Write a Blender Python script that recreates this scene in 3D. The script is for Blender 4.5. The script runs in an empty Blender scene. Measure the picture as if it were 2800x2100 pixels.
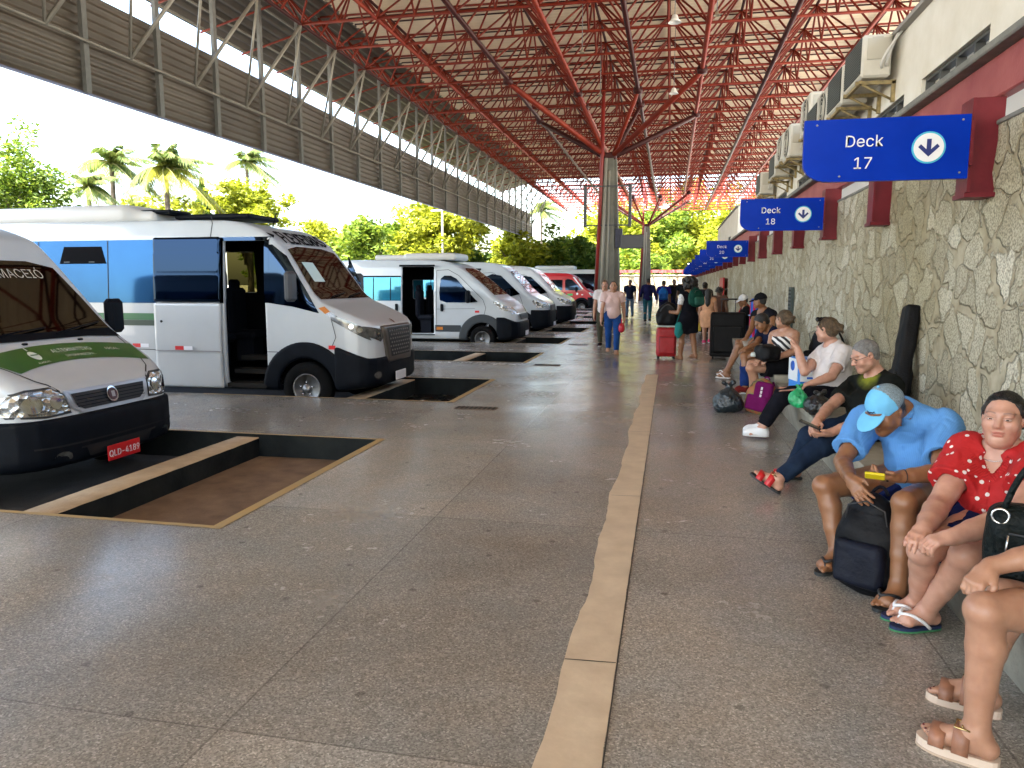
import bpy, bmesh, math, random
import numpy as np
from mathutils import Vector, Matrix
from mathutils.geometry import delaunay_2d_cdt
random.seed(7); RNG=np.random.default_rng(11)
scene=bpy.context.scene
COL=scene.collection
V=lambda *a: np.array(a,float)
def nrm(v):
    v=np.asarray(v,float); return v/max(1e-9,np.linalg.norm(v))
def mixv(a,b,t): return np.asarray(a,float)*(1-t)+np.asarray(b,float)*t

# ---------------------------------------------------------------- objects
def tag(o,label=None,cat=None,group=None,kind=None):
    if label: o['label']=label
    if cat: o['category']=cat
    if group: o['group']=group
    if kind: o['kind']=kind
    return o
def empty(name,loc,label=None,cat=None,group=None,rz=0):
    o=bpy.data.objects.new(name,None); COL.objects.link(o)
    o.location=tuple(loc); o.rotation_euler=(0,0,rz); o.empty_display_size=.2
    return tag(o,label,cat,group)
def link(name,me,mat=None,parent=None):
    o=bpy.data.objects.new(name,me); COL.objects.link(o)
    if mat is not None and not me.materials:
        for m in (mat if isinstance(mat,(list,tuple)) else [mat]): me.materials.append(m)
    if parent is not None: o.parent=parent
    return o
def np_mesh(name,vs,fs,smooth=True,midx=None,uv=None):
    """vs (n,3); fs list of arrays each (m,k)"""
    me=bpy.data.meshes.new(name)
    vs=np.asarray(vs,np.float32)
    if not isinstance(fs,(list,tuple)) or (len(fs) and not hasattr(fs[0],'ndim')): fs=[np.asarray(fs)]
    fs=[np.asarray(f,np.int32) for f in fs if len(f)]
    me.vertices.add(len(vs)); me.vertices.foreach_set('co',vs.ravel())
    nl=sum(f.size for f in fs); nf=sum(len(f) for f in fs)
    me.loops.add(nl); me.polygons.add(nf)
    if nf:
        me.loops.foreach_set('vertex_index',np.concatenate([f.ravel() for f in fs]))
        tot=np.concatenate([np.full(len(f),f.shape[1],np.int32) for f in fs])
        st=np.concatenate([[0],np.cumsum(tot)[:-1]]).astype(np.int32)
        me.polygons.foreach_set('loop_start',st)
        if midx is not None: me.polygons.foreach_set('material_index',np.asarray(midx,np.int32))
        me.polygons.foreach_set('use_smooth',np.full(nf,bool(smooth)))
    me.update(calc_edges=True); me.validate()
    return me
class MB:
    """collects boxes, tubes, lathes, prisms into one mesh"""
    def __init__(s): s.v=[]; s.f=[]; s.n=0; s.sm=[]
    def add(s,vs,fs,smooth=False):
        vs=[tuple(map(float,p)) for p in vs]
        s.v+=vs
        for f in fs: s.f.append(tuple(i+s.n for i in f)); s.sm.append(smooth)
        s.n+=len(vs); return s
    def box(s,c,d,R=None,bev=0):
        c=np.asarray(c,float); h=np.asarray(d,float)/2
        if bev<=0:
            P=[(x,y,z) for x in (-1,1) for y in (-1,1) for z in (-1,1)]
            vs=[np.array(p)*h for p in P]
            fs=[(0,1,3,2),(4,6,7,5),(0,4,5,1),(2,3,7,6),(0,2,6,4),(1,5,7,3)]
        else:
            b=min(bev,min(h)*.9); vs=[];idx={}
            for sx in (-1,1):
                for sy in (-1,1):
                    for sz in (-1,1):
                        for ax in range(3):
                            e=h-b; e[ax]=h[ax]
                            idx[(sx,sy,sz,ax)]=len(vs); vs.append(np.array((sx,sy,sz))*e)
            fs=[]
            for ax in range(3):
                o=[i for i in range(3) if i!=ax]
                for sg in (-1,1):
                    q=[]
                    for (a,b2) in ((-1,-1),(1,-1),(1,1),(-1,1)):
                        k=[0,0,0];k[ax]=sg;k[o[0]]=a;k[o[1]]=b2;q.append(idx[(*k,ax)])
                    fs.append(q if (sg>0)==(ax!=1) else q[::-1])
                for a in (-1,1):
                    for b2 in (-1,1):
                        q=[]
                        k=[0,0,0];k[o[0]]=a;k[o[1]]=b2
                        for sg,ax2 in ((-1,o[0]),(1,o[0]),(1,o[1]),(-1,o[1])):
                            k[ax]=sg;q.append(idx[(*k,ax2)])
                        fs.append(q)
            for sx in (-1,1):
                for sy in (-1,1):
                    for sz in (-1,1): fs.append([idx[(sx,sy,sz,a)] for a in range(3)])
        if R is not None: vs=[np.asarray(R)@p for p in vs]
        return s.add([p+c for p in vs],fs)
    def tube(s,pts,r,seg=8,caps=True,closed=False):
        pts=[np.asarray(p,float) for p in pts]; n=len(pts)
        rs=r if hasattr(r,'__len__') else [r]*n
        base=None;vs=[]
        for i,p in enumerate(pts):
            a=pts[(i-1)%n] if (closed or i>0) else p; b=pts[(i+1)%n] if (closed or i<n-1) else p
            t=nrm(b-a)
            if base is None: base=nrm(np.cross(t,(0,0,1) if abs(t[2])<.9 else (1,0,0)))
            base=nrm(base-t*np.dot(base,t)); w=np.cross(t,base)
            for k in range(seg):
                an=2*math.pi*k/seg; vs.append(p+(base*math.cos(an)+w*math.sin(an))*rs[i])
        fs=[]
        for i in range(n if closed else n-1):
            j=(i+1)%n
            for k in range(seg):
                k2=(k+1)%seg; fs.append((i*seg+k,i*seg+k2,j*seg+k2,j*seg+k))
        if caps and not closed:
            fs.append(tuple(range(seg))[::-1]); fs.append(tuple((n-1)*seg+k for k in range(seg)))
        return s.add(vs,fs,True)
    def lathe(s,prof,c=(0,0,0),axis='z',seg=24,smooth=True):
        vs=[];n=len(prof)
        for (r,h) in prof:
            for k in range(seg):
                a=2*math.pi*k/seg; x,y=r*math.cos(a),r*math.sin(a)
                p={'z':(x,y,h),'y':(x,h,y),'x':(h,x,y)}[axis]; vs.append(np.array(p)+np.asarray(c,float))
        fs=[]
        for i in range(n-1):
            for k in range(seg):
                k2=(k+1)%seg; fs.append((i*seg+k,i*seg+k2,(i+1)*seg+k2,(i+1)*seg+k))
        fs.append(tuple(range(seg))[::-1]); fs.append(tuple((n-1)*seg+k for k in range(seg)))
        return s.add(vs,fs,smooth)
    def prism(s,poly,o,ex,ey,ez,depth):
        """2-D polygon in (ex,ey) axes extruded along ez by depth"""
        o,ex,ey,ez=[np.asarray(q,float) for q in (o,ex,ey,ez)];n=len(poly)
        vs=[o+ex*x+ey*y for x,y in poly]+[o+ex*x+ey*y+ez*depth for x,y in poly]
        fs=[tuple(range(n))[::-1],tuple(range(n,2*n))]+[(i,(i+1)%n,n+(i+1)%n,n+i) for i in range(n)]
        return s.add(vs,fs)
    def build(s,name,mat,parent=None,origin=None,smooth=None):
        me=bpy.data.meshes.new(name)
        vs=s.v if origin is None else [(x-origin[0],y-origin[1],z-origin[2]) for x,y,z in s.v]
        me.from_pydata(vs,[],s.f)
        me.polygons.foreach_set('use_smooth',s.sm if smooth is None else [smooth]*len(s.f))
        bm=bmesh.new(); bm.from_mesh(me); bmesh.ops.recalc_face_normals(bm,faces=bm.faces); bm.to_mesh(me); bm.free()
        me.update()
        return link(name,me,mat,parent)
def bez(p0,p1,p2,n=8):
    p0,p1,p2=[np.asarray(p,float) for p in (p0,p1,p2)]
    return [(1-t)**2*p0+2*t*(1-t)*p1+t*t*p2 for t in np.linspace(0,1,n)]
import os
SANS=None
try:                       # Blender's own bundled sans serif, if this build has it
    _fp=os.path.join(bpy.utils.system_resource('DATAFILES'),'fonts','Inter.woff2')
    if os.path.exists(_fp): SANS=bpy.data.fonts.load(_fp)
except Exception: SANS=None
def text_mesh(s,size,extrude=.0,align='CENTER',bold=0,sx=1):
    cu=bpy.data.curves.new('lettering','FONT'); cu.body=s
    if SANS is not None: cu.font=SANS
    cu.size=size*.93; cu.extrude=extrude; cu.align_x=align; cu.align_y='CENTER'; cu.offset=bold; cu.resolution_u=3
    o=bpy.data.objects.new('lettering',cu); COL.objects.link(o)
    me=bpy.data.meshes.new_from_object(o.evaluated_get(bpy.context.evaluated_depsgraph_get()))
    bpy.data.objects.remove(o); bpy.data.curves.remove(cu)
    if sx!=1:
        for v in me.vertices: v.co.x*=sx
    me.materials.clear()
    return me
def text_obj(name,s,size,o,ex,ey,mat,parent,extrude=.002,bold=0,sx=1,align='CENTER'):
    me=text_mesh(s,size,extrude,align,bold,sx)
    o,ex,ey=[np.asarray(q,float) for q in (o,ex,ey)]; ez=np.cross(ex,ey)
    for v in me.vertices: v.co=Vector(o+ex*v.co.x+ey*v.co.y+ez*v.co.z)
    return link(name,me,mat,parent)

# ---------------------------------------------------------------- materials
def nodes(m):
    m.use_nodes=True; return m.node_tree.nodes,m.node_tree.links
MATS={}
def mat(name,col,rough=.5,metal=0,var=0,vscale=6,bump=0,bscale=40,spec=.5,sss=0,coat=0,col2=None,ior=None,rvar=0,detail=4,bdist=.02):
    if name in MATS: return MATS[name]
    m=bpy.data.materials.new(name); N,L=nodes(m); b=N['Principled BSDF']
    c=(*col,1); b.inputs['Base Color'].default_value=c; b.inputs['Roughness'].default_value=rough; b.inputs['Metallic'].default_value=metal
    b.inputs['Specular IOR Level'].default_value=spec
    if ior: b.inputs['IOR'].default_value=ior
    if sss: b.inputs['Subsurface Weight'].default_value=sss; b.inputs['Subsurface Radius'].default_value=(.02,.008,.004); b.inputs['Subsurface Scale'].default_value=.6
    if coat: b.inputs['Coat Weight'].default_value=coat; b.inputs['Coat Roughness'].default_value=.04
    tc=N.new('ShaderNodeTexCoord')
    if var or col2:
        n=N.new('ShaderNodeTexNoise'); n.inputs['Scale'].default_value=vscale; n.inputs['Detail'].default_value=detail; n.inputs['Roughness'].default_value=.6
        L.new(tc.outputs['Object'],n.inputs['Vector'])
        r=N.new('ShaderNodeValToRGB'); r.color_ramp.elements[0].position=.3; r.color_ramp.elements[1].position=.7
        if col2: a,z=col,col2
        else: a=[max(0,x*(1-var)) for x in col]; z=[min(1,x*(1+var)) for x in col]
        r.color_ramp.elements[0].color=(*a,1); r.color_ramp.elements[1].color=(*z,1)
        L.new(n.outputs['Fac'],r.inputs['Fac']); L.new(r.outputs['Color'],b.inputs['Base Color'])
        if rvar:
            mr=N.new('ShaderNodeMapRange'); mr.inputs[3].default_value=max(0,rough-rvar); mr.inputs[4].default_value=min(1,rough+rvar)
            L.new(n.outputs['Fac'],mr.inputs[0]); L.new(mr.outputs[0],b.inputs['Roughness'])
    if bump:
        n2=N.new('ShaderNodeTexNoise'); n2.inputs['Scale'].default_value=bscale; n2.inputs['Detail'].default_value=5
        L.new(tc.outputs['Object'],n2.inputs['Vector'])
        bp=N.new('ShaderNodeBump'); bp.inputs['Strength'].default_value=bump; bp.inputs['Distance'].default_value=bdist
        L.new(n2.outputs['Fac'],bp.inputs['Height']); L.new(bp.outputs['Normal'],b.inputs['Normal'])
    MATS[name]=m; return m

# ---------------------------------------------------------------- signed distance fields -> meshes
class Field:
    def __init__(s,h,pad=.03): s.h=h; s.pr=[]; s.pad=pad; s.noise=0
    def _p(s,fn,lo,hi,k,op,clip): s.pr.append((fn,np.asarray(lo,float),np.asarray(hi,float),k,op,clip or [])); return s
    def cone(s,a,b,ra,rb=None,k=.02,op='u',clip=None):
        a=np.asarray(a,float); b=np.asarray(b,float); rb=ra if rb is None else rb
        ba=b-a; l2=float(ba@ba)+1e-12
        def fn(x,y,z):
            px,py,pz=x-a[0],y-a[1],z-a[2]
            t=np.clip((px*ba[0]+py*ba[1]+pz*ba[2])/l2,0,1)
            return np.sqrt((px-t*ba[0])**2+(py-t*ba[1])**2+(pz-t*ba[2])**2)-(ra+(rb-ra)*t)
        r=max(ra,rb); return s._p(fn,np.minimum(a,b)-r,np.maximum(a,b)+r,k,op,clip)
    def chain(s,pts,rs,k=.02,op='u',clip=None):
        for i in range(len(pts)-1): s.cone(pts[i],pts[i+1],rs[i],rs[i+1],k,op,clip)
        return s
    def ball(s,c,r,k=.02,op='u',clip=None): return s.cone(c,np.asarray(c,float)+(0,0,1e-5),r,r,k,op,clip)
    def ell(s,c,r,R=None,k=.02,op='u',clip=None):
        c=np.asarray(c,float); r=np.asarray(r,float); R=np.eye(3) if R is None else np.asarray(R,float)
        def fn(x,y,z):
            px,py,pz=x-c[0],y-c[1],z-c[2]
            u=[px*R[0,i]+py*R[1,i]+pz*R[2,i] for i in range(3)]
            k0=np.sqrt((u[0]/r[0])**2+(u[1]/r[1])**2+(u[2]/r[2])**2); k1=np.sqrt((u[0]/r[0]**2)**2+(u[1]/r[1]**2)**2+(u[2]/r[2]**2)**2)
            return k0*(k0-1)/np.maximum(k1,1e-6)
        e=np.abs(R)@r; return s._p(fn,c-e,c+e,k,op,clip)
    def box(s,c,d,R=None,r=.01,k=.01,op='u',clip=None):
        c=np.asarray(c,float); hd=np.asarray(d,float)/2-r; R=np.eye(3) if R is None else np.asarray(R,float)
        def fn(x,y,z):
            px,py,pz=x-c[0],y-c[1],z-c[2]
            q=[np.abs(px*R[0,i]+py*R[1,i]+pz*R[2,i])-hd[i] for i in range(3)]
            return np.sqrt(np.maximum(q[0],0)**2+np.maximum(q[1],0)**2+np.maximum(q[2],0)**2)+np.minimum(np.maximum(q[0],np.maximum(q[1],q[2])),0)-r
        e=np.abs(R)@(np.asarray(d,float)/2); return s._p(fn,c-e,c+e,k,op,clip)
    def evaluate(s,planes=()):
        h=s.h
        lo=np.min([p[1] for p in s.pr if p[4]=='u'],0)-s.pad-2*h; hi=np.max([p[2] for p in s.pr if p[4]=='u'],0)+s.pad+2*h
        n=np.ceil((hi-lo)/h).astype(int)+1; s.lo=lo
        ax=[(lo[i]+h*np.arange(n[i])).astype(np.float32) for i in range(3)]
        D=np.full(n,.5,np.float32)
        for fn,a,b,k,op,clip in s.pr:
            m=k+2.5*h
            i0=np.clip(np.floor((a-m-lo)/h).astype(int),0,n-1); i1=np.clip(np.ceil((b+m-lo)/h).astype(int)+1,1,n)
            if (i1<=i0).any(): continue
            sl=tuple(slice(i0[i],i1[i]) for i in range(3))
            x=ax[0][sl[0]][:,None,None]; y=ax[1][sl[1]][None,:,None]; z=ax[2][sl[2]][None,None,:]
            d=fn(x,y,z).astype(np.float32)
            for (c,nn) in clip: d=np.maximum(d,(x-c[0])*nn[0]+(y-c[1])*nn[1]+(z-c[2])*nn[2])
            o=D[sl]
            if op=='u':
                hh=np.maximum(k-np.abs(o-d),0)/max(k,1e-6); D[sl]=np.minimum(o,d)-hh*hh*k*.25
            elif op=='s':
                d=-d; hh=np.maximum(k-np.abs(o-d),0)/max(k,1e-6); D[sl]=np.maximum(o,d)+hh*hh*k*.25
        X,Y,Z=ax[0][:,None,None],ax[1][None,:,None],ax[2][None,None,:]
        for (c,nn) in planes: D=np.maximum(D,(X-c[0])*nn[0]+(Y-c[1])*nn[1]+(Z-c[2])*nn[2]).astype(np.float32)
        if s.noise:
          for A,f,*rd in (s.noise if isinstance(s.noise,list) else [s.noise]):
            if rd:      # creases: sharp valleys between soft ridges
                q=np.sin(X*f+1.7*np.sin(Z*f*.55+1))*.8+np.sin(Z*f*.75+1.4*np.sin((X-Y)*f*.6))*.7+.5*np.sin(Y*f*.8+1.2*np.sin(Z*f*.9))
                D=(D+A*np.exp(-(q/.28)**2)).astype(np.float32); continue
            D=D+A*(np.sin(X*f+1.3*np.sin(Z*f*.7))*np.sin(Y*f*.9+1.1*np.sin(X*f*.8))+.6*np.sin(Z*f*1.3+1.7*np.sin((X+Y)*f*.6))*np.sin((X-Y)*f*1.1)).astype(np.float32)
        s.D=D; return D
    def mesh(s,planes=()):
        s.evaluate(planes); return nets(s.D,s.lo,s.h)
    def build(s,name,mat,parent=None,origin=(0,0,0),planes=()):
        v,q=s.mesh(planes)
        return link(name,np_mesh(name,v-np.asarray(origin,float),[q]),mat,parent)
def nets(D,lo,h):
    S=D<0
    n=D.shape
    c=np.zeros((n[0]-1,n[1]-1,n[2]-1),np.int8)
    for dx in (0,1):
        for dy in (0,1):
            for dz in (0,1): c+=S[dx:n[0]-1+dx,dy:n[1]-1+dy,dz:n[2]-1+dz]
    act=(c>0)&(c<8); I=np.argwhere(act)
    if not len(I): return np.zeros((0,3)),np.zeros((0,4),int)
    idx=np.full(act.shape,-1,np.int32); idx[act]=np.arange(len(I))
    P=np.zeros((len(I),3)); cnt=np.zeros(len(I))
    cor=[(a,b,d) for a in (0,1) for b in (0,1) for d in (0,1)]
    val={o:D[I[:,0]+o[0],I[:,1]+o[1],I[:,2]+o[2]] for o in cor}
    for o in cor:
        for a in range(3):
            if o[a]==0:
                o2=list(o);o2[a]=1;o2=tuple(o2); v0,v1=val[o],val[o2]
                m=(v0<0)!=(v1<0); t=np.where(m,v0/np.where(m,v0-v1,1),0)
                p=np.tile(np.array(o,float),(len(I),1)); p[:,a]+=t; P[m]+=p[m]; cnt[m]+=1
    vs=(I+P/cnt[:,None])*h+lo
    qs=[]
    for a in range(3):
        b,cx=(a+1)%3,(a+2)%3
        s0=[slice(None)]*3; s1=[slice(None)]*3
        s0[a]=slice(0,-1); s1[a]=slice(1,None)
        A=S[tuple(s0)];B=S[tuple(s1)]
        E=np.argwhere(A!=B)
        E=E[(E[:,b]>0)&(E[:,cx]>0)&(E[:,b]<n[b]-1)&(E[:,cx]<n[cx]-1)]
        ins=A[E[:,0],E[:,1],E[:,2]]
        def g(db,dc):
            e=E.copy(); e[:,b]-=db; e[:,cx]-=dc; return idx[e[:,0],e[:,1],e[:,2]]
        q=np.stack([g(1,1),g(0,1),g(0,0),g(1,0)],1)
        q[~ins]=q[~ins][:,::-1]; qs.append(q)
    return vs,np.concatenate(qs)
def merge(parts):
    vs=[];qs=[];n=0
    for v,q in parts: vs.append(v);qs.append(q+n);n+=len(v)
    return np.concatenate(vs),np.concatenate(qs)
# ================================================================ camera, world, sun
F_=1600.; CW=2212.
_p=math.atan(215.5/F_); _y=math.atan(344/math.hypot(F_,215.5))
fwv=V(-math.sin(_y)*math.cos(_p),math.cos(_y)*math.cos(_p),-math.sin(_p)); rtv=V(math.cos(_y),math.sin(_y),0); upv=np.cross(rtv,fwv)
cam=bpy.data.cameras.new('camera'); camo=bpy.data.objects.new('camera',cam); COL.objects.link(camo)
cam.sensor_width=36; cam.lens=36*F_/CW; cam.clip_end=2000; cam.clip_start=.05
camo.matrix_world=Matrix([[rtv[0],upv[0],-fwv[0],0],[rtv[1],upv[1],-fwv[1],0],[rtv[2],upv[2],-fwv[2],1.55],[0,0,0,1]])
scene.camera=camo
SUN_EL,SUN_AZ=math.radians(58),math.radians(-152)   # azimuth measured from +Y towards +X
sdir=V(math.sin(SUN_AZ)*math.cos(SUN_EL),math.cos(SUN_AZ)*math.cos(SUN_EL),math.sin(SUN_EL))
w=bpy.data.worlds.new('World'); scene.world=w; w.use_nodes=True
N,L=w.node_tree.nodes,w.node_tree.links
sky=N.new('ShaderNodeTexSky'); sky.sky_type='NISHITA'; sky.sun_disc=False; sky.sun_elevation=SUN_EL; sky.sun_rotation=SUN_AZ; sky.dust_density=3.; sky.air_density=1.2; sky.ozone_density=1.
L.new(sky.outputs['Color'],N['Background'].inputs['Color']); N['Background'].inputs['Strength'].default_value=.15
sl=bpy.data.lights.new('sun','SUN'); sl.energy=4.5; sl.angle=math.radians(.55); sl.color=(1,.95,.86)
so=bpy.data.objects.new('sun',sl); COL.objects.link(so); so.rotation_euler=Vector(sdir).to_track_quat('Z','Y').to_euler()
scene.view_settings.view_transform='Standard'; scene.view_settings.look='None'; scene.view_settings.exposure=3.15; scene.view_settings.gamma=1
cy=scene.cycles; cy.use_denoising=True; cy.max_bounces=9; cy.diffuse_bounces=6; cy.glossy_bounces=4; cy.transmission_bounces=4; cy.sample_clamp_indirect=6
cy.caustics_reflective=False; cy.caustics_refractive=False

# ================================================================ ground materials
def m_terrazzo():
    m=bpy.data.materials.new('polished terrazzo'); N,L=nodes(m); b=N['Principled BSDF']
    tc=N.new('ShaderNodeTexCoord'); O=tc.outputs['Object']
    def noise(s,d=3,rg=.6):
        n=N.new('ShaderNodeTexNoise'); n.inputs['Scale'].default_value=s; n.inputs['Detail'].default_value=d; n.inputs['Roughness'].default_value=rg; L.new(O,n.inputs['Vector']); return n
    def ramp(src,stops):
        r=N.new('ShaderNodeValToRGB'); e=r.color_ramp.elements
        while len(e)<len(stops): e.new(.5)
        for i,(p,c) in enumerate(stops): e[i].position=p; e[i].color=(*c,1) if len(c)==3 else c
        L.new(src,r.inputs['Fac']); return r
    def mix(f,a,c,mode='MIX'):
        x=N.new('ShaderNodeMix'); x.data_type='RGBA'; x.blend_type=mode
        if isinstance(f,(int,float)): x.inputs[0].default_value=f
        else: L.new(f,x.inputs[0])
        L.new(a,x.inputs[6]); L.new(c,x.inputs[7]); return x.outputs[2]
    vo=N.new('ShaderNodeTexVoronoi'); vo.inputs['Scale'].default_value=150; L.new(O,vo.inputs['Vector'])
    hs=N.new('ShaderNodeSeparateColor'); L.new(vo.outputs['Color'],hs.inputs[0])
    chips=ramp(hs.outputs[0],[(0,(.205,.198,.182)),(.35,(.295,.284,.264)),(.7,(.37,.356,.332)),(.93,(.445,.43,.402)),(1,(.6,.575,.54))])
    big=ramp(noise(.55,5).outputs['Fac'],[(.30,(.66,.63,.58)),(.5,(.9,.88,.85)),(.7,(1.08,1.06,1.03))])
    tint=ramp(noise(1.7,4).outputs['Fac'],[(.35,(1.02,.98,.93)),(.65,(.93,.97,1.0))])
    c=mix(1,chips.outputs['Color'],big.outputs['Color'],'MULTIPLY'); c=mix(1,c,tint.outputs['Color'],'MULTIPLY')
    # slab to slab tone
    sep=N.new('ShaderNodeSeparateXYZ'); L.new(O,sep.inputs[0])
    def math_(op,a,b2=None):
        x=N.new('ShaderNodeMath'); x.operation=op
        for i,q in enumerate((a,b2)):
            if q is None: continue
            if isinstance(q,(int,float)): x.inputs[i].default_value=q
            else: L.new(q,x.inputs[i])
        return x.outputs[0]
    ix=math_('FLOOR',math_('DIVIDE',math_('ADD',sep.outputs[0],1.51),1.33)); iy=math_('FLOOR',math_('DIVIDE',math_('ADD',sep.outputs[1],.3),2.45))
    cmb=N.new('ShaderNodeCombineXYZ'); L.new(ix,cmb.inputs[0]); L.new(iy,cmb.inputs[1])
    wn=N.new('ShaderNodeTexWhiteNoise'); wn.noise_dimensions='2D'; L.new(cmb.outputs[0],wn.inputs[0])
    slab=ramp(wn.outputs[0],[(0,(.82,.82,.82)),(1,(1.12,1.1,1.08))]); c=mix(1,c,slab.outputs['Color'],'MULTIPLY')
    # joints
    def joint(src,off,per,wd):
        a=math_('ABSOLUTE',math_('SUBTRACT',math_('FRACT',math_('ADD',math_('DIVIDE',math_('ADD',src,off),per),.5)),.5)); return math_('LESS_THAN',a,wd/per)
    j=math_('MAXIMUM',joint(sep.outputs[0],1.51,1.33*2,.0045),joint(sep.outputs[1],.3,2.45,.004))
    dk=N.new('ShaderNodeRGB'); dk.outputs[0].default_value=(.05,.043,.037,1); c=mix(math_('MULTIPLY',j,.45),c,dk.outputs[0])
    # dropped gum and stains
    v2=N.new('ShaderNodeTexVoronoi'); v2.voronoi_dimensions='2D'; v2.inputs['Scale'].default_value=1.45; L.new(O,v2.inputs['Vector'])
    st=ramp(v2.outputs['Distance'],[(.018,(1,1,1)),(.035,(0,0,0))]); c=mix(math_('MULTIPLY',st.outputs['Color'],.5),c,dk.outputs[0])
    L.new(c,b.inputs['Base Color'])
    rr=ramp(noise(.8,6,.65).outputs['Fac'],[(.3,(.15,.15,.15)),(.72,(.31,.31,.31))]); r2=noise(14,4).outputs['Fac']
    L.new(math_('ADD',rr.outputs['Color'],math_('MULTIPLY',math_('SUBTRACT',r2,.5),.12)),b.inputs['Roughness'])
    b.inputs['Specular IOR Level'].default_value=.52
    bp=N.new('ShaderNodeBump'); bp.inputs['Strength'].default_value=.05; bp.inputs['Distance'].default_value=.012; L.new(noise(3,4).outputs['Fac'],bp.inputs['Height']); L.new(bp.outputs['Normal'],b.inputs['Normal'])
    return m
M_floor=m_terrazzo()
M_stripe=mat('worn beige concrete strip',(.50,.39,.27),.5,var=.28,vscale=5,bump=.07,bscale=40,col2=(.66,.54,.39),detail=8)
M_yellow=mat('faded yellow edge paint',(.42,.27,.09),.6,var=.3,vscale=9,col2=(.34,.27,.15),detail=8)
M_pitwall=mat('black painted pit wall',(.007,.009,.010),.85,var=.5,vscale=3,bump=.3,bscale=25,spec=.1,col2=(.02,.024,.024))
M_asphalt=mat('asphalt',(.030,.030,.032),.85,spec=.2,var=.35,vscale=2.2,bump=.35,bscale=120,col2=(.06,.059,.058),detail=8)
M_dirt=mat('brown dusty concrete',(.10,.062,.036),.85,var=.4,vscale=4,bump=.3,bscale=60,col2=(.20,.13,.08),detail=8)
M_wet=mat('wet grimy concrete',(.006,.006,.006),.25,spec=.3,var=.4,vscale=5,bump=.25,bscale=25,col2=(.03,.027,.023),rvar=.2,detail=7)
M_kerbtop=mat('worn kerb concrete',(.36,.27,.17),.75,var=.3,vscale=5,bump=.3,bscale=40,col2=(.50,.39,.26))
M_yard=mat('pale yard ground',(.42,.38,.32),.9,var=.2,vscale=.3,col2=(.52,.48,.41))

# ================================================================ platform, bays, road
BAYS=[(4.12,6.86),(9.35,11.71),(14.45,16.62),(19.2,21.43),(24.1,26.5),(29.0,31.4),(34.3,36.5),(39.2,41.4),(44.1,46.3),(48.8,51.2),(53.8,56.2),(58.8,61.1),(63.7,66.)]
PX=-2.85; FX=-10.2; WX=2.1; PD=.28
def quad_mesh(name,rects,z,matl,kind='structure'):
    mb=MB()
    for x0,y0,x1,y1 in rects: mb.add([(x0,y0,z),(x1,y0,z),(x1,y1,z),(x0,y1,z)],[(0,1,2,3)])
    o=mb.build(name,matl); tag(o,kind=kind); return o
def platform():
    mb=MB(); ys=[-48]+[q for b in BAYS for q in b]+[78]
    rects=[(PX,-48,WX+.3,78)]+[(FX,ys[i],PX,ys[i+1]) for i in range(0,len(ys),2)]
    fs_top=[];
    for x0,y0,x1,y1 in rects: mb.add([(x0,y0,0),(x1,y0,0),(x1,y1,0),(x0,y1,0)],[(0,1,2,3)])
    o=mb.build('platform_floor',M_floor); tag(o,kind='structure')
    # risers down to the road, as one sheet
    mb=MB()
    for i,(a,b) in enumerate(BAYS):
        mb.add([(PX,a,0),(PX,b,0),(PX,b,-PD),(PX,a,-PD)],[(0,1,2,3)])
        mb.add([(PX,a,0),(FX,a,0),(FX,a,-PD),(PX,a,-PD)],[(0,1,2,3)])
        mb.add([(PX,b,0),(FX,b,0),(FX,b,-PD),(PX,b,-PD)],[(0,1,2,3)])
    for i in range(0,len(ys),2): mb.add([(FX,ys[i],0),(FX,ys[i+1],0),(FX,ys[i+1],-PD),(FX,ys[i],-PD)],[(0,1,2,3)])
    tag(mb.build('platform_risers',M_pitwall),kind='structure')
platform()
quad_mesh('road',[(-34,-60,PX+.01,130)],-PD,M_asphalt)
quad_mesh('ground',[(-900,-700,900,1300)],-PD-.02,M_yard)
for i,(a,b) in enumerate(BAYS[:6]):
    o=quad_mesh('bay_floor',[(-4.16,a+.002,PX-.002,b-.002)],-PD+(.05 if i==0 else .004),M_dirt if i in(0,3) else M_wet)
# yellow edging
mb=MB()
def ystrip(x0,y0,x1,y1): mb.add([(x0,y0,.004),(x1,y0,.004),(x1,y1,.004),(x0,y1,.004)],[(0,1,2,3)])
for i,(a,b) in enumerate(BAYS[:8]):
    ystrip(PX,a-.05,PX+.075,b+.05); ystrip(-6.5 if i else -7,b,PX,b+.04); ystrip(-6.5,a-.045,PX,a)
tag(mb.build('edge_paint',M_yellow),kind='structure')
# beige strip with a wandering left edge, as in the photo
mb=MB(); ys=np.linspace(-2,12.95,160); rg=np.random.default_rng(3); left=[]
for i,y in enumerate(ys): left.append(-.385+.012*math.sin(y*2.1)+.01*math.sin(y*5.3+1)+rg.normal(0,.0025))
vs=[];fs=[]
for x,y in zip(left,ys): vs+=[(x,y,.004),(-.178+rg.normal(0,.0012),y,.004)]
for i in range(len(ys)-1): fs.append((2*i,2*i+1,2*i+3,2*i+2))
mb.add(vs,fs); tag(mb.build('floor_strip',M_stripe),kind='structure')
mb=MB()
for y in (1.1,2.88,5.35,7.8,10.2): mb.add([(-.39,y,.0062),(-.18,y+.012,.0062),(-.18,y+.018,.0062),(-.39,y+.006,.0062)],[(0,1,2,3)])
mb.add([(-.176,-2,.0062),(-.171,-2,.0062),(-.171,12.9,.0062),(-.176,12.9,.0062)],[(0,1,2,3)])
tag(mb.build('strip_joint',mat('dark joint',(.04,.034,.03),.8)),kind='structure')
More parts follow.
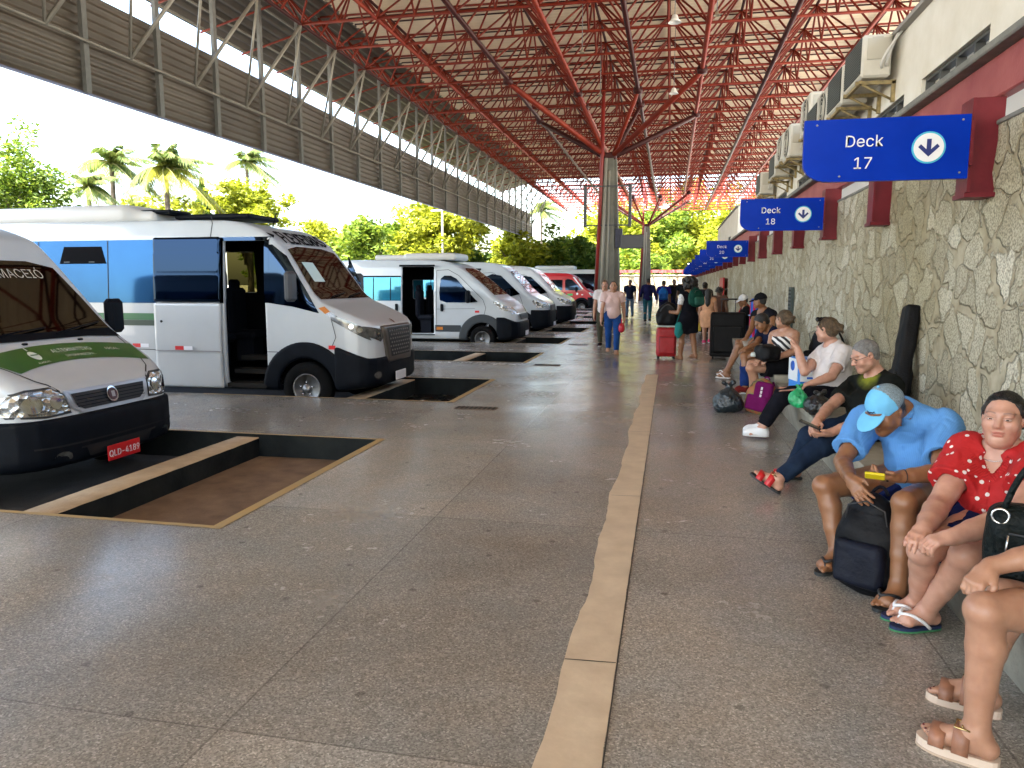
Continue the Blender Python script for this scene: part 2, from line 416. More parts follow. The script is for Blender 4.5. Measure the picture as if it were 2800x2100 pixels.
# wheel stops
for i,(a,b) in enumerate(BAYS[:10]):
    o=empty('wheel_stop',(-4.29,(a+b)/2,-PD),['low wheel stop beam across the front bay, before the van with the red plate','low wheel stop beam under the nose of the white and blue minibus','bare wheel stop beam across the empty bay past the minibus'][i] if i<3 else 'wheel stop beam across a bay farther along the platform','wheel stop','wheel stops across the bays')
    h=b-a-.004
    mb=MB(); mb.prism([(-.15,0),(.13,0),(.13,.235),(-.13,.235)],(0,h/2,0),(1,0,0),(0,0,1),(0,-1,0),h); mb.build('beam',M_pitwall,o)
    mb=MB(); rg=np.random.default_rng(i)
    n=24; vs=[];fs=[]
    for k in range(n+1):
        y=-h/2+h*k/n; e=rg.normal(0,.006)
        vs+=[(-.13,y,.236+rg.normal(0,.001)),(-.12+e*.3,y,.25),(.118+e,y,.25),(.132,y,.236+e*.3)]
    for k in range(n):
        for q in range(3): fs.append((4*k+q,4*k+q+1,4*k+5+q,4*k+4+q))
    mb.add(vs,fs,True); mb.build('worn_top',M_kerbtop,o)
# drain covers
for i,(x,y,l,ww) in enumerate(((-2.36,8.9,.52,.2),(-2.3,14.05,.5,.22),(-2.3,19.0,.5,.22))):
    o=empty('drain_cover',(x,y,.0),['metal drain cover set in the floor beside the minibus bay','metal drain cover in the floor past the empty bay','drain cover in the floor near the walking woman in pink'][i],'drain cover','drain covers in the floor')
    mb=MB(); mb.box((0,0,.004),(l,ww,.008)); mb.build('plate',mat('rusty drain iron',(.09,.065,.045),.7,var=.4,vscale=20),o)
    mb=MB()
    for k in range(9): mb.box((-l/2+l*(k+.5)/9,0,.0095),(l/9*.45,ww*.8,.003))
    mb.build('grating',mat('dark drain slots',(.02,.018,.016),.8),o)

# ================================================================ stone wall
def m_stone():
    m=bpy.data.materials.new('rubble stone wall'); N,L=nodes(m); b=N['Principled BSDF']
    tc=N.new('ShaderNodeTexCoord'); O=tc.outputs['Object']
    nz=N.new('ShaderNodeTexNoise'); nz.inputs['Scale'].default_value=1.9; nz.inputs['Detail'].default_value=4; L.new(O,nz.inputs['Vector'])
    mx=N.new('ShaderNodeVectorMath'); mx.operation='MULTIPLY_ADD'; mx.inputs[1].default_value=(.42,.42,.42); L.new(nz.outputs['Color'],mx.inputs[0]); L.new(O,mx.inputs[2])
    mp=N.new('ShaderNodeMapping'); mp.inputs['Scale'].default_value=(.2,1,1.05); L.new(mx.outputs[0],mp.inputs[0])
    v1=N.new('ShaderNodeTexVoronoi'); v1.feature='DISTANCE_TO_EDGE'; v1.inputs['Scale'].default_value=3.3; L.new(mp.outputs[0],v1.inputs['Vector'])
    v2=N.new('ShaderNodeTexVoronoi'); v2.inputs['Scale'].default_value=3.3; L.new(mp.outputs[0],v2.inputs['Vector'])
    r=N.new('ShaderNodeValToRGB'); r.color_ramp.elements[0].position=.035; r.color_ramp.elements[1].position=.085
    mm=N.new('ShaderNodeTexNoise'); mm.inputs['Scale'].default_value=6; mm.inputs['Detail'].default_value=6; L.new(O,mm.inputs['Vector']); md=N.new('ShaderNodeMath'); md.operation='MULTIPLY_ADD'; md.inputs[1].default_value=.50; L.new(mm.outputs['Fac'],md.inputs[0]); ms=N.new('ShaderNodeMath'); ms.operation='SUBTRACT'; L.new(v1.outputs['Distance'],md.inputs[2]); ms.inputs[1].default_value=.25; L.new(md.outputs[0],ms.inputs[0]); L.new(ms.outputs[0],r.inputs['Fac'])
    sc=N.new('ShaderNodeSeparateColor'); L.new(v2.outputs['Color'],sc.inputs[0])
    stone=N.new('ShaderNodeValToRGB'); e=stone.color_ramp.elements; e[0].color=(.40,.365,.28,1); e[1].color=(.62,.59,.50,1); k=e.new(.5); k.color=(.50,.465,.37,1); L.new(sc.outputs[0],stone.inputs['Fac'])
    sp=N.new('ShaderNodeTexNoise'); sp.inputs['Scale'].default_value=70; sp.inputs['Detail'].default_value=3; L.new(O,sp.inputs['Vector'])
    spr=N.new('ShaderNodeValToRGB'); spr.color_ramp.elements[0].position=.36; spr.color_ramp.elements[0].color=(.5,.49,.46,1); spr.color_ramp.elements[1].position=.6; spr.color_ramp.elements[1].color=(1.15,1.14,1.1,1); L.new(sp.outputs['Fac'],spr.inputs['Fac'])
    mu=N.new('ShaderNodeMix'); mu.data_type='RGBA'; mu.blend_type='MULTIPLY'; mu.inputs[0].default_value=1; L.new(stone.outputs[0],mu.inputs[6]); L.new(spr.outputs[0],mu.inputs[7])
    mn=N.new('ShaderNodeTexNoise'); mn.inputs['Scale'].default_value=9; mn.inputs['Detail'].default_value=7; L.new(O,mn.inputs['Vector'])
    mor=N.new('ShaderNodeValToRGB'); mor.color_ramp.elements[0].position=.3; mor.color_ramp.elements[0].color=(.31,.265,.18,1); mor.color_ramp.elements[1].position=.7; mor.color_ramp.elements[1].color=(.50,.45,.335,1); L.new(mn.outputs['Fac'],mor.inputs['Fac'])
    fin=N.new('ShaderNodeMix'); fin.data_type='RGBA'; L.new(r.outputs[0],fin.inputs[0]); L.new(mor.outputs[0],fin.inputs[6]); L.new(mu.outputs[2],fin.inputs[7])
    # broad stains
    bg=N.new('ShaderNodeTexNoise'); bg.inputs['Scale'].default_value=.7; bg.inputs['Detail'].default_value=6; L.new(O,bg.inputs['Vector'])
    bgr=N.new('ShaderNodeValToRGB'); bgr.color_ramp.elements[0].position=.35; bgr.color_ramp.elements[0].color=(.72,.68,.56,1); bgr.color_ramp.elements[1].position=.62; bgr.color_ramp.elements[1].color=(1,1,1,1); L.new(bg.outputs['Fac'],bgr.inputs['Fac'])
    f2=N.new('ShaderNodeMix'); f2.data_type='RGBA'; f2.blend_type='MULTIPLY'; f2.inputs[0].default_value=1; L.new(fin.outputs[2],f2.inputs[6]); L.new(bgr.outputs[0],f2.inputs[7])
    L.new(f2.outputs[2],b.inputs['Base Color']); b.inputs['Roughness'].default_value=.9; b.inputs['Specular IOR Level'].default_value=.2
    hm=N.new('ShaderNodeMath'); hm.operation='MULTIPLY_ADD'; hm.inputs[1].default_value=.35; L.new(mn.outputs['Fac'],hm.inputs[0]); L.new(r.outputs[0],hm.inputs[2])
    bp=N.new('ShaderNodeBump'); bp.inputs['Strength'].default_value=.9; bp.inputs['Distance'].default_value=.03; L.new(hm.outputs[0],bp.inputs['Height']); L.new(bp.outputs['Normal'],b.inputs['Normal'])
    return m
M_stone=m_stone()
M_coping=mat('grey weathered coping',(.16,.16,.145),.85,var=.3,vscale=6,bump=.2,col2=(.25,.245,.22))
M_red=mat('dark red painted concrete',(.11,.006,.012),.5,var=.25,vscale=4,bump=.08,col2=(.17,.012,.02),spec=.3)
M_beamred=mat('faded red beam paint',(.26,.04,.045),.6,var=.2,vscale=3,bump=.1,col2=(.36,.09,.085),detail=7)
M_white=mat('off white wall paint',(.68,.64,.54),.8,var=.1,vscale=2.5,bump=.08,bscale=50,col2=(.80,.77,.69),detail=7)
def wall_relief(name,x,y0,y1,z0,z1,parent):
    """front face of the rubble wall, gently uneven"""
    ny=int((y1-y0)/.12); nz=26; rg=np.random.default_rng(5)
    Y,Z=np.meshgrid(np.linspace(y0,y1,ny),np.linspace(z0,z1,nz),indexing='ij')
    d=.012*np.sin(Y*5.1+2*np.sin(Z*3))*np.sin(Z*6.3+Y)+.008*np.sin(Y*11+3*np.sin(Z*7.))
    vs=np.stack([np.full_like(Y,x)-np.abs(d),Y,Z],-1).reshape(-1,3)
    i=np.arange(ny*nz).reshape(ny,nz); q=np.stack([i[:-1,:-1],i[:-1,1:],i[1:,1:],i[1:,:-1]],-1).reshape(-1,4)
    return link(name,np_mesh(name,vs,[q]),M_stone,parent)
sw=empty('stone_wall',(0,0,0),'long rubble stone wall behind the bench, with red posts on it','wall')
wall_relief('stone_face',WX,-12,78,0,2.6,sw)
mb=MB(); mb.box((WX+.1,15.,1.3),(.18,126,2.6)); mb.build('wall_core',M_stone,sw)
mb=MB(); mb.box((WX+.09,15.,2.615),(.22,126,.03),bev=.006); mb.build('coping',M_coping,sw)
fw_=empty('stone_wall',(0,78.2,0),'low stone wall closing the far end of the platform','wall')
mb=MB(); mb.box((-6,0.25,1.22),(16.5,.5,2.44)); mb.build('stone_face',M_stone,fw_)
mb=MB(); mb.box((-6,0.2,2.47),(16.5,.62,.06)); mb.build('coping',M_white,fw_)
mb=MB(); mb.box((-6,0.1,2.86),(16.5,.18,.3))
mb.build('red_beam',M_beamred,fw_)
mb=MB()
for k in range(8): mb.box((-13.6+k*2.1,.13,2.6),(.14,.2,.22))
mb.build('red_post',M_red,fw_)
# upper white building on red beam
def upper(y0,y1,label,wins,ztop=3.93):
    u=empty('building',(WX,y0,0),label,'building')
    o=(WX,y0,0)
    ys=sorted([y0,y1]+[q for wn in wins for q in wn]); mb=MB()
    for i in range(len(ys)-1):
        a,b=ys[i],ys[i+1]
        if (a,b) in wins: mb.box((WX+.15,(a+b)/2,(3.33+ztop)/2),(.3,b-a,ztop-3.33))
        else: mb.box((WX+.15,(a+b)/2,(3.12+ztop)/2),(.3,b-a,ztop-3.12))
    mb.build('upper_wall',M_white,u,o)
    mb=MB(); mb.box((WX+.13,(y0+y1)/2,ztop+.02),(.4,y1-y0,.04)); mb.build('parapet_cap',mat('parapet grey',(.3,.29,.27),.8),u,o)
    for a,b in wins:
        f=MB(); d=.025; x=WX+.07
        f.box((x,(a+b)/2,3.33-d/2),(.07,b-a,d)); f.box((x,(a+b)/2,3.12+d/2),(.07,b-a,d))
        nb=4
        for k in range(nb+1): f.box((x,a+(b-a)*k/nb+(d/2 if k==0 else -d/2 if k==nb else 0),3.225),(.07,d,.16))
        fo=f.build('window',mat('dark aluminium frame',(.06,.06,.055),.5),u,o)
        g=MB(); g.box((x+.03,(a+b)/2,3.225),(.01,b-a-.02,.17)); g.build('pane',mat('dark window glass',(.03,.032,.03),.08,spec=.6),fo)
        s=MB(); rg=np.random.default_rng(int(a*10))
        for k in range(nb):
            cy_=a+(b-a)*(k+.5)/nb; ww=(b-a)/nb*.44
            for t in range(7):
                an=math.pi*t/6; s.tube([(x,cy_-ww*.9,3.14),(x,cy_-ww*.9+1.75*ww*math.cos(an)*(.6+.4*math.sin(an)) if math.cos(an)>0 else cy_+ww*1.7*math.cos(an)*.5,3.145+.165*math.sin(an))],.006,5)
            for rr in (.05,.1): s.tube([(x,cy_+rr*1.3*math.cos(q),3.225+rr*.8*math.sin(q)) for q in np.linspace(0,2*math.pi,13)[:-1]],.006,5,closed=True)
        s.build('grille',mat('tan grille metal',(.34,.27,.2),.6),fo)
    return u
upper(-48,19.6,'white upper building wall over the red beam, carrying the air conditioners',[(4.0,5.4),(5.95,7.4),(7.9,9.3),(12.6,14.05),(15.2,16.6)])
upper(26,37,'second white building farther along above the stone wall',[(29.,30.4),(32.,33.4)],4.1)
bb=empty('red_beam',(WX,0,0),'long dark red concrete beam under the white wall, on red posts','beam')
mb=MB(); mb.box((WX+.02,15.,2.92),(.09,126,.28),bev=.01); mb.build('beam',M_beamred,bb,(WX,0,0))
mb=MB(); mb.box((WX+.06,15.,3.09),(.36,126,.058),bev=.01); mb.build('ledge',M_coping,bb,(WX,0,0))
mb=MB(); mb.box((WX+1.1,15.,2.99),(2.05,126,.06)); mb.build('soffit',mat('white soffit',(.78,.78,.76),.8),bb,(WX,0,0))
for k in range(-4,30):
    y=5.66+2.43*k
    if y>77: break
    m2=MB(); m2.prism([(-.17,2.17),(.03,2.13),(.03,2.779),(-.17,2.779)],(WX,y,0),(1,0,0),(0,0,1),(0,1,0),.16)
    m2.box((WX-.075,y+.08,2.145),(.23,.22,.03)); m2.box((WX-.165,y+.08,2.47),(.02,.21,.61))
    m2.build('post',M_red,bb,(WX,0,0))
# ---------------------------------------------------------------- air conditioners
M_ac=mat('aged cream plastic',(.52,.50,.43),.5,var=.1,vscale=5,col2=(.62,.60,.53)); M_acg=mat('dark condenser grille',(.03,.035,.03),.6); M_acb=mat('rusty bracket',(.30,.23,.10),.6,var=.4,vscale=15)
acs=[(8.12,3.55,.40,0),(9.0,3.5,.42,0),(9.75,3.44,.46,1),(10.4,3.43,.44,0),(11.0,3.62,.5,1),(12.7,3.55,.5,1),(13.5,3.62,.45,1),(14.4,3.48,.4,0),(16.6,3.42,.45,0)]
names=['nearest of the row','second in the row','third in the row, with a round fan guard','fourth in the row','tall one with a cable','sixth in the row','seventh in the row','eighth in the row','last in the row']
for (y,z,h,fan),nm in zip(acs,names):
    o=empty('air_conditioner',(WX,y,z),'cream air conditioner on the white wall, '+nm,'air conditioner','air conditioners along the white wall')
    mb=MB(); mb.box((-.21,.36,h/2),(.27,.72,h),bev=.02); mb.build('casing',M_ac,o)
    if fan:
        mb=MB(); mb.lathe([(.0,0),(h*.42,0),(h*.42,.012)],(-.352,.3,h/2),'x',24); g=mb.build('fan_guard',M_acg,o)
        mb=MB()
        for r_ in (.12,.22,.32,.42): mb.tube([(-.36,.3+h*r_*math.cos(q),h/2+h*r_*math.sin(q)) for q in np.linspace(0,2*math.pi,21)[:-1]],.005,5,closed=True)
        mb.build('guard_rings',M_ac,o)
    else:
        mb=MB(); mb.box((-.3495,.36,h*.52),(.012,.68,h*.84)); g=mb.build('grille',M_acg,o)
        mb=MB()
        for k in range(14): mb.box((-.357,.36,h*.12+h*.8*k/13),(.004,.68,.006))
        mb.build('louvre',mat('grey green fins',(.12,.135,.12),.6),g)
    mb=MB(); mb.box((-.2,-.004,h*.66),(.2,.012,h*.5),bev=.004); mb.box((-.21,-.006,h*.9),(.1,.012,.025)); mb.build('service_panel',mat('cream panel',(.45,.43,.36),.5),o)
    mb=MB()
    for yy in (.1,.62):
        mb.box((-.18,yy,-.03),(.38,.035,.035)); mb.box((-.02,yy,-.12),(.035,.035,.2)); mb.tube([(-.33,yy,-.03),(-.02,yy,-.2)],.012,6)
    mb.box((-.33,.36,-.03),(.03,.62,.03)); mb.build('bracket',M_acb,o)
    mb=MB(); mb.tube(bez((-.12,-.01,h*.25),(-.14,-.1,h*.5),(-.02,-.05,h*1.05),7),.016,7); mb.tube(bez((-.16,-.01,h*.2),(-.22,-.08,h*.3),(-.03,-.12,h*.95),7),.012,7); mb.build('pipe',mat('white pipe lagging',(.6,.6,.57),.7),o)
# ---------------------------------------------------------------- deck signs
M_sign=mat('glossy blue sign panel',(.0015,.026,.34),.3,var=.2,vscale=2,spec=.06,col2=(.002,.036,.44)); M_wh=mat('white lettering',(.8,.82,.85),.5); M_cy=mat('cyan ring',(.05,.45,.68),.5); M_ink=mat('dark blue arrow',(.006,.02,.16),.5)
signs=[(17,5.60),(18,10.46),(20,20.18),(21,25.04),(22,29.9),(23,34.7),(24,39.6),(25,44.5),(26,49.3),(27,54.2),(28,59.0)]
for k,(n_,y) in enumerate(signs):
    o=empty('deck_sign',(WX,y,2.25),'blue hanging sign reading Deck %d with a white down arrow'%n_,'sign','blue deck signs along the wall')
    W,H,r_=1.04,.415,.13; x0=-1.23
    poly=[(x0+W,0),(x0+W,H),(x0,H)]+[(x0+r_*1.35-r_*1.35*math.cos(a),r_-r_*math.sin(a)) for a in np.linspace(0,math.pi/2,9)]
    mb=MB(); mb.prism(poly,(0,.04,0),(1,0,0),(0,0,1),(0,-1,0),.04); mb.build('panel',M_sign,o)
    mb=MB(); mb.box((x0+W+.012,.02,H*.55),(.02,.05,H*.7)); mb.build('clamp',M_red,o)
    text_obj('lettering','Deck',.158,(x0+.385,-.003,H*.64),(1,0,0),(0,0,1),M_wh,o,.001)
    text_obj('number',str(n_),.158,(x0+.385,-.003,H*.29),(1,0,0),(0,0,1),M_wh,o,.001)
    c=(x0+.79,0,H*.5)
    for bx,bz in ((.08,H-.035),(W-.05,H-.035),(W-.05,.04),(.24,.035)):
        mb=MB(); mb.lathe([(0,-.004),(.006,-.004),(.008,0),(.008,.002)],(x0+bx,0,bz),'y',8,False); mb.build('bolt',mat('dull bolt',(.25,.25,.26),.5,metal=.5),o)
    mb=MB(); mb.lathe([(.105,-.0055),(.105,-.0015)],c,'y',36,False); mb.build('ring',M_cy,o)
    mb=MB(); mb.lathe([(.093,-.0085),(.093,-.004)],c,'y',36,False); d=mb.build('disc',M_wh,o)
    t=.019
    ar=[(-.014,.055),(.014,.055),(.014,-.012),(.05,.022),(.066,.004),(0,-.06),(-.066,.004),(-.05,.022),(-.014,-.012)]
    mb=MB(); mb.prism(ar,(c[0],-.0095,c[2]),(1,0,0),(0,0,1),(0,-1,0),.002); mb.build('arrow',M_ink,d)
# ---------------------------------------------------------------- bench
M_bench=mat('worn bench concrete',(.20,.185,.15),.7,var=.3,vscale=4,bump=.3,bscale=30,col2=(.33,.31,.25),detail=8)
bn=empty('bench',(1.7,0,0),'low continuous concrete bench along the foot of the stone wall','bench')
mb=MB(); mb.prism([(1.36,0),(2.09,0),(2.09,.36),(1.28,.36),(1.28,.31)],(0,9.45,0),(1,0,0),(0,0,1),(0,-1,0),16.4); mb.build('bench_block',M_bench,bn,(1.7,0,0))
mb=MB(); mb.prism([(1.33,0),(2.09,0),(2.09,.45),(1.26,.45),(1.26,.38)],(0,40,0),(1,0,0),(0,0,1),(0,-1,0),30.55); mb.build('raised_bench_block',M_bench,bn,(1.7,0,0))
# things on the wall
o=empty('wall_grille',(WX,13.8,.5),'narrow dark green slotted panel fixed to the stone wall','grille')
mb=MB(); mb.box((-.04,0,.5),(.05,.3,1.0)); mb.build('panel',mat('dark green grey metal',(.05,.07,.065),.6),o)
mb=MB()
for k in range(15):
    for q in (-.09,0,.09): mb.box((-.067,q,.06+.063*k),(.006,.06,.03))
mb.build('slots',mat('slot black',(.02,.025,.025),.7),o)
o=empty('wall_panel',(WX,30.3,.95),'upright bright red panel on the stone wall, beyond the seated people','panel')
mb=MB(); mb.box((-.16,0,.42),(.06,2.0,.86),bev=.01); mb.build('board',mat('bright red board',(.42,.012,.012),.5),o)
mb=MB(); mb.box((-.07,-.8,.42),(.14,.06,.06)); mb.box((-.07,.8,.42),(.14,.06,.06)); mb.build('bracket',M_coping,o)
# litter on the wet bay floor
o=empty('paper_cup',(-3.55,10.3,-PD+.006),'crumpled white paper cup lying in the wet bay beside the minibus','litter')
f=Field(.008); f.ball((0,0,.07),.06,.03); f.ball((.04,.02,.05),.045,.03); f.ball((-.04,-.02,.045),.04,.03); f.noise=(.008,60); f.build('cup',mat('white paper',(.8,.8,.8),.7),o)
# ================================================================ canopy
A=2.43; ZC=9.4; ZT=11.0; CX0,CY0=-2.75,32.9
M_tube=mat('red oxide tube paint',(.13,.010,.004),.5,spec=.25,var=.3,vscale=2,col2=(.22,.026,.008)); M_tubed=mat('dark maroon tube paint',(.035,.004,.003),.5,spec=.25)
M_strut=mat('galvanised tube',(.23,.215,.175),.45,metal=.2,var=.15,vscale=3); M_post=mat('pale painted steel post',(.13,.132,.12),.6,var=.15)
def m_corr(name,c1,c2,axis,freq,rough=.6):
    m=bpy.data.materials.new(name); N,L=nodes(m); b=N['Principled BSDF']
    tc=N.new('ShaderNodeTexCoord'); n=N.new('ShaderNodeTexNoise'); n.inputs['Scale'].default_value=.5; n.inputs['Detail'].default_value=6; L.new(tc.outputs['Object'],n.inputs['Vector'])
    r=N.new('ShaderNodeValToRGB'); r.color_ramp.elements[0].position=.3; r.color_ramp.elements[1].position=.7; r.color_ramp.elements[0].color=(*c1,1); r.color_ramp.elements[1].color=(*c2,1); L.new(n.outputs['Fac'],r.inputs[0]); L.new(r.outputs[0],b.inputs['Base Color'])
    b.inputs['Roughness'].default_value=rough; return m
M_sheet=m_corr('tan roof sheet',(.70,.57,.39),(.82,.70,.51),'x',3); M_louv=m_corr('weathered louvre slat',(.060,.048,.035),(.10,.082,.060),'y',3,.5)
rf=empty('canopy_roof',(CX0,CY0,0),'huge red tubular space frame roof with tan sheets over the platform','roof')
RO=(CX0,CY0,0)
LX=[CX0+A*(i+.5) for i in range(-4,6)]            # lower chord lines
TX=[CX0+A*i for i in range(-4,6)]
LY=[CY0+A*(i+.5) for i in range(-14,21)]; TY=[CY0+A*i for i in range(-14,21)]
def tubeo(name,a,b,r,m=None,seg=8,parent=rf,org=None):
    mb=MB(); mb.tube([a,b],r,seg); return mb.build(name,m or M_tube,parent,org or RO)
thick={3,4,5,2,6}
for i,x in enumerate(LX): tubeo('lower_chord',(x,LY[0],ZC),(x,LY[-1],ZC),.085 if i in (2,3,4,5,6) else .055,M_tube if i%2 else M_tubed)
for y in LY: tubeo('lower_chord',(LX[0],y,ZC),(LX[-1],y,ZC),.048)
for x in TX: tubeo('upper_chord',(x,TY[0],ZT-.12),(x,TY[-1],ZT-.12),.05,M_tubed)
for y in TY: tubeo('upper_chord',(TX[0],y,ZT-.12),(TX[-1],y,ZT-.12),.04)
dg=[]
for i,x in enumerate(LX):
    for j,y in enumerate(LY):
        for sx in (-.5,.5):
            for sy in (-.5,.5):
                tx,ty=x+A*sx,y+A*sy
                if tx<TX[0]-.1 or tx>TX[-1]+.1 or ty<TY[0]-.1 or ty>TY[-1]+.1: continue
                dg.append(((x,y,ZC),(tx,ty,ZT-.12)))
for x in LX:
    for y in TY[:-1]:
        for sx in (-.5,.5):
            if TX[0]-.1<x+A*sx<TX[-1]+.1: dg.append(((x,y,ZC),(x+A*sx,y,ZT-.12)))
for y in LY:
    for x in TX[1:]:
        for sy in (-.5,.5): dg.append(((x,y,ZC),(x,y+A*sy,ZT-.12)))
dg.sort(key=lambda q:(abs(q[0][1]-14)+abs(q[0][0]+2)*.5))
for a,b in dg[:100]: tubeo('diagonal_strut',a,b,.034,M_tubed if (int(a[0]*7+b[1]*3)%2) else M_tube,6)
mb=MB()
for a,b in dg[100:]: mb.tube([a,b],.034,6,caps=False)
tag(mb.build('diagonal_struts',M_tube,rf,RO),kind='stuff')
# roof sheets: corrugated, ribs across the hall
def corr(name,P,mt,parent,origin):
    return link(name,np_mesh(name,P[0]-np.asarray(origin,float),[P[1]]),mt,parent)
def corr_sheet(x0,x1,y0,y1,z0,z1,along,pitch,amp):
    """z varies linearly along x from z0 to z1; ribs run along `along`"""
    if along=='x':
        n=int((y1-y0)/pitch*4); t=np.linspace(0,1,n); Y=y0+(y1-y0)*t; off=amp*np.clip(2.2*np.sin(2*np.pi*(Y-y0)/pitch),-1,1)
        vs=np.concatenate([np.stack([np.full(n,x0),Y,z0+off],1),np.stack([np.full(n,x1),Y,z1+off],1)])
    else:
        n=int(math.hypot(x1-x0,z1-z0)/pitch*4); t=np.linspace(0,1,n); nx=-(z1-z0); nz=(x1-x0); l=math.hypot(nx,nz); s=amp*np.clip(2.2*np.sin(2*np.pi*t*math.hypot(x1-x0,z1-z0)/pitch),-1,1)
        X=x0+(x1-x0)*t+nx/l*s; Z=z0+(z1-z0)*t+nz/l*s
        vs=np.concatenate([np.stack([X,np.full(n,y0),Z],1),np.stack([X,np.full(n,y1),Z],1)])
    i=np.arange(n-1); q=np.stack([i,i+1,n+i+1,n+i],1); return vs,q
yR0,yR1=-20,68.5
ys=list(np.arange(yR0,yR1,A*3))+[yR1]
corr('roof_sheet',corr_sheet(-11.75,TX[-1]+1,yR0,yR1,ZT+.06,ZT+.06,'x',.30,.022),M_sheet,rf,RO)
corr('edge_sheet',corr_sheet(-15.6,-11.72,yR0,yR1,9.95,11.12,'y',.34,.06),M_louv,rf,RO)
for y in list(np.arange(TY[0]+A/2,yR1,A))+[yy+A*.25 for yy in TY if yy<yR1-2]: tubeo('sheet_purlin',(-11.6,y,ZT-.02),(TX[-1],y,ZT-.02),.03,M_tubed,5)
# purlins under the edge sheet
for x,z in ((-15.4,9.93),(-14.6,10.12),(-13.3,10.5)): tubeo('purlin',(x,yR0,z),(x,yR1,z),.035,M_strut,6)
for k,y in enumerate(TY):
    if y<yR1 and y>8: tubeo('rafter',(-11.3,y,10.88),(-15.5,y,9.82),.035,M_tube,6)
# ---------------------------------------------------------------- louvre screen hung along the open side
ls=empty('louvre_screen',(-12.8,CY0,0),'long brown louvre screen hanging along the open side of the roof','screen')
LO=(-12.8,CY0,0); y0,y1=-20.,69.
corr('louvre_panel',corr_sheet(-12.95,-12.75,y0,y1,8.0,5.74,'y',.2,.045),M_louv,ls,LO)
mb=MB(); mb.box((-12.76,(y0+y1)/2,5.73),(.06,y1-y0,.05)); mb.build('bottom_rail',mat('bluish flashing',(.17,.19,.30),.5),ls,LO)
PYS=[CY0+A*(i+.5) for i in range(-10,15)]
for y in PYS:
    mb=MB(); mb.box((-12.66,y,8.15),(.1,.15,4.85)); mb.build('post',M_post,ls,LO)
for y in PYS:
    N0=np.array((LX[0],y,ZC))
    for s in (-.5,.5):
        tubeo('strut',N0,(-12.5,y+s*A,6.76),.05 if s<0 else .036,M_strut,7,ls,LO)
tubeo('strut_rail',(-12.5,y0,6.76),(-12.5,y1,6.76),.03,M_strut,6,ls,LO)
# ---------------------------------------------------------------- tree columns
M_conc=mat('grey green concrete',(.10,.10,.08),.8,var=.2,vscale=2,bump=.15,col2=(.16,.155,.125),detail=7); M_concd=mat('dark fluted concrete',(.10,.10,.085),.85,var=.25,vscale=3)
def column(cx,cy,label,ztop=6.85,extras=True):
    o=empty('column',(cx,cy,0),label,'column','tree columns carrying the roof')
    def cross(w,d): return [(-w,-d),(-d,-d),(-d,-w),(d,-w),(d,-d),(w,-d),(w,d),(d,d),(d,w),(-d,w),(-d,d),(-w,d)]
    b,t=cross(.60,.40),cross(.33,.22)
    vs=[(x,y,-.02) for x,y in b]+[(x,y,ztop) for x,y in t]; n=12
    mb=MB(); mb.add(vs,[tuple(range(n))[::-1],tuple(range(n,2*n))]+[(i,(i+1)%n,n+(i+1)%n,n+i) for i in range(n)]); mb.build('shaft',M_conc,o)
    mb=MB(); mb.box((0,0,ztop+.1),(.62,.62,.3),bev=.05); mb.build('capital',M_tubed,o)
    for sx in (-1,1):
        for sy in (-1,1):
            for q,r_ in ((.5,.085),(1.5,.115)):
                e=np.array((sx*A*q,sy*A*q,ZC-.12)); s=np.array((sx*.16,sy*.16,ztop+.12))
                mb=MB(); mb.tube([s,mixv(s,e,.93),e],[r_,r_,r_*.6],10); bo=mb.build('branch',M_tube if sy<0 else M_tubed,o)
                mb=MB(); mb.lathe([(.0,-.16),(.17,-.13),(.2,0),(.17,.13),(0,.16)],(e[0],e[1],ZC-.06),'z',12); mb.build('node',M_tubed,bo)
    mb=MB(); mb.tube([(-.45,-.5,.0),(-.27,-.36,ztop),(-.25,-.34,ZT-.3)],.085,10); mb.build('rain_pipe',mat('bright red pipe',(.20,.012,.008),.45),o)
    mb=MB(); mb.tube([(-.22,-.58,.0),(-.1,-.36,ztop)],.07,8); mb.tube([(.04,-.62,.0),(.05,-.36,ztop-.5)],.045,8); mb.build('conduit',mat('pale conduit',(.26,.245,.20),.6),o)
    if extras:
        f=MB()
        for x in (-.95,.95): f.box((x,-.45,4.85),(.13,.13,1.75),bev=.02)
        f.box((0,-.45,5.68),(1.9,.05,.05)); f.box((0,-.45,4.05),(1.9,.05,.05)); f.build('loudspeaker_frame',mat('dark grey steel',(.04,.045,.05),.5),o)
        mb=MB(); mb.box((1.06,-.5,3.35),(.95,.2,.58),bev=.02); k=mb.build('screen_box',mat('black casing',(.006,.008,.018),.35),o)
        mb=MB(); mb.box((.5,-.42,3.5),(.3,.14,.8)); mb.build('bracket',mat('dark navy steel',(.01,.012,.035),.5),o)
    return o
column(CX0,CY0,'concrete column near the walking woman, with red branches fanning to the roof')
column(CX0+.35,70.6,'farther concrete column with red branches at the end of the roof',6.8,False)
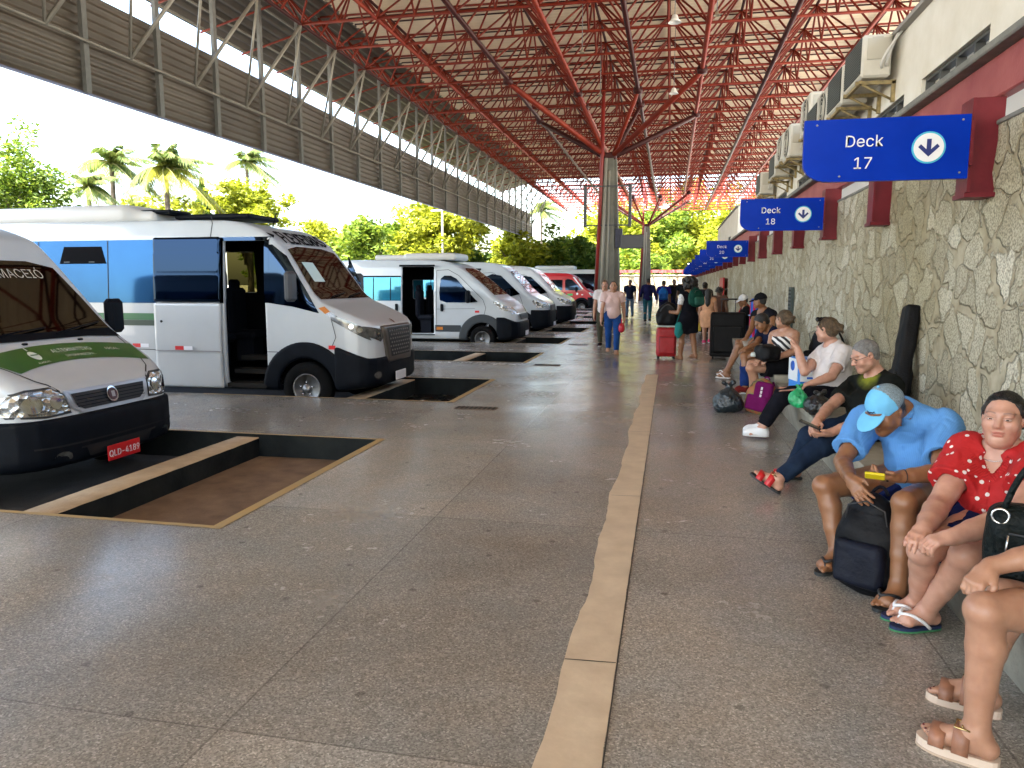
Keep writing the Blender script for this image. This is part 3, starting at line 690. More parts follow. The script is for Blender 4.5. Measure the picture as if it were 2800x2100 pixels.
# ---------------------------------------------------------------- pendant lamps
M_lamp=mat('white lamp shade',(.7,.7,.66),.5); M_rod=mat('grey lamp rod',(.2,.2,.2),.5)
for k,(x,y,z) in enumerate(((-.1,20.5,8.2),(-.1,27.8,8.2),(.75,16.2,7.9),(.9,19.6,8.0),(-2.9,18.5,8.4),(-2.8,23.2,8.4),(-2.7,28.,8.3))):
    o=empty('pendant_lamp',(x,y,z),['white pendant lamp on a rod, high left of the row over the walkway','white pendant lamp on a rod, farther along the walkway','small lamp on a thin rod, nearest on the right side','small lamp on a thin rod, second on the right side','glass lamp among the red tubes nearest the column','glass lamp among the red tubes midway to the column','glass lamp among the red tubes close before the column'][k],'lamp','pendant lamps under the roof')
    mb=MB(); mb.tube([(0,0,.1),(0,0,ZC+1-z)],.012,6); mb.build('rod',M_rod,o)
    s=1 if k<2 else .5
    mb=MB(); mb.lathe([(.03,.2),(.07,.18),(.1,.08),(.17,.0),(.165,.0),(.09,.07),(.05,.16)],(0,0,0),'z',16); so_=mb.build('shade',M_lamp if k<2 else mat('tan lamp glass',(.26,.22,.15),.4),o); so_.scale=(s,s,s)
# ================================================================ vans
def chaikin(P,n=2,closed=True):
    P=np.asarray(P,float)
    for _ in range(n):
        Q=np.roll(P,-1,0); P=np.stack([P*.75+Q*.25,P*.25+Q*.75],1).reshape(-1,2)
    return P
def poly_sdf(P,X,Y):
    """signed distance to closed polygon, X,Y grids"""
    P=np.asarray(P,float); d=np.full(X.shape,1e9); ins=np.zeros(X.shape,bool); n=len(P)
    for i in range(n):
        a=P[i];b=P[(i+1)%n]; e=b-a; wx,wy=X-a[0],Y-a[1]
        t=np.clip((wx*e[0]+wy*e[1])/(e@e+1e-12),0,1); d=np.minimum(d,(wx-e[0]*t)**2+(wy-e[1]*t)**2)
        c=((a[1]>Y)!=(b[1]>Y)); 
        with np.errstate(divide='ignore',invalid='ignore'): xi=a[0]+(Y-a[1])/(b[1]-a[1]+1e-15)*e[0]
        ins^=c&(X<xi)
    d=np.sqrt(d); return np.where(ins,-d,d)
def smax(a,b,k):
    h=np.maximum(k-np.abs(a-b),0)/k; return np.maximum(a,b)+h*h*k*.25
M_vwhite=mat('white van paint',(.46,.49,.50),.3,var=.05,vscale=1.5,coat=.5,detail=6); M_vred=mat('deep red van paint',(.42,.012,.02),.28,coat=.5); M_vgrey=mat('silver grey van paint',(.55,.56,.57),.3,metal=.2,coat=.4)
M_glass=mat('dark tinted glass',(.022,.036,.060),.05,metal=1); M_blueglass=mat('blue reflective window film',(.014,.06,.145),.07,metal=.5,spec=.15,var=.12,vscale=.8,col2=(.018,.078,.18)); M_wind=mat('windscreen glass',(.075,.068,.056),.03,metal=1)
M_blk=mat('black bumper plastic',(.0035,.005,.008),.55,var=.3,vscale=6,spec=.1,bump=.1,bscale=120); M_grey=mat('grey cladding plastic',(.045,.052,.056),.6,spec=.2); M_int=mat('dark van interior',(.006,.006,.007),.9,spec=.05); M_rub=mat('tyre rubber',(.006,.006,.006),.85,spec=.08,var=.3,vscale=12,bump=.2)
M_rim=mat('silver steel wheel',(.22,.22,.215),.4,metal=.6,var=.2,vscale=9); M_rimd=mat('dark wheel hole',(.02,.02,.02),.7)
def m_lens():
    m=bpy.data.materials.new('headlight lens'); N,L=nodes(m); b=N['Principled BSDF']
    tc=N.new('ShaderNodeTexCoord'); v=N.new('ShaderNodeTexVoronoi'); v.inputs['Scale'].default_value=17; L.new(tc.outputs['Object'],v.inputs['Vector'])
    r=N.new('ShaderNodeValToRGB'); e=r.color_ramp.elements; e[0].color=(.07,.07,.06,1); e[1].color=(.8,.82,.82,1); k=e.new(.35); k.color=(.42,.41,.37,1); k2=e.new(.6); k2.color=(.16,.16,.15,1)
    sc=N.new('ShaderNodeSeparateColor'); L.new(v.outputs['Color'],sc.inputs[0]); L.new(sc.outputs[0],r.inputs[0]); L.new(r.outputs[0],b.inputs['Base Color'])
    b.inputs['Metallic'].default_value=.75; b.inputs['Roughness'].default_value=.12; b.inputs['Coat Weight'].default_value=1
    bp=N.new('ShaderNodeBump'); bp.inputs['Strength'].default_value=.6; bp.inputs['Distance'].default_value=.03; L.new(v.outputs['Distance'],bp.inputs['Height']); L.new(bp.outputs['Normal'],b.inputs['Normal']); return m
M_lens=m_lens(); M_lensd=mat('smoked headlight',(.03,.03,.029),.12,metal=.4,coat=.5,col2=(.16,.16,.15),vscale=11); M_chrome=mat('chrome',(.5,.5,.5),.12,metal=1); M_redref=mat('red reflector',(.6,.01,.015),.35); M_whref=mat('white reflector',(.75,.77,.8),.35); M_seam=mat('panel gap',(.03,.03,.03),.8)
M_green=mat('green band',(.004,.10,.028),.35,col2=(.02,.17,.03),vscale=1.2); M_plate_r=mat('red number plate',(.50,.008,.012),.4); M_plate_w=mat('white number plate',(.72,.74,.78),.4); M_amber=mat('amber indicator',(.5,.16,.02),.3)
M_seat=mat('dark seat cloth',(.012,.014,.02),.95,spec=.05)
class Van:
    def __init__(s,name,label,loc,prof,half=1.0,plan=None,sect=None,paint=None,h=.025,L=6.0,group='vans parked in the bays',arch=((-1.0,.37),),hollow=None,holes=(),arch_r=.44,cat='van',top=None,hull=.12,rz=0):
        s.root=empty(name,loc,label,cat,group,rz)
        P=chaikin(prof,2); 
        zt=max(p[1] for p in prof); lo=np.array([-L-.1,-half-.12,.1]); hi=np.array([.1,half+.12,zt+.1]); n=np.ceil((hi-lo)/h).astype(int)+1
        xs,ys,zs=[lo[i]+h*np.arange(n[i]) for i in range(3)]
        a=poly_sdf(P,*np.meshgrid(xs,zs,indexing='ij')).astype(np.float32)[:,None,:]
        plan=plan or [(-L,-half),(-.55,-half),(-.12,-half*.86),(0,-half*.55),(.02,0),(0,half*.55),(-.12,half*.86),(-.55,half),(-L,half)]
        b=poly_sdf(chaikin(plan,1),*np.meshgrid(xs,ys,indexing='ij')).astype(np.float32)[:,:,None]
        sect=sect or [(-half*.97,.2),(-half,.6),(-half,1.2),(-half*.95,1.8),(-half*.87,zt-.06),(-half*.7,zt),(half*.7,zt),(half*.87,zt-.06),(half*.95,1.8),(half,1.2),(half,.6),(half*.97,.2)]
        c=poly_sdf(chaikin(sect,1),*np.meshgrid(ys,zs,indexing='ij')).astype(np.float32)[None,:,:]
        D=smax(smax(a,b,hull),c,.10)
        s.D0=D.copy(); s.lo=lo; s.h=h; s.n=n; s.g=(xs,ys,zs); s.half=half
        X,Y,Z=xs[:,None,None],ys[None,:,None],zs[None,None,:]
        for (ax,az) in arch:
            cyl=np.sqrt((X-ax)**2+(Z-az)**2)-arch_r; w=np.maximum(cyl,(half-.34)-np.abs(Y)); D=np.maximum(D,-w)
        if hollow:
            x0,x1,z0,z1=hollow; q=np.maximum(np.maximum(np.maximum(x0-X,X-x1),np.maximum(z0-Z,Z-z1)),s.D0+.075); D=np.maximum(D,-q)
        for (x0,x1,z0,z1,side) in holes:
            q=np.maximum(np.maximum(x0-X,X-x1),np.maximum(z0-Z,Z-z1)); q=np.maximum(q,(half-.45)-side*Y); D=np.maximum(D,-q)
        s.D=D; v,qd=nets(D.astype(np.float32),lo,h)
        # interior faces dark
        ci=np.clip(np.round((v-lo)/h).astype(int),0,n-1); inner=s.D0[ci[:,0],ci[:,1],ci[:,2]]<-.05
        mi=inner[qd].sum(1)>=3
        s.paint=paint or M_vwhite
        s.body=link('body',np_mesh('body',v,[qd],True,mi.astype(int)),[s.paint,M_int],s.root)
    def samp(s,p):
        g=(np.asarray(p)-s.lo)/s.h; i=np.clip(np.floor(g).astype(int),0,s.n-2); f=g-i; r=0
        for a in (0,1):
            for b in (0,1):
                for c in (0,1):
                    w=(f[:,0] if a else 1-f[:,0])*(f[:,1] if b else 1-f[:,1])*(f[:,2] if c else 1-f[:,2]); r=r+w*s.D0[i[:,0]+a,i[:,1]+b,i[:,2]+c]
        return r
    def hit(s,uv,view,off):
        """view: 'R' (-y side), 'L', 'F' (front), 'T' (top). uv: R/L (x,z), F (y,z), T (x,y)"""
        uv=np.asarray(uv,float); n=len(uv)
        if view in 'RL':
            sg=-1 if view=='R' else 1; t=np.linspace(s.half+.1,0,90); mk=lambda tt: np.stack([uv[:,0],sg*tt,uv[:,1]],1)
        elif view=='F': t=np.linspace(.08,-3.2,240); mk=lambda tt: np.stack([tt,uv[:,0],uv[:,1]],1)
        else: t=np.linspace(s.g[2][-1],.3,160); mk=lambda tt: np.stack([uv[:,0],uv[:,1],tt],1)
        prev=s.samp(mk(np.full(n,t[0]))); res=np.full(n,np.nan)
        for k in range(1,len(t)):
            cur=s.samp(mk(np.full(n,t[k]))); m=np.isnan(res)&(prev>0)&(cur<=0)
            if m.any(): res[m]=t[k-1]+(t[k]-t[k-1])*(prev[m]/(prev[m]-cur[m]))
            prev=cur
        bad=np.isnan(res)
        if bad.any():
            res[bad]=np.nanmedian(res) if (~bad).any() else 0
        p=mk(res); e=1e-2
        g=np.stack([s.samp(p+np.eye(3)[i]*e)-s.samp(p-np.eye(3)[i]*e) for i in range(3)],1); g/=np.maximum(np.linalg.norm(g,axis=1,keepdims=True),1e-6)
        return p+g*off
    def decal(s,name,poly,view,mt,off=.006,step=.06,parent=None,hole=None,smooth=0):
        P=chaikin(poly,smooth) if smooth else np.asarray(poly,float)
        def resample(P):
            out=[]
            for i in range(len(P)):
                a,b=P[i],P[(i+1)%len(P)]; k=max(1,int(np.linalg.norm(b-a)/step)); out+=[a+(b-a)*j/k for j in range(k)]
            return np.array(out)
        B=resample(P); edges=[(i,(i+1)%len(B)) for i in range(len(B))]; pts=list(B)
        if hole is not None:
            H=resample(np.asarray(hole,float)); o=len(pts); pts+=list(H); edges+=[(o+i,o+(i+1)%len(H)) for i in range(len(H))]
        mn,mx=B.min(0),B.max(0); st=step
        if (mx-mn).max()>step*1.5:
            gx,gy=np.meshgrid(np.arange(mn[0]+st/2,mx[0],st),np.arange(mn[1]+st/2,mx[1],st)); G=np.stack([gx.ravel(),gy.ravel()],1)
            ok=poly_sdf(P,G[:,0],G[:,1])<-st*.35
            if hole is not None: ok&=poly_sdf(np.asarray(hole,float),G[:,0],G[:,1])>st*.35
            pts+=list(G[ok])
        r=delaunay_2d_cdt([Vector(p) for p in pts],edges,[],2 if hole is not None else 1,1e-6)
        vv=np.array([(p.x,p.y) for p in r[0]]); fs=r[2]
        if hole is not None:
            cen=np.array([vv[list(f)].mean(0) for f in fs]); ok=(poly_sdf(P,cen[:,0],cen[:,1])<0)&(poly_sdf(np.asarray(hole,float),cen[:,0],cen[:,1])>0); fs=[f for f,o in zip(fs,ok) if o]
        p3=s.hit(vv,view,off)
        me=bpy.data.meshes.new(name); me.from_pydata([tuple(q) for q in p3],[],[tuple(f) for f in fs]); me.polygons.foreach_set('use_smooth',[True]*len(me.polygons))
        bm=bmesh.new(); bm.from_mesh(me)
        for f in bm.faces: 
            f.normal_update()
        ref={'R':Vector((0,-1,0)),'L':Vector((0,1,0)),'F':Vector((1,0,.3)),'T':Vector((0,0,1))}[view]
        for f in bm.faces:
            if f.normal.dot(ref)<0: f.normal_flip()
        bm.to_mesh(me); bm.free()
        return link(name,me,mt,parent or s.root)
    def text(s,name,body,size,pos,view,mt,off=.012,rot=0,sx=1,bold=0,parent=None,flip=1,bend=0,heavy=0):
        me=text_mesh(body,size,0,bold=bold,sx=sx); bm=bmesh.new(); bm.from_mesh(me)
        bmesh.ops.triangulate(bm,faces=bm.faces[:]); bmesh.ops.subdivide_edges(bm,edges=[e for e in bm.edges if e.calc_length()>.08],cuts=1,use_grid_fill=False); bmesh.ops.triangulate(bm,faces=bm.faces[:])
        uv=np.array([(v.co.x,v.co.y) for v in bm.verts]); c,sn=math.cos(rot),math.sin(rot)
        if bend: uv=np.stack([uv[:,0],uv[:,1]-bend*uv[:,0]**2],1)
        uv=np.stack([uv[:,0]*c-uv[:,1]*sn,uv[:,0]*sn+uv[:,1]*c],1)
        if view=='F': q=uv+np.asarray(pos)          # seen from the front +y is to the viewer's right
        elif view=='T': q=np.stack([uv[:,1],uv[:,0]],1)+np.asarray(pos)
        else: q=uv+np.asarray(pos)
        p3=s.hit(q,view,off)
        for v,p in zip(bm.verts,p3): v.co=Vector(p)
        if heavy:      # thicken the strokes with shifted layers, each a little prouder than the last
            base=list(bm.verts)+list(bm.edges)+list(bm.faces)
            for i,(a,c2) in enumerate(((heavy,0),(-heavy,0),(0,heavy),(0,-heavy))):
                r=bmesh.ops.duplicate(bm,geom=base); 
                for v in r['geom']:
                    if isinstance(v,bmesh.types.BMVert): v.co+=Vector((.0012*(i+1),a,c2+.0006*(i+1)))
        bm.to_mesh(me); bm.free(); return link(name,me,mt,parent or s.root)
    def shell(s,name,mt,off,region,parent=None,rnd=.02,arch=(),arch_r=.44):
        """solid piece hugging the body: region(X,Y,Z)->sdf"""
        xs,ys,zs=s.g; X,Y,Z=xs[:,None,None],ys[None,:,None],zs[None,None,:]
        R=region(X,Y,Z); d=smax(s.D0-off,R,rnd); d=np.maximum(d,-(s.D0+.06))
        for (ax,az) in arch:
            d=np.maximum(d,-(np.sqrt((X-ax)**2+(Z-az)**2)-arch_r+0*Y))
        v,q=nets(d.astype(np.float32),s.lo,s.h); return link(name,np_mesh(name,v,[q]),mt,parent or s.root)
    def solid(s,name,mt,region):
        xs,ys,zs=s.g; X,Y,Z=xs[:,None,None],ys[None,:,None],zs[None,None,:]; d=region(X,Y,Z,s.D0)
        v,q=nets(d.astype(np.float32),s.lo,s.h); return link(name,np_mesh(name,v,[q]),mt,s.root)
    def wheel(s,x,side,r=.36,wd=.22,rr=.21,style=0):
        w=empty('wheel',(x,side*(s.half-.13),r)); w.parent=s.root
        for k in ('label','category','group'):
            if k in w: del w[k]
        sg=side
        mb=MB(); mb.lathe([(rr,-.09*sg),(rr+.015,-.105*sg),(r-.06,-.11*sg),(r-.012,-.085*sg),(r,-.04*sg),(r,.05*sg),(r-.012,.09*sg),(r-.06,.112*sg),(rr+.02,.105*sg),(rr,.085*sg)],(0,0,0),'y',36); mb.build('tyre',M_rub,w)
        mb=MB(); mb.lathe([(rr+.004,.09*sg),(rr-.012,.096*sg),(rr-.03,.06*sg),(rr*.72,.045*sg),(rr*.55,.075*sg),(rr*.4,.08*sg),(rr*.36,.055*sg),(rr*.3,.055*sg),(rr*.28,.1*sg),(.0,.1*sg)],(0,0,0),'y',36); rim=mb.build('rim',M_rim,w)
        mb=MB()
        for k in range(8 if style==0 else 5):
            a=2*math.pi*k/(8 if style==0 else 5); c=(math.cos(a)*rr*.74,.054*sg,math.sin(a)*rr*.74)
            mb.lathe([(0,0),(rr*.11,0),(rr*.11,.008*sg),(0,.008*sg)],c,'y',10)
        mb.build('rim_hole',M_rimd,rim)
        mb=MB()
        for k in range(5):
            a=2*math.pi*k/5+.3; c=(math.cos(a)*rr*.44,.08*sg,math.sin(a)*rr*.44); mb.lathe([(0,.0),(.014,0),(.014,.018*sg),(0,.02*sg)],c,'y',6)
        mb.build('wheel_nut',M_chrome,rim)
    def mirror(s,x,z,side,mt=None,hgt=.34,wd=.2):
        y=side*(s.half+.13); mb=MB(); mb.box((x,y,z),(.12,wd,hgt),bev=.04); m=mb.build('mirror',mt or M_blk,s.root)
        mb=MB(); mb.tube([(x,side*(s.half-.12),z-.1),(x,y,z-.08)],.03,7); mb.build('mirror_arm',M_blk,m); return m
    def wiper(s,y0,y1,z0,z1):
        a=s.hit([(y0,z0)],'F',.02)[0]; b=s.hit([(y1,z1)],'F',.02)[0]; m=s.hit([((y0+y1)/2,(z0+z1)/2)],'F',.03)[0]
        mb=MB(); mb.tube([a,m,b],.008,6); mb.build('wiper',M_blk,s.root)
def box_region(x0,x1,z0,z1): return lambda X,Y,Z: np.maximum(np.maximum(x0-X,X-x1),np.maximum(z0-Z,Z-z1))+0*Y
def arch_trim(v,ax,az,r0,r1,zmax=9,mt=None,off=.022,name='wheel_arch',zmin=.2):
    for sg in (-1,1):
        def reg(X,Y,Z):
            d=np.sqrt((X-ax)**2+(Z-az)**2); return np.maximum(np.maximum(d-r1,r0-d),np.maximum(zmin-Z,(v.half-.3)-sg*Y))
        v.shell(name,mt or M_blk,off,reg,rnd=.015)
def reflector(v,x,z,l=.27,both=True,view='R'):
    o=v.decal('reflector',[(x,z),(x+l/2,z),(x+l/2,z+.055),(x,z+.055)],view,M_redref,.008)
    if both: v.decal('reflector',[(x+l/2,z),(x+l,z),(x+l,z+.055),(x+l/2,z+.055)],view,M_whref,.008)
def seats(v,x0,x1,n,z=.55):
    for i in range(n):
        x=x0+(x1-x0)*i/max(1,n-1)
        for y in (-.5,.45):
            mb=MB(); mb.box((x,y,z+.42),(.45,.5,.14),bev=.05); mb.box((x-.22,y,z+.8),(.13,.48,.75),bev=.05); mb.box((x-.24,y,z+1.22),(.1,.26,.18),bev=.04); mb.box((x,y,z+.18),(.3,.3,.36)); mb.build('seat',M_seat,v.root)
def seam(v,pts,view,wd=.012,mt=None,name='panel_gap',off=.005):
    pts=[np.asarray(p,float) for p in pts]; l=[];r=[]
    for i,p in enumerate(pts):
        t=nrm(np.append(pts[min(i+1,len(pts)-1)]-pts[max(i-1,0)],0))[:2]; nn=np.array((-t[1],t[0]))*wd/2; l.append(p+nn); r.append(p-nn)
    return v.decal(name,l+r[::-1],view,mt or M_seam,off,.08)

# ---------------------------------------------------------------- A: old white van at the left edge, nose towards us
LOC=lambda x,y: (x,y,-PD)
pA=[(.0,.30),(.03,.45),(.03,.66),(-.04,.76),(-.08,.92),(-.16,1.02),(-.45,1.18),(-.74,1.34),(-1.0,1.64),(-1.48,2.2),(-1.62,2.31),(-2.1,2.47),(-2.7,2.52),(-5.5,2.5),(-5.6,2.3),(-5.6,.35)]
a=Van('passenger_van','white van at the left edge with a green bonnet banner and red number plate',LOC(-4.87,5.72),pA,half=1.0,L=5.6,arch=((-.92,.36),(-4.3,.36)),h=.022,
  plan=[(-5.6,-1),(-.9,-1),(-.4,-.96),(-.12,-.84),(.0,-.55),(.04,0),(.0,.55),(-.12,.84),(-.4,.96),(-.9,1),(-5.6,1)])
bump=a.shell('bumper',M_blk,.035,lambda X,Y,Z: np.maximum(np.maximum(-.75-X,.24-Z),Z-(.735-.0*X))+0*Y,arch=((-.92,.36),),arch_r=.43)
a.decal('bumper_groove',[(-.8,.50),(.8,.50),(.8,.515),(-.8,.515)],'F',mat('groove black',(.004,.004,.005),.9),.045,parent=bump)
a.decal('air_intake',[(-.42,.36),(.42,.36),(.46,.47),(-.46,.47)],'F',mat('intake black',(.004,.004,.005),.9),.044,parent=bump)
for sy in (-1,1): a.decal('fog_lamp',[(sy*.62+.075*math.cos(t),.41+.05*math.sin(t)) for t in np.linspace(0,6.2832,13)[:-1]],'F',M_lensd,.044,parent=bump)
# grille, badge, lights
gr=a.decal('grille',[(-.50,.935),(.50,.935),(.47,.80),(.37,.735),(-.37,.735),(-.47,.80)],'F',mat('silver grille frame',(.30,.30,.30),.3,metal=.6),.012)
a.decal('grille_mesh',[(-.44,.905),(.44,.905),(.41,.81),(.34,.765),(-.34,.765),(-.41,.81)],'F',mat('grille black',(.006,.006,.007),.6),.018,parent=gr)
for k in range(4): a.decal('grille_bar',[(-.41,.79+.028*k),(.41,.79+.028*k),(.41,.796+.028*k),(-.41,.796+.028*k)],'F',M_blk,.024,parent=gr)
bd=a.decal('badge',[(.0+.066*math.cos(t),.845+.066*math.sin(t)) for t in np.linspace(0,6.2832,25)[:-1]],'F',M_chrome,.03)
a.decal('badge_disc',[(.0+.052*math.cos(t),.845+.052*math.sin(t)) for t in np.linspace(0,6.2832,25)[:-1]],'F',mat('badge dark',(.06,.012,.016),.4),.034,parent=bd)
a.decal('badge_mark',[(-.02,.82),(.02,.82),(.02,.87),(-.02,.87)],'F',mat('badge grey',(.35,.33,.33),.3),.037,parent=bd)
for sy in (-1,1):
    hp=[(sy*.50,.92),(sy*.60,.985),(sy*.80,.985),(sy*.93,.95),(sy*.95,.77),(sy*.70,.745),(sy*.47,.755)]
    hd=a.decal('headlight',hp,'F',mat('headlight surround',(.02,.02,.02),.5),.006)
    ip=[(sy*.51,.905),(sy*.60,.965),(sy*.80,.965),(sy*.92,.935),(sy*.935,.785),(sy*.70,.762),(sy*.485,.772)]
    a.decal('lens',ip,'F',M_lens,.014,parent=hd,step=.03)
    for (cy_,r_) in ((.60,.055),(.78,.068)):
        a.decal('reflector_bowl',[(sy*cy_+r_*math.cos(t),.86+r_*math.sin(t)) for t in np.linspace(0,6.2832,19)[:-1]],'F',M_chrome,.018,parent=hd,step=.03)
# windscreen with scuttle
ws=a.decal('windscreen',[(-.87,1.37),(.87,1.37),(.83,1.70),(.77,1.99),(.5,2.05),(-.5,2.05),(-.77,1.99),(-.83,1.70)],'F',M_wind,.007,step=.05)
a.decal('scuttle',[(-.88,1.30),(-.5,1.325),(.5,1.325),(.88,1.30),(.86,1.385),(-.86,1.385)],'F',M_blk,.011)
a.text('lettering','MACEIÓ',.175,(.31,1.925),'F',mat('cream sticker letters',(.42,.39,.31),.5),.012,sx=1.12,bend=.06,parent=ws)
a.wiper(-.55,.1,1.36,1.42); a.wiper(.15,.78,1.36,1.44)
# bonnet banner
def hood(pts): return [(x,y) for x,y in pts]
bn_poly=[(-.62+.035*(y/.86)**2*3,y) for y in np.linspace(-.86,.86,15)]+[(-.36+.10*(y/.7)**2-.02,y) for y in np.linspace(.80,-.68,13)]
M_ban=mat('green bonnet banner',(.006,.10,.018),.3,col2=(.045,.12,.012),vscale=1.1,coat=.4)
ban=a.decal('bonnet_banner',[(p[0]*1.0-.02,p[1]) for p in bn_poly],'T',M_ban,.006,step=.05)
M_bw=mat('banner white',(.62,.68,.58),.5)
def toptext(s,size,x,y,bold=0,sx=1):
    me=text_mesh(s,size,0,bold=bold,sx=sx); bm=bmesh.new(); bm.from_mesh(me); bmesh.ops.triangulate(bm,faces=bm.faces[:])
    uv=np.array([(v.co.x,v.co.y) for v in bm.verts]); q=np.stack([x-uv[:,1]+.10*((y+uv[:,0])/.86)**2,y+uv[:,0]],1)
    p3=a.hit(q,'T',.010)
    for v,p in zip(bm.verts,p3): v.co=Vector(p)
    bm.to_mesh(me); bm.free(); return link('lettering',me,M_bw,ban)
toptext('ALTERNATIVO',.098,-.54,.10); toptext('INTERMUNICIPAL',.058,-.455,.12); toptext('ARSAL',.075,-.53,.55); toptext('ALAGOAS',.045,-.42,-.34)
cr=[(-.505+.055*math.sin(t)*(1.15 if math.sin(t)>0 else 1),-.34+.05*math.cos(t)) for t in np.linspace(0,6.2832,15)[:-1]]
a.decal('crest',cr,'T',M_bw,.010,parent=ban); a.decal('crest_band',[(-.515,-.38),(-.515,-.30),(-.50,-.30),(-.50,-.38)],'T',M_ban,.013,parent=ban)
a.decal('crest_top',[(-.575,-.345),(-.575,-.335),(-.615,-.332),(-.615,-.348)],'T',M_bw,.010,parent=ban)
for y in (-.27,.36):
    p=a.hit([(-.66,y)],'T',.0)[0]; mb=MB(); mb.box(p+(0,0,.008),(.03,.05,.02),bev=.006); mb.build('washer_jet',M_blk,a.root)
seam(a,[(-.10,-.52),(-.2,-.66),(-.45,-.80),(-.74,-.86)],'T',.012); seam(a,[(-.10,.52),(-.2,.66),(-.45,.80),(-.74,.86)],'T',.012)
mbp=MB(); mbp.box((.078,-.04,.355),(.012,.40,.135),bev=.004); pl=mbp.build('number_plate',M_plate_r,a.root)
text_obj('lettering','QLD-4189',.118,(.0855,-.04,.35),(0,1,0),(0,0,1),M_plate_w,pl,.001,0,.95)
for sy in (-1,1):
    a.wheel(-.92,sy); a.wheel(-4.3,sy); a.mirror(-.92,1.5,sy,hgt=.36,wd=.22)
    vw='R' if sy<0 else 'L'; a.decal('door_window',[(-1.05,1.4),(-2.0,1.38),(-2.0,2.05),(-1.6,2.08)],vw,M_glass,.007); a.decal('side_window',[(-2.2,1.38),(-4.9,1.38),(-4.9,2.05),(-2.2,2.05)],vw,M_glass,.007)
    seam(a,[(-2.1,2.1),(-2.1,.4)],vw)

# ---------------------------------------------------------------- B: minibus
pB=[(.0,.32),(.02,.6),(.0,.95),(-.03,1.2),(-.09,1.29),(-.45,1.45),(-.86,1.61),(-1.06,1.9),(-1.36,2.33),(-1.6,2.55),(-1.95,2.70),(-2.5,2.78),(-7.3,2.80),(-7.4,2.6),(-7.4,.35)]
b=Van('minibus','white minibus with blue mirror windows, its boarding door slid open',LOC(-3.98,10.52),pB,half=1.02,L=7.4,arch=((-1.02,.37),(-5.4,.37)),h=.024,group='vans parked in the bays',cat='minibus',
  hollow=(-7.2,-.75,.42,2.62),holes=((-2.26,-1.62,.36,2.44,-1),(-3.42,-2.86,1.70,2.36,1)),
  plan=[(-7.4,-1.02),(-.8,-1.02),(-.3,-.97),(-.08,-.84),(.0,-.55),(.03,0),(0,.55),(-.08,.84),(-.3,.97),(-.8,1.02),(-7.4,1.02)])
for x in (-2.0,): pass
mb=MB(); 
for k,(x0,z) in enumerate(((0,.42),(.12,.60),(.24,.78))): mb.box((-1.94,-.86+x0*1.6,z-.03),(.62,.28,.06))
mb.build('step',mat('step edge',(.02,.019,.017),.8,spec=.1),b.root)
mb=MB(); mb.tube([(-1.72,-.55,.8),(-1.72,-.55,2.2)],.018,7); mb.build('grab_rail',M_grey,b.root)
seats(b,-4.2,-2.75,3,.6); 
mb=MB(); mb.box((-1.35,.45,1.0),(.5,.5,.16),bev=.05); mb.box((-1.6,.45,1.45),(.14,.5,.8),bev=.05); mb.box((-1.62,.45,1.92),(.1,.3,.2),bev=.05); mb.build('driver_seat',M_seat,b.root)
mb=MB(); mb.tube([(-.95+.06*math.cos(t),.45+.19*math.cos(t),1.5+.19*math.sin(t)) for t in np.linspace(0,6.28,17)[:-1]],.014,6,closed=True); mb.build('steering_wheel',M_blk,b.root)
for vw,hole in (('R',1),('L',0)):
    g=[(-7.2,1.56),(-3.36,1.56),(-3.36,2.47),(-7.2,2.47)] if vw=='R' else [(-7.2,1.56),(-3.5,1.56),(-3.5,2.47),(-7.2,2.47)]
    b.decal('side_window',g,vw,M_blueglass,.007,step=.12)
for xx in (-5.35,-4.15): seam(b,[(xx,1.57),(xx,2.46)],'R',.014,M_seam,'window_joint',.011)
qv=b.decal('opening_pane',[(-4.98,2.13),(-4.18,2.13),(-4.26,2.38),(-4.90,2.38)],'R',M_int,.014)
for xx in (-4.85,-4.42): b.decal('catch',[(xx-.05,2.145),(xx+.05,2.145),(xx+.05,2.165),(xx-.05,2.165)],'R',M_grey,.018,parent=qv)
# front door glass and A pillar
dg_=b.decal('door_window',[(-1.60,1.575),(-1.60,2.38),(-1.50,2.38),(-1.30,2.22),(-.90,1.60),(-.79,1.43),(-1.2,1.52)],'R',M_glass,.008,step=.05)
b.decal('door_window',[(-1.20,1.575),(-1.22,2.3),(-.90,1.60),(-.79,1.45)],'L',M_glass,.008,step=.05)
b.decal('opening_surround',[(-2.32,1.56),(-2.32,2.49),(-1.55,2.49),(-1.55,1.57),(-1.62,1.57),(-1.62,2.44),(-2.26,2.44),(-2.26,1.56)],'R',M_glass,.009,step=.05)
mt_=bpy.data.materials.new('tinted pane'); N_,L_=nodes(mt_); tr_=N_.new('ShaderNodeBsdfTransparent'); tr_.inputs[0].default_value=(.22,.21,.13,1); L_.new(tr_.outputs[0],N_['Material Output'].inputs[0])
mb=MB(); mb.box((-3.14,.985,2.03),(.60,.01,.70)); mb.build('far_window_pane',mt_,b.root)
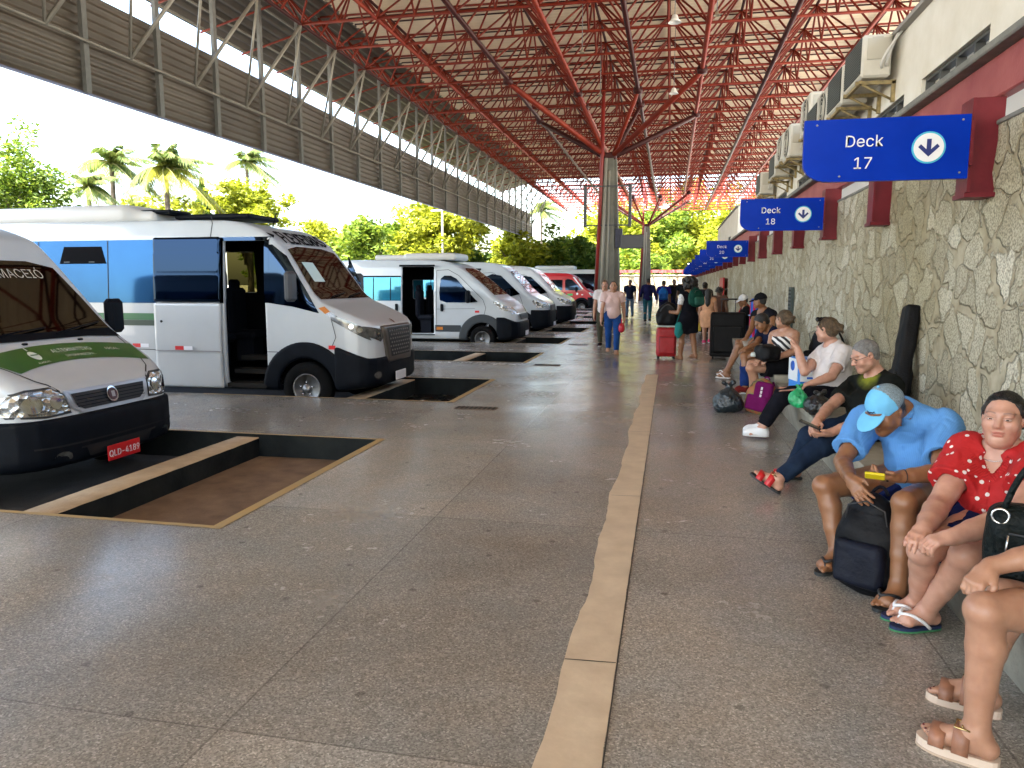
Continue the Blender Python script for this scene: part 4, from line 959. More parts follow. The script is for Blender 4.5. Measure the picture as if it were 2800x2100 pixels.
# slid-open door standing proud of the side
dr=b.solid('sliding_door',M_vwhite,lambda X,Y,Z,D: smax(np.maximum(np.abs(D-.05)-.022,Y+.5),np.maximum(np.maximum(-3.36-X,X+2.27),np.maximum(.34-Z,Z-1.565))+0*Y,.015))
b.solid('door_glass',mat('dark door glass',(.010,.018,.034),.05,metal=1),lambda X,Y,Z,D: smax(np.maximum(np.abs(D-.048)-.02,Y+.5),np.maximum(np.maximum(-3.36-X,X+2.27),np.maximum(1.57-Z,Z-2.5))+0*Y,.015)).parent=dr
mb=MB()
mb.box((-2.8,-1.095,.88),(1.08,.004,.012)); mb.build('door_crease',mat('grey crease',(.25,.25,.25),.6),dr)
for x0,w_,m_ in ((-3.0,.14,M_redref),(-2.86,.14,M_whref)):
    mb=MB(); mb.box((x0+w_/2,-1.096,.92),(w_,.006,.055)); mb.build('reflector',m_,dr)
mb=MB(); mb.lathe([(0,0),(.018,0),(.018,-.012),(0,-.012)],(-3.2,-1.093,1.3),'y',10); mb.build('door_lock',M_blk,dr)
b.decal('green_stripe',[(-7.2,1.23),(-3.37,1.23),(-3.37,1.31),(-7.2,1.31)],'R',mat('dark green stripe',(.012,.035,.016),.4),.006,step=.12); b.decal('green_stripe',[(-7.2,1.312),(-3.37,1.312),(-3.37,1.41),(-7.2,1.41)],'R',M_green,.006,step=.12)
seam(b,[(-7.2,.88),(-3.4,.88)],'R',.01); reflector(b,-3.78,.91); reflector(b,-.66,.93,.2,False)
seam(b,[(-1.6,.88),(-1.42,.88)],'R',.01); seam(b,[(-2.45,2.79),(-2.46,2.49)],'R',.012); seam(b,[(-.62,1.38),(-.55,1.1),(-.62,.95)],'R',.01)
arch_trim(b,-1.02,.37,.43,.66); arch_trim(b,-5.4,.37,.43,.56)
bb_=b.shell('bumper',M_blk,.03,lambda X,Y,Z: np.maximum(np.maximum(-.58-X,.26-Z),Z-(.80-.12*np.clip(-X*2.5,-1,.6)*0-.1*np.abs(Y)*0+.16*np.clip((-X-.12)/.4,0,1)))+0*Y,arch=((-1.02,.37),),arch_r=.43)
for sy in (-1,1): b.decal('fog_lamp',[(sy*.74+.07*math.cos(t),.56+.05*math.sin(t)) for t in np.linspace(0,6.2832,13)[:-1]],'F',M_lensd,.036,parent=bb_)
# grille
gr=b.shell('grille',mat('silver brown grille frame',(.085,.072,.060),.35,metal=.4),.045,lambda X,Y,Z: np.maximum(np.maximum(-.25-X,np.maximum(.70-Z,Z-1.24)),np.abs(Y)-(.46+.10*(Z-.7)/.5)))
gm=b.decal('grille_mesh',[(-.38,.79),(.38,.79),(.46,1.2),(-.46,1.2)],'F',mat('mesh black',(.008,.008,.008),.6),.050)
mb=MB()
for r_ in range(7):
    for c_ in range(9):
        y=-.38+.76*(c_+.5*(r_%2))/8.5; z=.825+.055*r_
        if abs(y)<.36+.08*(z-.79)/.4:
            p=b.hit([(y,z)],'F',.052)[0]; mb.box(p,(.012,.035,.022),bev=.004)
mb.build('mesh_stud',mat('grille stud',(.22,.2,.185),.35,metal=.6),gm)
for sy in (-1,1):
    vw='R' if sy<0 else 'L'
    hp=[(-.10,1.05),(-.16,1.23),(-.40,1.34),(-.62,1.38),(-.60,1.33),(-.36,1.20)]
    hl=b.decal('headlight',hp,vw,M_lensd,.012,step=.03)
    b.decal('headlight_front',[(sy*.52,1.18),(sy*.9,1.25),(sy*.92,1.12),(sy*.62,1.02),(sy*.53,1.08)],'F',M_lensd,.012,step=.03,parent=hl)
    for (hx,hz) in ((-.22,1.2),(-.33,1.25)): b.decal('reflector_bowl',[(hx+.035*math.cos(t),hz+.035*math.sin(t)) for t in np.linspace(0,6.2832,13)[:-1]],vw,M_chrome,.017,parent=hl,step=.03)
    b.decal('indicator',[(-.80,1.50),(-.72,1.52),(-.63,1.45),(-.70,1.42)],vw,M_amber,.010); b.decal('vent_badge',[(-.70,1.42),(-.63,1.45),(-.52,1.385),(-.56,1.35)],vw,M_lensd,.010)
    b.wheel(-1.02,sy,.37); b.wheel(-5.4,sy,.37); b.mirror(-1.12,1.80,sy,mat('grey mirror shell',(.045,.047,.05),.5),.42,.2)
ws=b.decal('windscreen',[(-.86,1.615),(.86,1.615),(.83,1.9),(.74,2.32),(.4,2.37),(-.4,2.37),(-.74,2.32),(-.83,1.9)],'F',M_wind,.007,step=.05)
b.decal('notice_paper',[(-.62,1.86),(-.28,1.86),(-.28,2.14),(-.62,2.14)],'F',mat('pale paper notice',(.5,.62,.58),.6),.012,parent=ws)
b.wiper(-.5,.1,1.63,1.69); b.wiper(.1,.7,1.63,1.69)
rt=b.text('lettering','FLEXEIRAS',.34,(.02,2.49),'F',mat('black letters',(.006,.006,.008),.7,spec=.05),.012,sx=1.12,heavy=.006)
tri=b.decal('arrow_mark',[(-.84,2.47),(-.72,2.52),(-.84,2.55)],'F',mat('black letters',(.02,.02,.025),.5),.01)
b.decal('emblem',[(.03*math.cos(t)*1.2,1.285+.03*math.sin(t)) for t in np.linspace(0,6.2832,13)[:-1]],'F',mat('emblem dark red',(.12,.03,.02),.4),.012)
mb=MB(); mb.box((.06,-.1,.50),(.014,.40,.13),bev=.004); mb.build('number_plate',M_plate_w,b.root)
mb=MB(); mb.tube([(-2.0,.0,2.70),(-1.93,.0,2.9)],.009,6); mb.build('aerial',M_blk,b.root)
mb=MB(); f=Field(.03); f.box((-5.3,0,2.86),(2.7,1.5,.26),r=.1,k=.05); f.box((-4.35,0,2.82),(1.6,1.3,.2),r=.09,k=.2); ac=f.build('roof_air_conditioner',mat('cream roof unit',(.5,.49,.46),.45),b.root)
for x0,x1 in ((-5.1,-4.5),(-4.2,-3.3)): 
    mb=MB(); mb.box(((x0+x1)/2,-.35,2.945 if x0<-4.3 else 2.9),(x1-x0,.5,.06),bev=.025); mb.build('roof_vent',M_blk,ac)
f=Field(.025); f.box((-2.75,0,2.83),(1.25,.9,.08),r=.035); f.build('roof_hatch',M_blk,b.root)

# ---------------------------------------------------------------- C: white van, sliding door open
def euro_van(name,label,x,y,paint,kind,group='vans parked in the bays',open_=True,trim=True,roofz=2.52,far=False,h=.028):
    if kind==0: pr=[(.0,.32),(.02,.55),(-.02,.85),(-.10,1.05),(-.22,1.2),(-.40,1.36),(-.66,1.5),(-1.0,1.82),(-1.55,2.24),(-1.9,2.42),(-2.5,roofz),(-5.5,roofz+.01),(-5.7,2.3),(-5.7,.35)]
    else: pr=[(.0,.32),(.03,.6),(.02,.95),(-.05,1.16),(-.14,1.25),(-.5,1.42),(-.74,1.56),(-1.05,1.92),(-1.4,2.28),(-1.75,2.5),(-2.3,roofz+.08),(-5.5,roofz+.1),(-5.7,2.3),(-5.7,.35)]
    v=Van(name,label,LOC(x,y),pr,half=1.0,L=5.7,arch=((-1.0,.37),(-4.5,.37)),h=h,paint=paint,group=group,hollow=(-5.5,-.9,.5,2.35) if open_ else None,
      holes=((-3.27,-2.36,.5,2.3,-1),(-3.6,-2.0,1.4,1.95,1)) if open_ else ())
    if open_:
        seats(v,-3.9,-2.7,2,.5); mb=MB(); mb.box((-1.75,.4,.98),(.5,.5,.16),bev=.05); mb.box((-2.02,.4,1.42),(.14,.5,.8),bev=.05); mb.build('driver_seat',M_seat,v.root)
        mb=MB(); mb.box((-2.81,-1.0,2.33),(1.0,.05,.05)); mb.build('door_rail',M_blk,v.root); mb=MB(); mb.box((-2.81,-1.0,.47),(.95,.06,.03)); mb.build('door_sill',M_grey,v.root)
    for vw in 'RL':
        v.decal('door_window',[(-2.18,1.40),(-2.2,1.62),(-2.16,1.98),(-2.06,2.06),(-1.88,2.06),(-1.72,1.98),(-1.42,1.66),(-1.12,1.36),(-1.3,1.34),(-2.0,1.34)] if kind==0 else [(-2.1,1.45),(-2.12,2.1),(-1.95,2.17),(-1.65,2.12),(-1.25,1.75),(-.98,1.50),(-1.3,1.42)],vw,M_glass,.008,step=.05)
        if open_: 
            v.decal('side_window',[(-5.4,1.38),(-3.30,1.38),(-3.30,2.02),(-5.4,2.02)],vw,mat('teal tinted glass',(.03,.20,.28),.05,metal=.4,var=.2,vscale=2),.008,step=.12)
            for xx in (-4.5,-4.1,-3.6): seam(v,[(xx,1.39),(xx,2.01)],vw,.025,M_blk,'window_bar',.012)
            v.decal('belt_trim',[(-5.4,2.02),(-3.3,2.02),(-3.3,2.06),(-5.4,2.06)],vw,M_blk,.009,step=.12)
        else: v.decal('side_window',[(-5.4,1.42),(-2.3,1.42),(-2.3,2.12),(-5.4,2.12)],vw,M_glass,.008,step=.12)
    seam(v,[(-2.28,2.2),(-2.28,.62)],'R',.012); seam(v,[(-2.28,2.2),(-1.95,2.22),(-1.65,2.06),(-.98,1.42),(-.9,1.2),(-.95,1.0)],'R',.012); seam(v,[(-2.28,1.16),(-1.2,1.18)],'R',.008)
    mb=MB(); mb.box((-2.12,-1.005,1.2),(.08,.03,.2),bev=.014); mb.build('door_handle',M_blk,v.root); mb=MB(); mb.box((-3.42,-1.005,1.2),(.08,.03,.2),bev=.014); mb.build('door_handle',M_blk,v.root)
    arch_trim(v,-1.0,.37,.43,.66 if kind==0 else .60,mt=M_grey if kind==0 else M_blk); arch_trim(v,-4.5,.37,.43,.58,mt=M_grey if kind==0 else M_blk)
    bm_=v.shell('bumper',M_blk,.03,lambda X,Y,Z: np.maximum(np.maximum(-.62-X,.25-Z),Z-(.83+.12*np.clip((-X-.1)/.3,0,1) if kind==0 else .98-.0*X))+0*Y,arch=((-1.0,.37),),arch_r=.43)
    if trim:
        v.decal('sill_cladding',[(-2.32,.55),(-1.55,.55),(-1.6,.73),(-2.32,.73)],'R',M_grey,.012)
        v.decal('amber_marker',[(-2.28,.6),(-2.1,.6),(-2.1,.68),(-2.28,.68)],'R',M_amber,.016)
    reflector(v,-1.2 if kind==0 else -1.15,1.07 if kind==0 else 1.12,.24,kind==1)
    v.decal('grille',[(-.55,.88),(.55,.88),(.6,1.02),(-.6,1.02)] if kind==0 else [(-.6,.95),(.6,.95),(.55,1.13),(-.55,1.13)],'F',mat('mesh black',(.008,.008,.008),.6),.034)
    for sy in (-1,1):
        vw='R' if sy<0 else 'L'
        hp=[(-.14,1.08),(-.24,1.2),(-.62,1.38),(-.70,1.36),(-.5,1.15)] if kind==0 else [(-.06,1.02),(-.12,1.2),(-.5,1.32),(-.58,1.28),(-.4,1.06)]
        hl=v.decal('headlight',hp,vw,M_lens,.012,step=.03); v.decal('headlight_front',[(sy*.55,1.05),(sy*.72,1.22),(sy*.86,1.2),(sy*.88,1.04)],'F',M_lens,.012,step=.03,parent=hl)
        v.wheel(-1.0,sy,.36,style=1); v.wheel(-4.5,sy,.36,style=1); v.mirror(-1.35,1.5,sy,M_blk,.34,.2)
    ws=v.decal('windscreen',[(-.84,1.54),(.84,1.54),(.80,1.8),(.72,2.2),(.4,2.27),(-.4,2.27),(-.72,2.2),(-.80,1.8)],'F',M_wind,.007,step=.06)
    mb=MB(); mb.box((.055,-.05,.5),(.014,.40,.13),bev=.004); mb.build('number_plate',M_plate_w,v.root)
    return v
c=euro_van('passenger_van','white van with its sliding door wide open and grey wheel arches',-3.95,20.35,M_vwhite,0)
f=Field(.03); f.box((-2.55,0,2.58),(1.5,1.3,.2),r=.08,k=.03); f.box((-3.6,0,2.56),(1.2,1.2,.16),r=.07,k=.05); f.build('roof_air_conditioner',mat('cream roof unit',(.5,.49,.46),.45),c.root)
d=euro_van('passenger_van','white van with a black bumper, behind the one with grey wheel arches',-3.95,25.4,M_vwhite,1,trim=False)
e=euro_van('passenger_van','silver white van mostly hidden behind the other white vans',-3.85,30.4,M_vgrey,1,open_=False,trim=False,h=.035)
r=euro_van('passenger_van','deep red van parked at the far end before the column',-4.75,50.,M_vred,1,open_=False,trim=False,h=.035)
p=r.decal('green_logo',[(-1.95,1.08),(-1.6,1.08),(-1.6,1.22),(-1.95,1.22)],'R',mat('light green logo',(.05,.35,.09),.4),.01); r.decal('round_logo',[(-1.3+.07*math.cos(t),1.2+.07*math.sin(t)) for t in np.linspace(0,6.2832,13)[:-1]],'R',M_whref,.01)
r.decal('white_pillar',[(-.9,1.52),(-.98,1.52),(-1.62,2.3),(-1.5,2.3)],'R',M_whref,.012)
# far buses behind
def farbus(x,y,label,paint):
    pr=[(.0,.35),(.05,1.0),(-.1,1.6),(-.35,2.5),(-.6,2.85),(-1.2,2.95),(-8.9,2.95),(-9,.35)]
    v=Van('bus',label,LOC(x,y),pr,half=1.15,L=9,arch=((-1.8,.45),(-6.8,.45)),h=.06,paint=paint,cat='bus',group='buses at the far end',arch_r=.52)
    for vw in 'RL': v.decal('side_window',[(-8.7,1.0),(-.35,1.0),(-.55,2.6),(-8.7,2.6)],vw,M_glass,.01,step=.25)
    v.decal('windscreen',[(-.95,1.2),(.95,1.2),(.85,2.6),(-.85,2.6)],'F',M_wind,.01,step=.15); v.decal('notice_paper',[(-.9,1.3),(-.4,1.3),(-.4,1.6),(-.9,1.6)],'F',M_whref,.02)
    f=Field(.05); f.box((-4.5,0,3.05),(3,1.6,.3),r=.12); f.build('roof_air_conditioner',M_vwhite,v.root)
    for sy in (-1,1): v.wheel(-1.8,sy,.45,rr=.26); v.wheel(-6.8,sy,.45,rr=.26)
farbus(-4.1,56.5,'white roofed bus with black windows behind the red van',M_vwhite)
farbus(-5.5,62.5,'pale bus mostly hidden behind the white roofed bus',M_vgrey)
# ================================================================ people
def m_skin(name,col,rough=.40):
    if name in MATS: return MATS[name]
    m=bpy.data.materials.new(name); N,L=nodes(m); b=N['Principled BSDF']
    at=N.new('ShaderNodeAttribute'); at.attribute_name='tint'
    tc=N.new('ShaderNodeTexCoord'); n=N.new('ShaderNodeTexNoise'); n.inputs['Scale'].default_value=22; n.inputs['Detail'].default_value=6; L.new(tc.outputs['Object'],n.inputs['Vector'])
    r=N.new('ShaderNodeValToRGB'); r.color_ramp.elements[0].position=.3; r.color_ramp.elements[1].position=.7
    r.color_ramp.elements[0].color=(col[0]*.9,col[1]*.85,col[2]*.83,1); r.color_ramp.elements[1].color=(min(1,col[0]*1.08),col[1]*1.1,col[2]*1.1,1); L.new(n.outputs['Fac'],r.inputs[0])
    mu=N.new('ShaderNodeMix'); mu.data_type='RGBA'; mu.blend_type='MULTIPLY'; mu.inputs[0].default_value=1; L.new(r.outputs[0],mu.inputs[6]); L.new(at.outputs['Color'],mu.inputs[7]); L.new(mu.outputs[2],b.inputs['Base Color'])
    b.inputs['Roughness'].default_value=rough; b.inputs['Specular IOR Level'].default_value=.5
    b.inputs['Subsurface Weight'].default_value=.12; b.inputs['Subsurface Radius'].default_value=(.012,.004,.002); b.inputs['Subsurface Scale'].default_value=.5
    n2=N.new('ShaderNodeTexNoise'); n2.inputs['Scale'].default_value=160; n2.inputs['Detail'].default_value=3; L.new(tc.outputs['Object'],n2.inputs['Vector'])
    bp=N.new('ShaderNodeBump'); bp.inputs['Strength'].default_value=.15; bp.inputs['Distance'].default_value=.004; L.new(n2.outputs['Fac'],bp.inputs['Height']); L.new(bp.outputs['Normal'],b.inputs['Normal'])
    MATS[name]=m; return m
def cloth(name,col,var=.15,rough=.85,vs=8,col2=None): return mat(name,col,rough,var=var,vscale=vs,bump=.35,bscale=14,spec=.06,col2=col2,bdist=.015)
def m_dots():
    m=bpy.data.materials.new('red polka dot cloth'); N,L=nodes(m); b=N['Principled BSDF']
    tc=N.new('ShaderNodeTexCoord'); mp=N.new('ShaderNodeMapping'); mp.inputs['Rotation'].default_value=(.5,.35,.6); L.new(tc.outputs['Object'],mp.inputs[0])
    v=N.new('ShaderNodeTexVoronoi'); v.inputs['Scale'].default_value=25; v.inputs['Randomness'].default_value=.6; L.new(mp.outputs[0],v.inputs['Vector'])
    r=N.new('ShaderNodeValToRGB'); e=r.color_ramp.elements; e[0].position=.225; e[0].color=(.75,.70,.68,1); e[1].position=.25; e[1].color=(.42,.008,.010,1); L.new(v.outputs['Distance'],r.inputs[0]); L.new(r.outputs[0],b.inputs['Base Color'])
    b.inputs['Roughness'].default_value=.8; n=N.new('ShaderNodeTexNoise'); n.inputs['Scale'].default_value=13; n.inputs['Detail'].default_value=4; L.new(tc.outputs['Object'],n.inputs['Vector'])
    bp=N.new('ShaderNodeBump'); bp.inputs['Strength'].default_value=.5; bp.inputs['Distance'].default_value=.02; L.new(n.outputs['Fac'],bp.inputs['Height']); L.new(bp.outputs['Normal'],b.inputs['Normal']); return m
def m_wave(name,c1,c2,scale,rot,dist=1.,lo=.45,hi=.55,rough=.85):
    m=bpy.data.materials.new(name); N,L=nodes(m); b=N['Principled BSDF']
    tc=N.new('ShaderNodeTexCoord'); mp=N.new('ShaderNodeMapping'); mp.inputs['Rotation'].default_value=rot; L.new(tc.outputs['Object'],mp.inputs[0])
    wv=N.new('ShaderNodeTexWave'); wv.inputs['Scale'].default_value=scale; wv.inputs['Distortion'].default_value=dist; wv.inputs['Detail'].default_value=1; L.new(mp.outputs[0],wv.inputs[0])
    r=N.new('ShaderNodeValToRGB'); e=r.color_ramp.elements; e[0].position=lo; e[0].color=(*c1,1); e[1].position=hi; e[1].color=(*c2,1); L.new(wv.outputs['Fac'],r.inputs[0]); L.new(r.outputs[0],b.inputs['Base Color']); b.inputs['Roughness'].default_value=rough
    n=N.new('ShaderNodeTexNoise'); n.inputs['Scale'].default_value=11; n.inputs['Detail'].default_value=4; L.new(tc.outputs['Object'],n.inputs['Vector'])
    bp=N.new('ShaderNodeBump'); bp.inputs['Strength'].default_value=.5; bp.inputs['Distance'].default_value=.02; L.new(n.outputs['Fac'],bp.inputs['Height']); L.new(bp.outputs['Normal'],b.inputs['Normal']); return m
M_hair={'black':mat('black hair',(.012,.010,.009),.42,var=.4,vscale=60,bump=.6,bscale=130),'grey':mat('cropped grey hair',(.17,.165,.16),.75,var=.35,vscale=40,bump=.5,bscale=160),'brown':mat('light brown hair',(.035,.022,.011),.45,bump=.8,bscale=110,vscale=38,col2=(.14,.085,.04)),'dark':mat('dark brown hair',(.02,.013,.01),.5,var=.4,vscale=60,bump=.6,bscale=120)}
M_eye=mat('eye white',(.62,.58,.55),.15); M_iris=mat('dark iris',(.02,.011,.007),.1); M_brow=mat('eyebrow hair',(.03,.02,.015),.8)
def torso(F,J,B,off,k=.05,lower=True,upper=True):
    w,d=B.get('w',1),B.get('d',1); L,U,Fd=J['L'],J['U'],J['F']; R=np.stack([L,Fd,U],1); tl=np.linalg.norm(J['neck']-J['pel'])/.48
    if lower: F.ell(J['pel'],(.165*w+off,.125*d+off,.135+off),R,k)
    if upper:
        F.ell(mixv(J['pel'],J['chest'],.55)+Fd*(.012+B.get('belly',0)*.5),(.148*w+off,.115*d+B.get('belly',0)+off,.17*tl+off),R,k)
        F.ell(mixv(J['chest'],J['neck'],.12),(.165*w+off,.118*d+off,.17*tl+off),R,k)
        F.cone(mixv(J['shR'],J['neck'],.12),mixv(J['shL'],J['neck'],.12),.058+off,k=k)
        for s in ('shR','shL'): F.cone(mixv(J[s],J['neck'],.1)+U*.005,mixv(J['neck'],J['head'],.12),.042+off*.6,k=k)
        if B.get('bust'):
            for s in (-1,1): F.ell(J['chest']+L*s*.078*w+Fd*.085*d-U*.005,(.062+off,.06*B['bust']+off,.066+off),R,.05)
def foot_frame(J,s):
    an=J['an'+s]; to=J['to'+s]; fd=to-an
    if J.get('flat'+s,True): fd=fd*V(1,1,0); fu=V(0,0,1)
    fd=nrm(fd)
    if not J.get('flat'+s,True): fu=nrm(np.cross(np.cross(fd,V(0,0,1)),fd))
    fs=np.cross(fd,fu)   # to the person's right
    return an,fd,fu,fs
def limbs(F,J,B,arms=True,legs=True,off=0,k=.02,only=None):
    m=B.get('m',1); a=B.get('arm',1)*m; l=B.get('leg',1)*m
    for s in (only or 'RL'):
        if arms:
            sh,el,wr=J['sh'+s],J['el'+s],J['wr'+s]
            F.chain([sh,mixv(sh,el,.35),mixv(sh,el,.75),el],[.054*a,.051*a,.045*a,.041*a],.010); F.chain([el,mixv(el,wr,.28),mixv(el,wr,.7),wr],[.041*a,.0425*a,.036*a,.0275*a],.010)
        if legs:
            hp,kn,an=J['hip'+s],J['kn'+s],J['an'+s]
            F.chain([hp,mixv(hp,kn,.4),mixv(hp,kn,.8),kn],[.090*l,.081*l,.066*l,.058*l],.012)
            pl=nrm(kn-hp); tr=nrm(an-kn); back=nrm(-(pl-tr*np.dot(pl,tr))+V(0,0,1e-3))
            F.ball(kn+pl*.008,.050*l,.02); F.chain([kn,mixv(kn,an,.3)+back*.014*l,mixv(kn,an,.62)+back*.005,an],[.053*l,.056*l,.045*l,.036*l],.012)
def hand(F,wr,ha,n,curl=(.35,.5,.3),thumb=1,sc=1,spread=.0,k=.005,thick=1):
    """wr wrist, ha: centre of the hand; n: the way the palm faces; thumb: +1/-1 side"""
    d=nrm(ha-wr); n=nrm(n-d*np.dot(n,d)); s=np.cross(n,d)*thumb
    P=lambda a,b,c: wr+(d*a+s*b+n*c)*sc
    F.chain([P(-.01,0,0),P(.03,.008,0),P(.03,-.012,0)],[.026*sc,.021*sc,.02*sc],.02)
    for b in (-.027,-.009,.009,.027): F.cone(P(.03,b*.8,0),P(.088-abs(b-.005)*.25,b,0),.0155*sc*thick,.0125*sc*thick,.014)
    for i,b in enumerate((.029,.0095,-.010,-.029)):
        ln=(.92,1.,.95,.76)[i]; p=P(.088-abs(b-.005)*.25,b,0); ang=0; dd=d+s*spread*(b/.03)
        dd=nrm(dd)
        for j,(l,r0,r1) in enumerate(((.043,.0102,.0092),(.027,.0090,.0084),(.021,.0083,.0068))):
            ang+=curl[j]*(1+.12*((i*37)%3-1)); q=p+(dd*math.cos(ang)+n*math.sin(ang))*l*ln*sc; F.cone(p,q,r0*sc*thick,r1*sc*thick,k); p=q
    p=P(.022,.026,.006); q=P(.058,.052,.016); F.cone(p,q,.0135*sc*thick,.0105*sc*thick,.014); r=q+(d*.85+n*.28-s*.1)*.030*sc; F.cone(q,r,.0103*sc*thick,.0078*sc*thick,k)
def bare_foot(F,an,fd,fu,fs,s,sc=1):
    t=(-1 if s=='R' else 1)     # big toe side: towards the body's midline
    b=an-fu*.068*sc
    P=lambda x,y,z: b+fd*x*sc+fs*t*y*sc+fu*z*sc
    F.chain([an,P(-.035,0,.028)],[.034*sc,.03*sc],.02); F.cone(an+fu*.0,P(.09,-.008,.032),.034*sc,.024*sc,.03); F.cone(P(-.035,0,.024),P(.10,.022,.02),.026*sc,.018*sc,.03); F.chain([P(.10,.026,.02),P(.105,-.03,.018)],[.022*sc,.019*sc],.025); F.cone(P(.02,-.01,.03),P(.105,0,.02),.03*sc,.022*sc,.03)
    for i,(y,ln,r) in enumerate(((.030,.045,.0125),(.009,.044,.0095),(-.008,.038,.009),(-.023,.031,.0085),(-.037,.024,.008))):
        F.chain([P(.112-.012*i*.6,y*.95,.017),P(.112-.012*i*.6+ln*.6,y,.016),P(.112-.012*i*.6+ln,y,.011)],[r*1.05*sc,r*sc,r*.95*sc],.006)
def head_frame(J):
    f=nrm(J['face']); u=J.get('hup',V(0,0,1)); r=nrm(np.cross(f,u)); u=np.cross(r,f); return np.stack([r,f,u],1)
def head(F,J,B,detail=True):
    R=head_frame(J); c=J['head']; s=B.get('hs',1); W=lambda x,y,z: c+R@V(x,y,z)*s; fat=B.get('face',1)
    E=lambda p,r,k=.03,op='u': F.ell(W(*p),V(*r)*s,R,k*s,op)
    E((0,-.018,.035),(.077,.096,.084)); E((0,.022,-.03),(.066*fat,.072,.085)); E((0,-.03,-.03),(.06,.07,.06))
    F.ball(W(0,.066,-.094),.023*s*fat,.03*s); F.cone(W(-.05*fat,.01,-.062),W(-.012,.066,-.095),.022*s*fat,.018*s,.03*s); F.cone(W(.05*fat,.01,-.062),W(.012,.066,-.095),.022*s*fat,.018*s,.03*s)
    if B.get('chin2'): E((0,.03,-.108),(.05,.045,.03),.03)
    for t in (-1,1):
        E((t*.042*fat,.058,-.028),(.028,.024,.027),.03); F.ell(W(t*.078,-.012,-.002),V(.010,.02,.032)*s,R,.008*s); 
        if detail: F.ball(W(t*.084,-.008,.0),.009*s,.008*s,'s')
    fem=B.get('fem',0); E((0,.078-.004*fem,.028),(.054,.018,.013),.02)
    if detail:
        for t in (-1,1): F.ball(W(t*.033,.104,.006),.0185*s,.014*s,'s')
    F.cone(W(0,.086,.016),W(0,.108-.004*fem,-.026),.0088*s,(.0135-.0022*fem)*s,.014*s)
    for t in (-1,1): F.ball(W(t*(.0135-.0015*fem),.096-.002*fem,-.030),(.0095-.001*fem)*s,.008*s)
    if detail:
        for t in (-1,1):
            F.ball(W(t*.033,.0765,.0042),.0105*s,.004*s)
            eo=B.get('eyeopen',.0045)
            F.ell(W(t*.033,.0775,.0042),V(.0172,.0152,.0150)*s,R,.004*s,'u',[(W(t*.033,.0775,.0042+eo),R@nrm(V(0,-.12,-1)))])
            F.ell(W(t*.033,.0765,.0035),V(.0172,.0150,.0148)*s,R,.004*s,'u',[(W(t*.033,.0775,.0042-.0052),R@nrm(V(0,-.12,1)))])
            F.ball(W(t*.006,.108,-.039),.0035*s,.004*s,'s')
    E((0,.090,-.0585),(.024,.009,.0062),.006); E((0,.0885,-.069),(.021,.009,.0068),.006)
    if detail: F.cone(W(-.021,.0985,-.0632),W(.021,.0985,-.0632),.0028*s,k=.003*s,op='s'); 
    return R,W,s
def tint(me_v,origin,J,B,R,s,skin_dark=False):
    p=(me_v-J['head'])@R/s; x,y,z=p[:,0],p[:,1],p[:,2]; c=np.ones((len(p),4),np.float32)
    inh=(np.abs(x)<.1)&(np.abs(z)<.13)&(y>.03)
    def blob(cx,cz,rx,rz,soft=.35):
        q=np.sqrt(((np.abs(x)-cx)/rx)**2+((z-cz)/rz)**2); return np.clip((1+soft-q)/(2*soft),0,1)*inh
    lip=np.maximum(blob(0,-.0585,.025,.0065),blob(0,-.0695,.022,.0075))*(y>.07)
    bz=.031+.006*np.cos(np.clip((np.abs(x)-.034)/.024,-1,1)*1.5); q=np.clip(1.3-np.abs(z-bz+.004)/.0042,0,1)*np.clip((.062-np.abs(x))/.006,0,1)*np.clip((np.abs(x)-.012)/.005,0,1)*(y>.04)*B.get('brow',.8)
    ch=blob(.042,-.03,.025,.022,.8)*.5; nose=blob(0,-.027,.018,.014,.6)*.5
    for col,w in ((( .80,.48,.48),lip*B.get('lips',.9)),((.95,.80,.78),ch),((.95,.82,.8),nose),((.16,.13,.12),q)): c[:,:3]*=1-w[:,None]*(1-np.array(col))
    ll=blob(.033,-.0015,.017,.0016,.5)*(y>.06)*.6; ul=blob(.033,.0105,.018,.002,.5)*(y>.06)*.75
    for w in (ll,ul): c[:,:3]*=1-w[:,None]*.7
    if B.get('eyespot'):
        w=blob(.033,.005,.015,.006,.3)*(y>.06); c[:,:3]*=1-w[:,None]*.85
    if B.get('stubble'):
        w=np.clip((-.045-z)/.02,0,1)*inh*.18; c[:,:3]*=1-w[:,None]
    return c
def eyes(root,o,J,R,W,s,look=(0,1,0)):
    lk=nrm(R@V(*look))
    for t in (-1,1):
        c=W(t*.033,.0775,.0042); r=.0130*s
        mb=MB(); n=16; prof=[(r*math.sin(a),-r*math.cos(a)) for a in np.linspace(0,math.pi,13)]
        z=lk; x=nrm(np.cross(z,V(0,0,1))); y=np.cross(z,x); M=np.stack([x,y,z],1)
        tmp=MB(); tmp.lathe(prof,(0,0,0),'z',n); mb.add([M@V(*p)+c for p in tmp.v],tmp.f,True)
        e=mb.build('eye',M_eye,root,o)
        mb=MB(); tmp=MB(); tmp.lathe([(0,r*.985),(.0062*s,r*.90),(.0062*s,r*.88)],(0,0,.0006),'z',14); mb.add([M@V(*p)+c for p in tmp.v],tmp.f,True); mb.build('iris',M_iris,e,o)
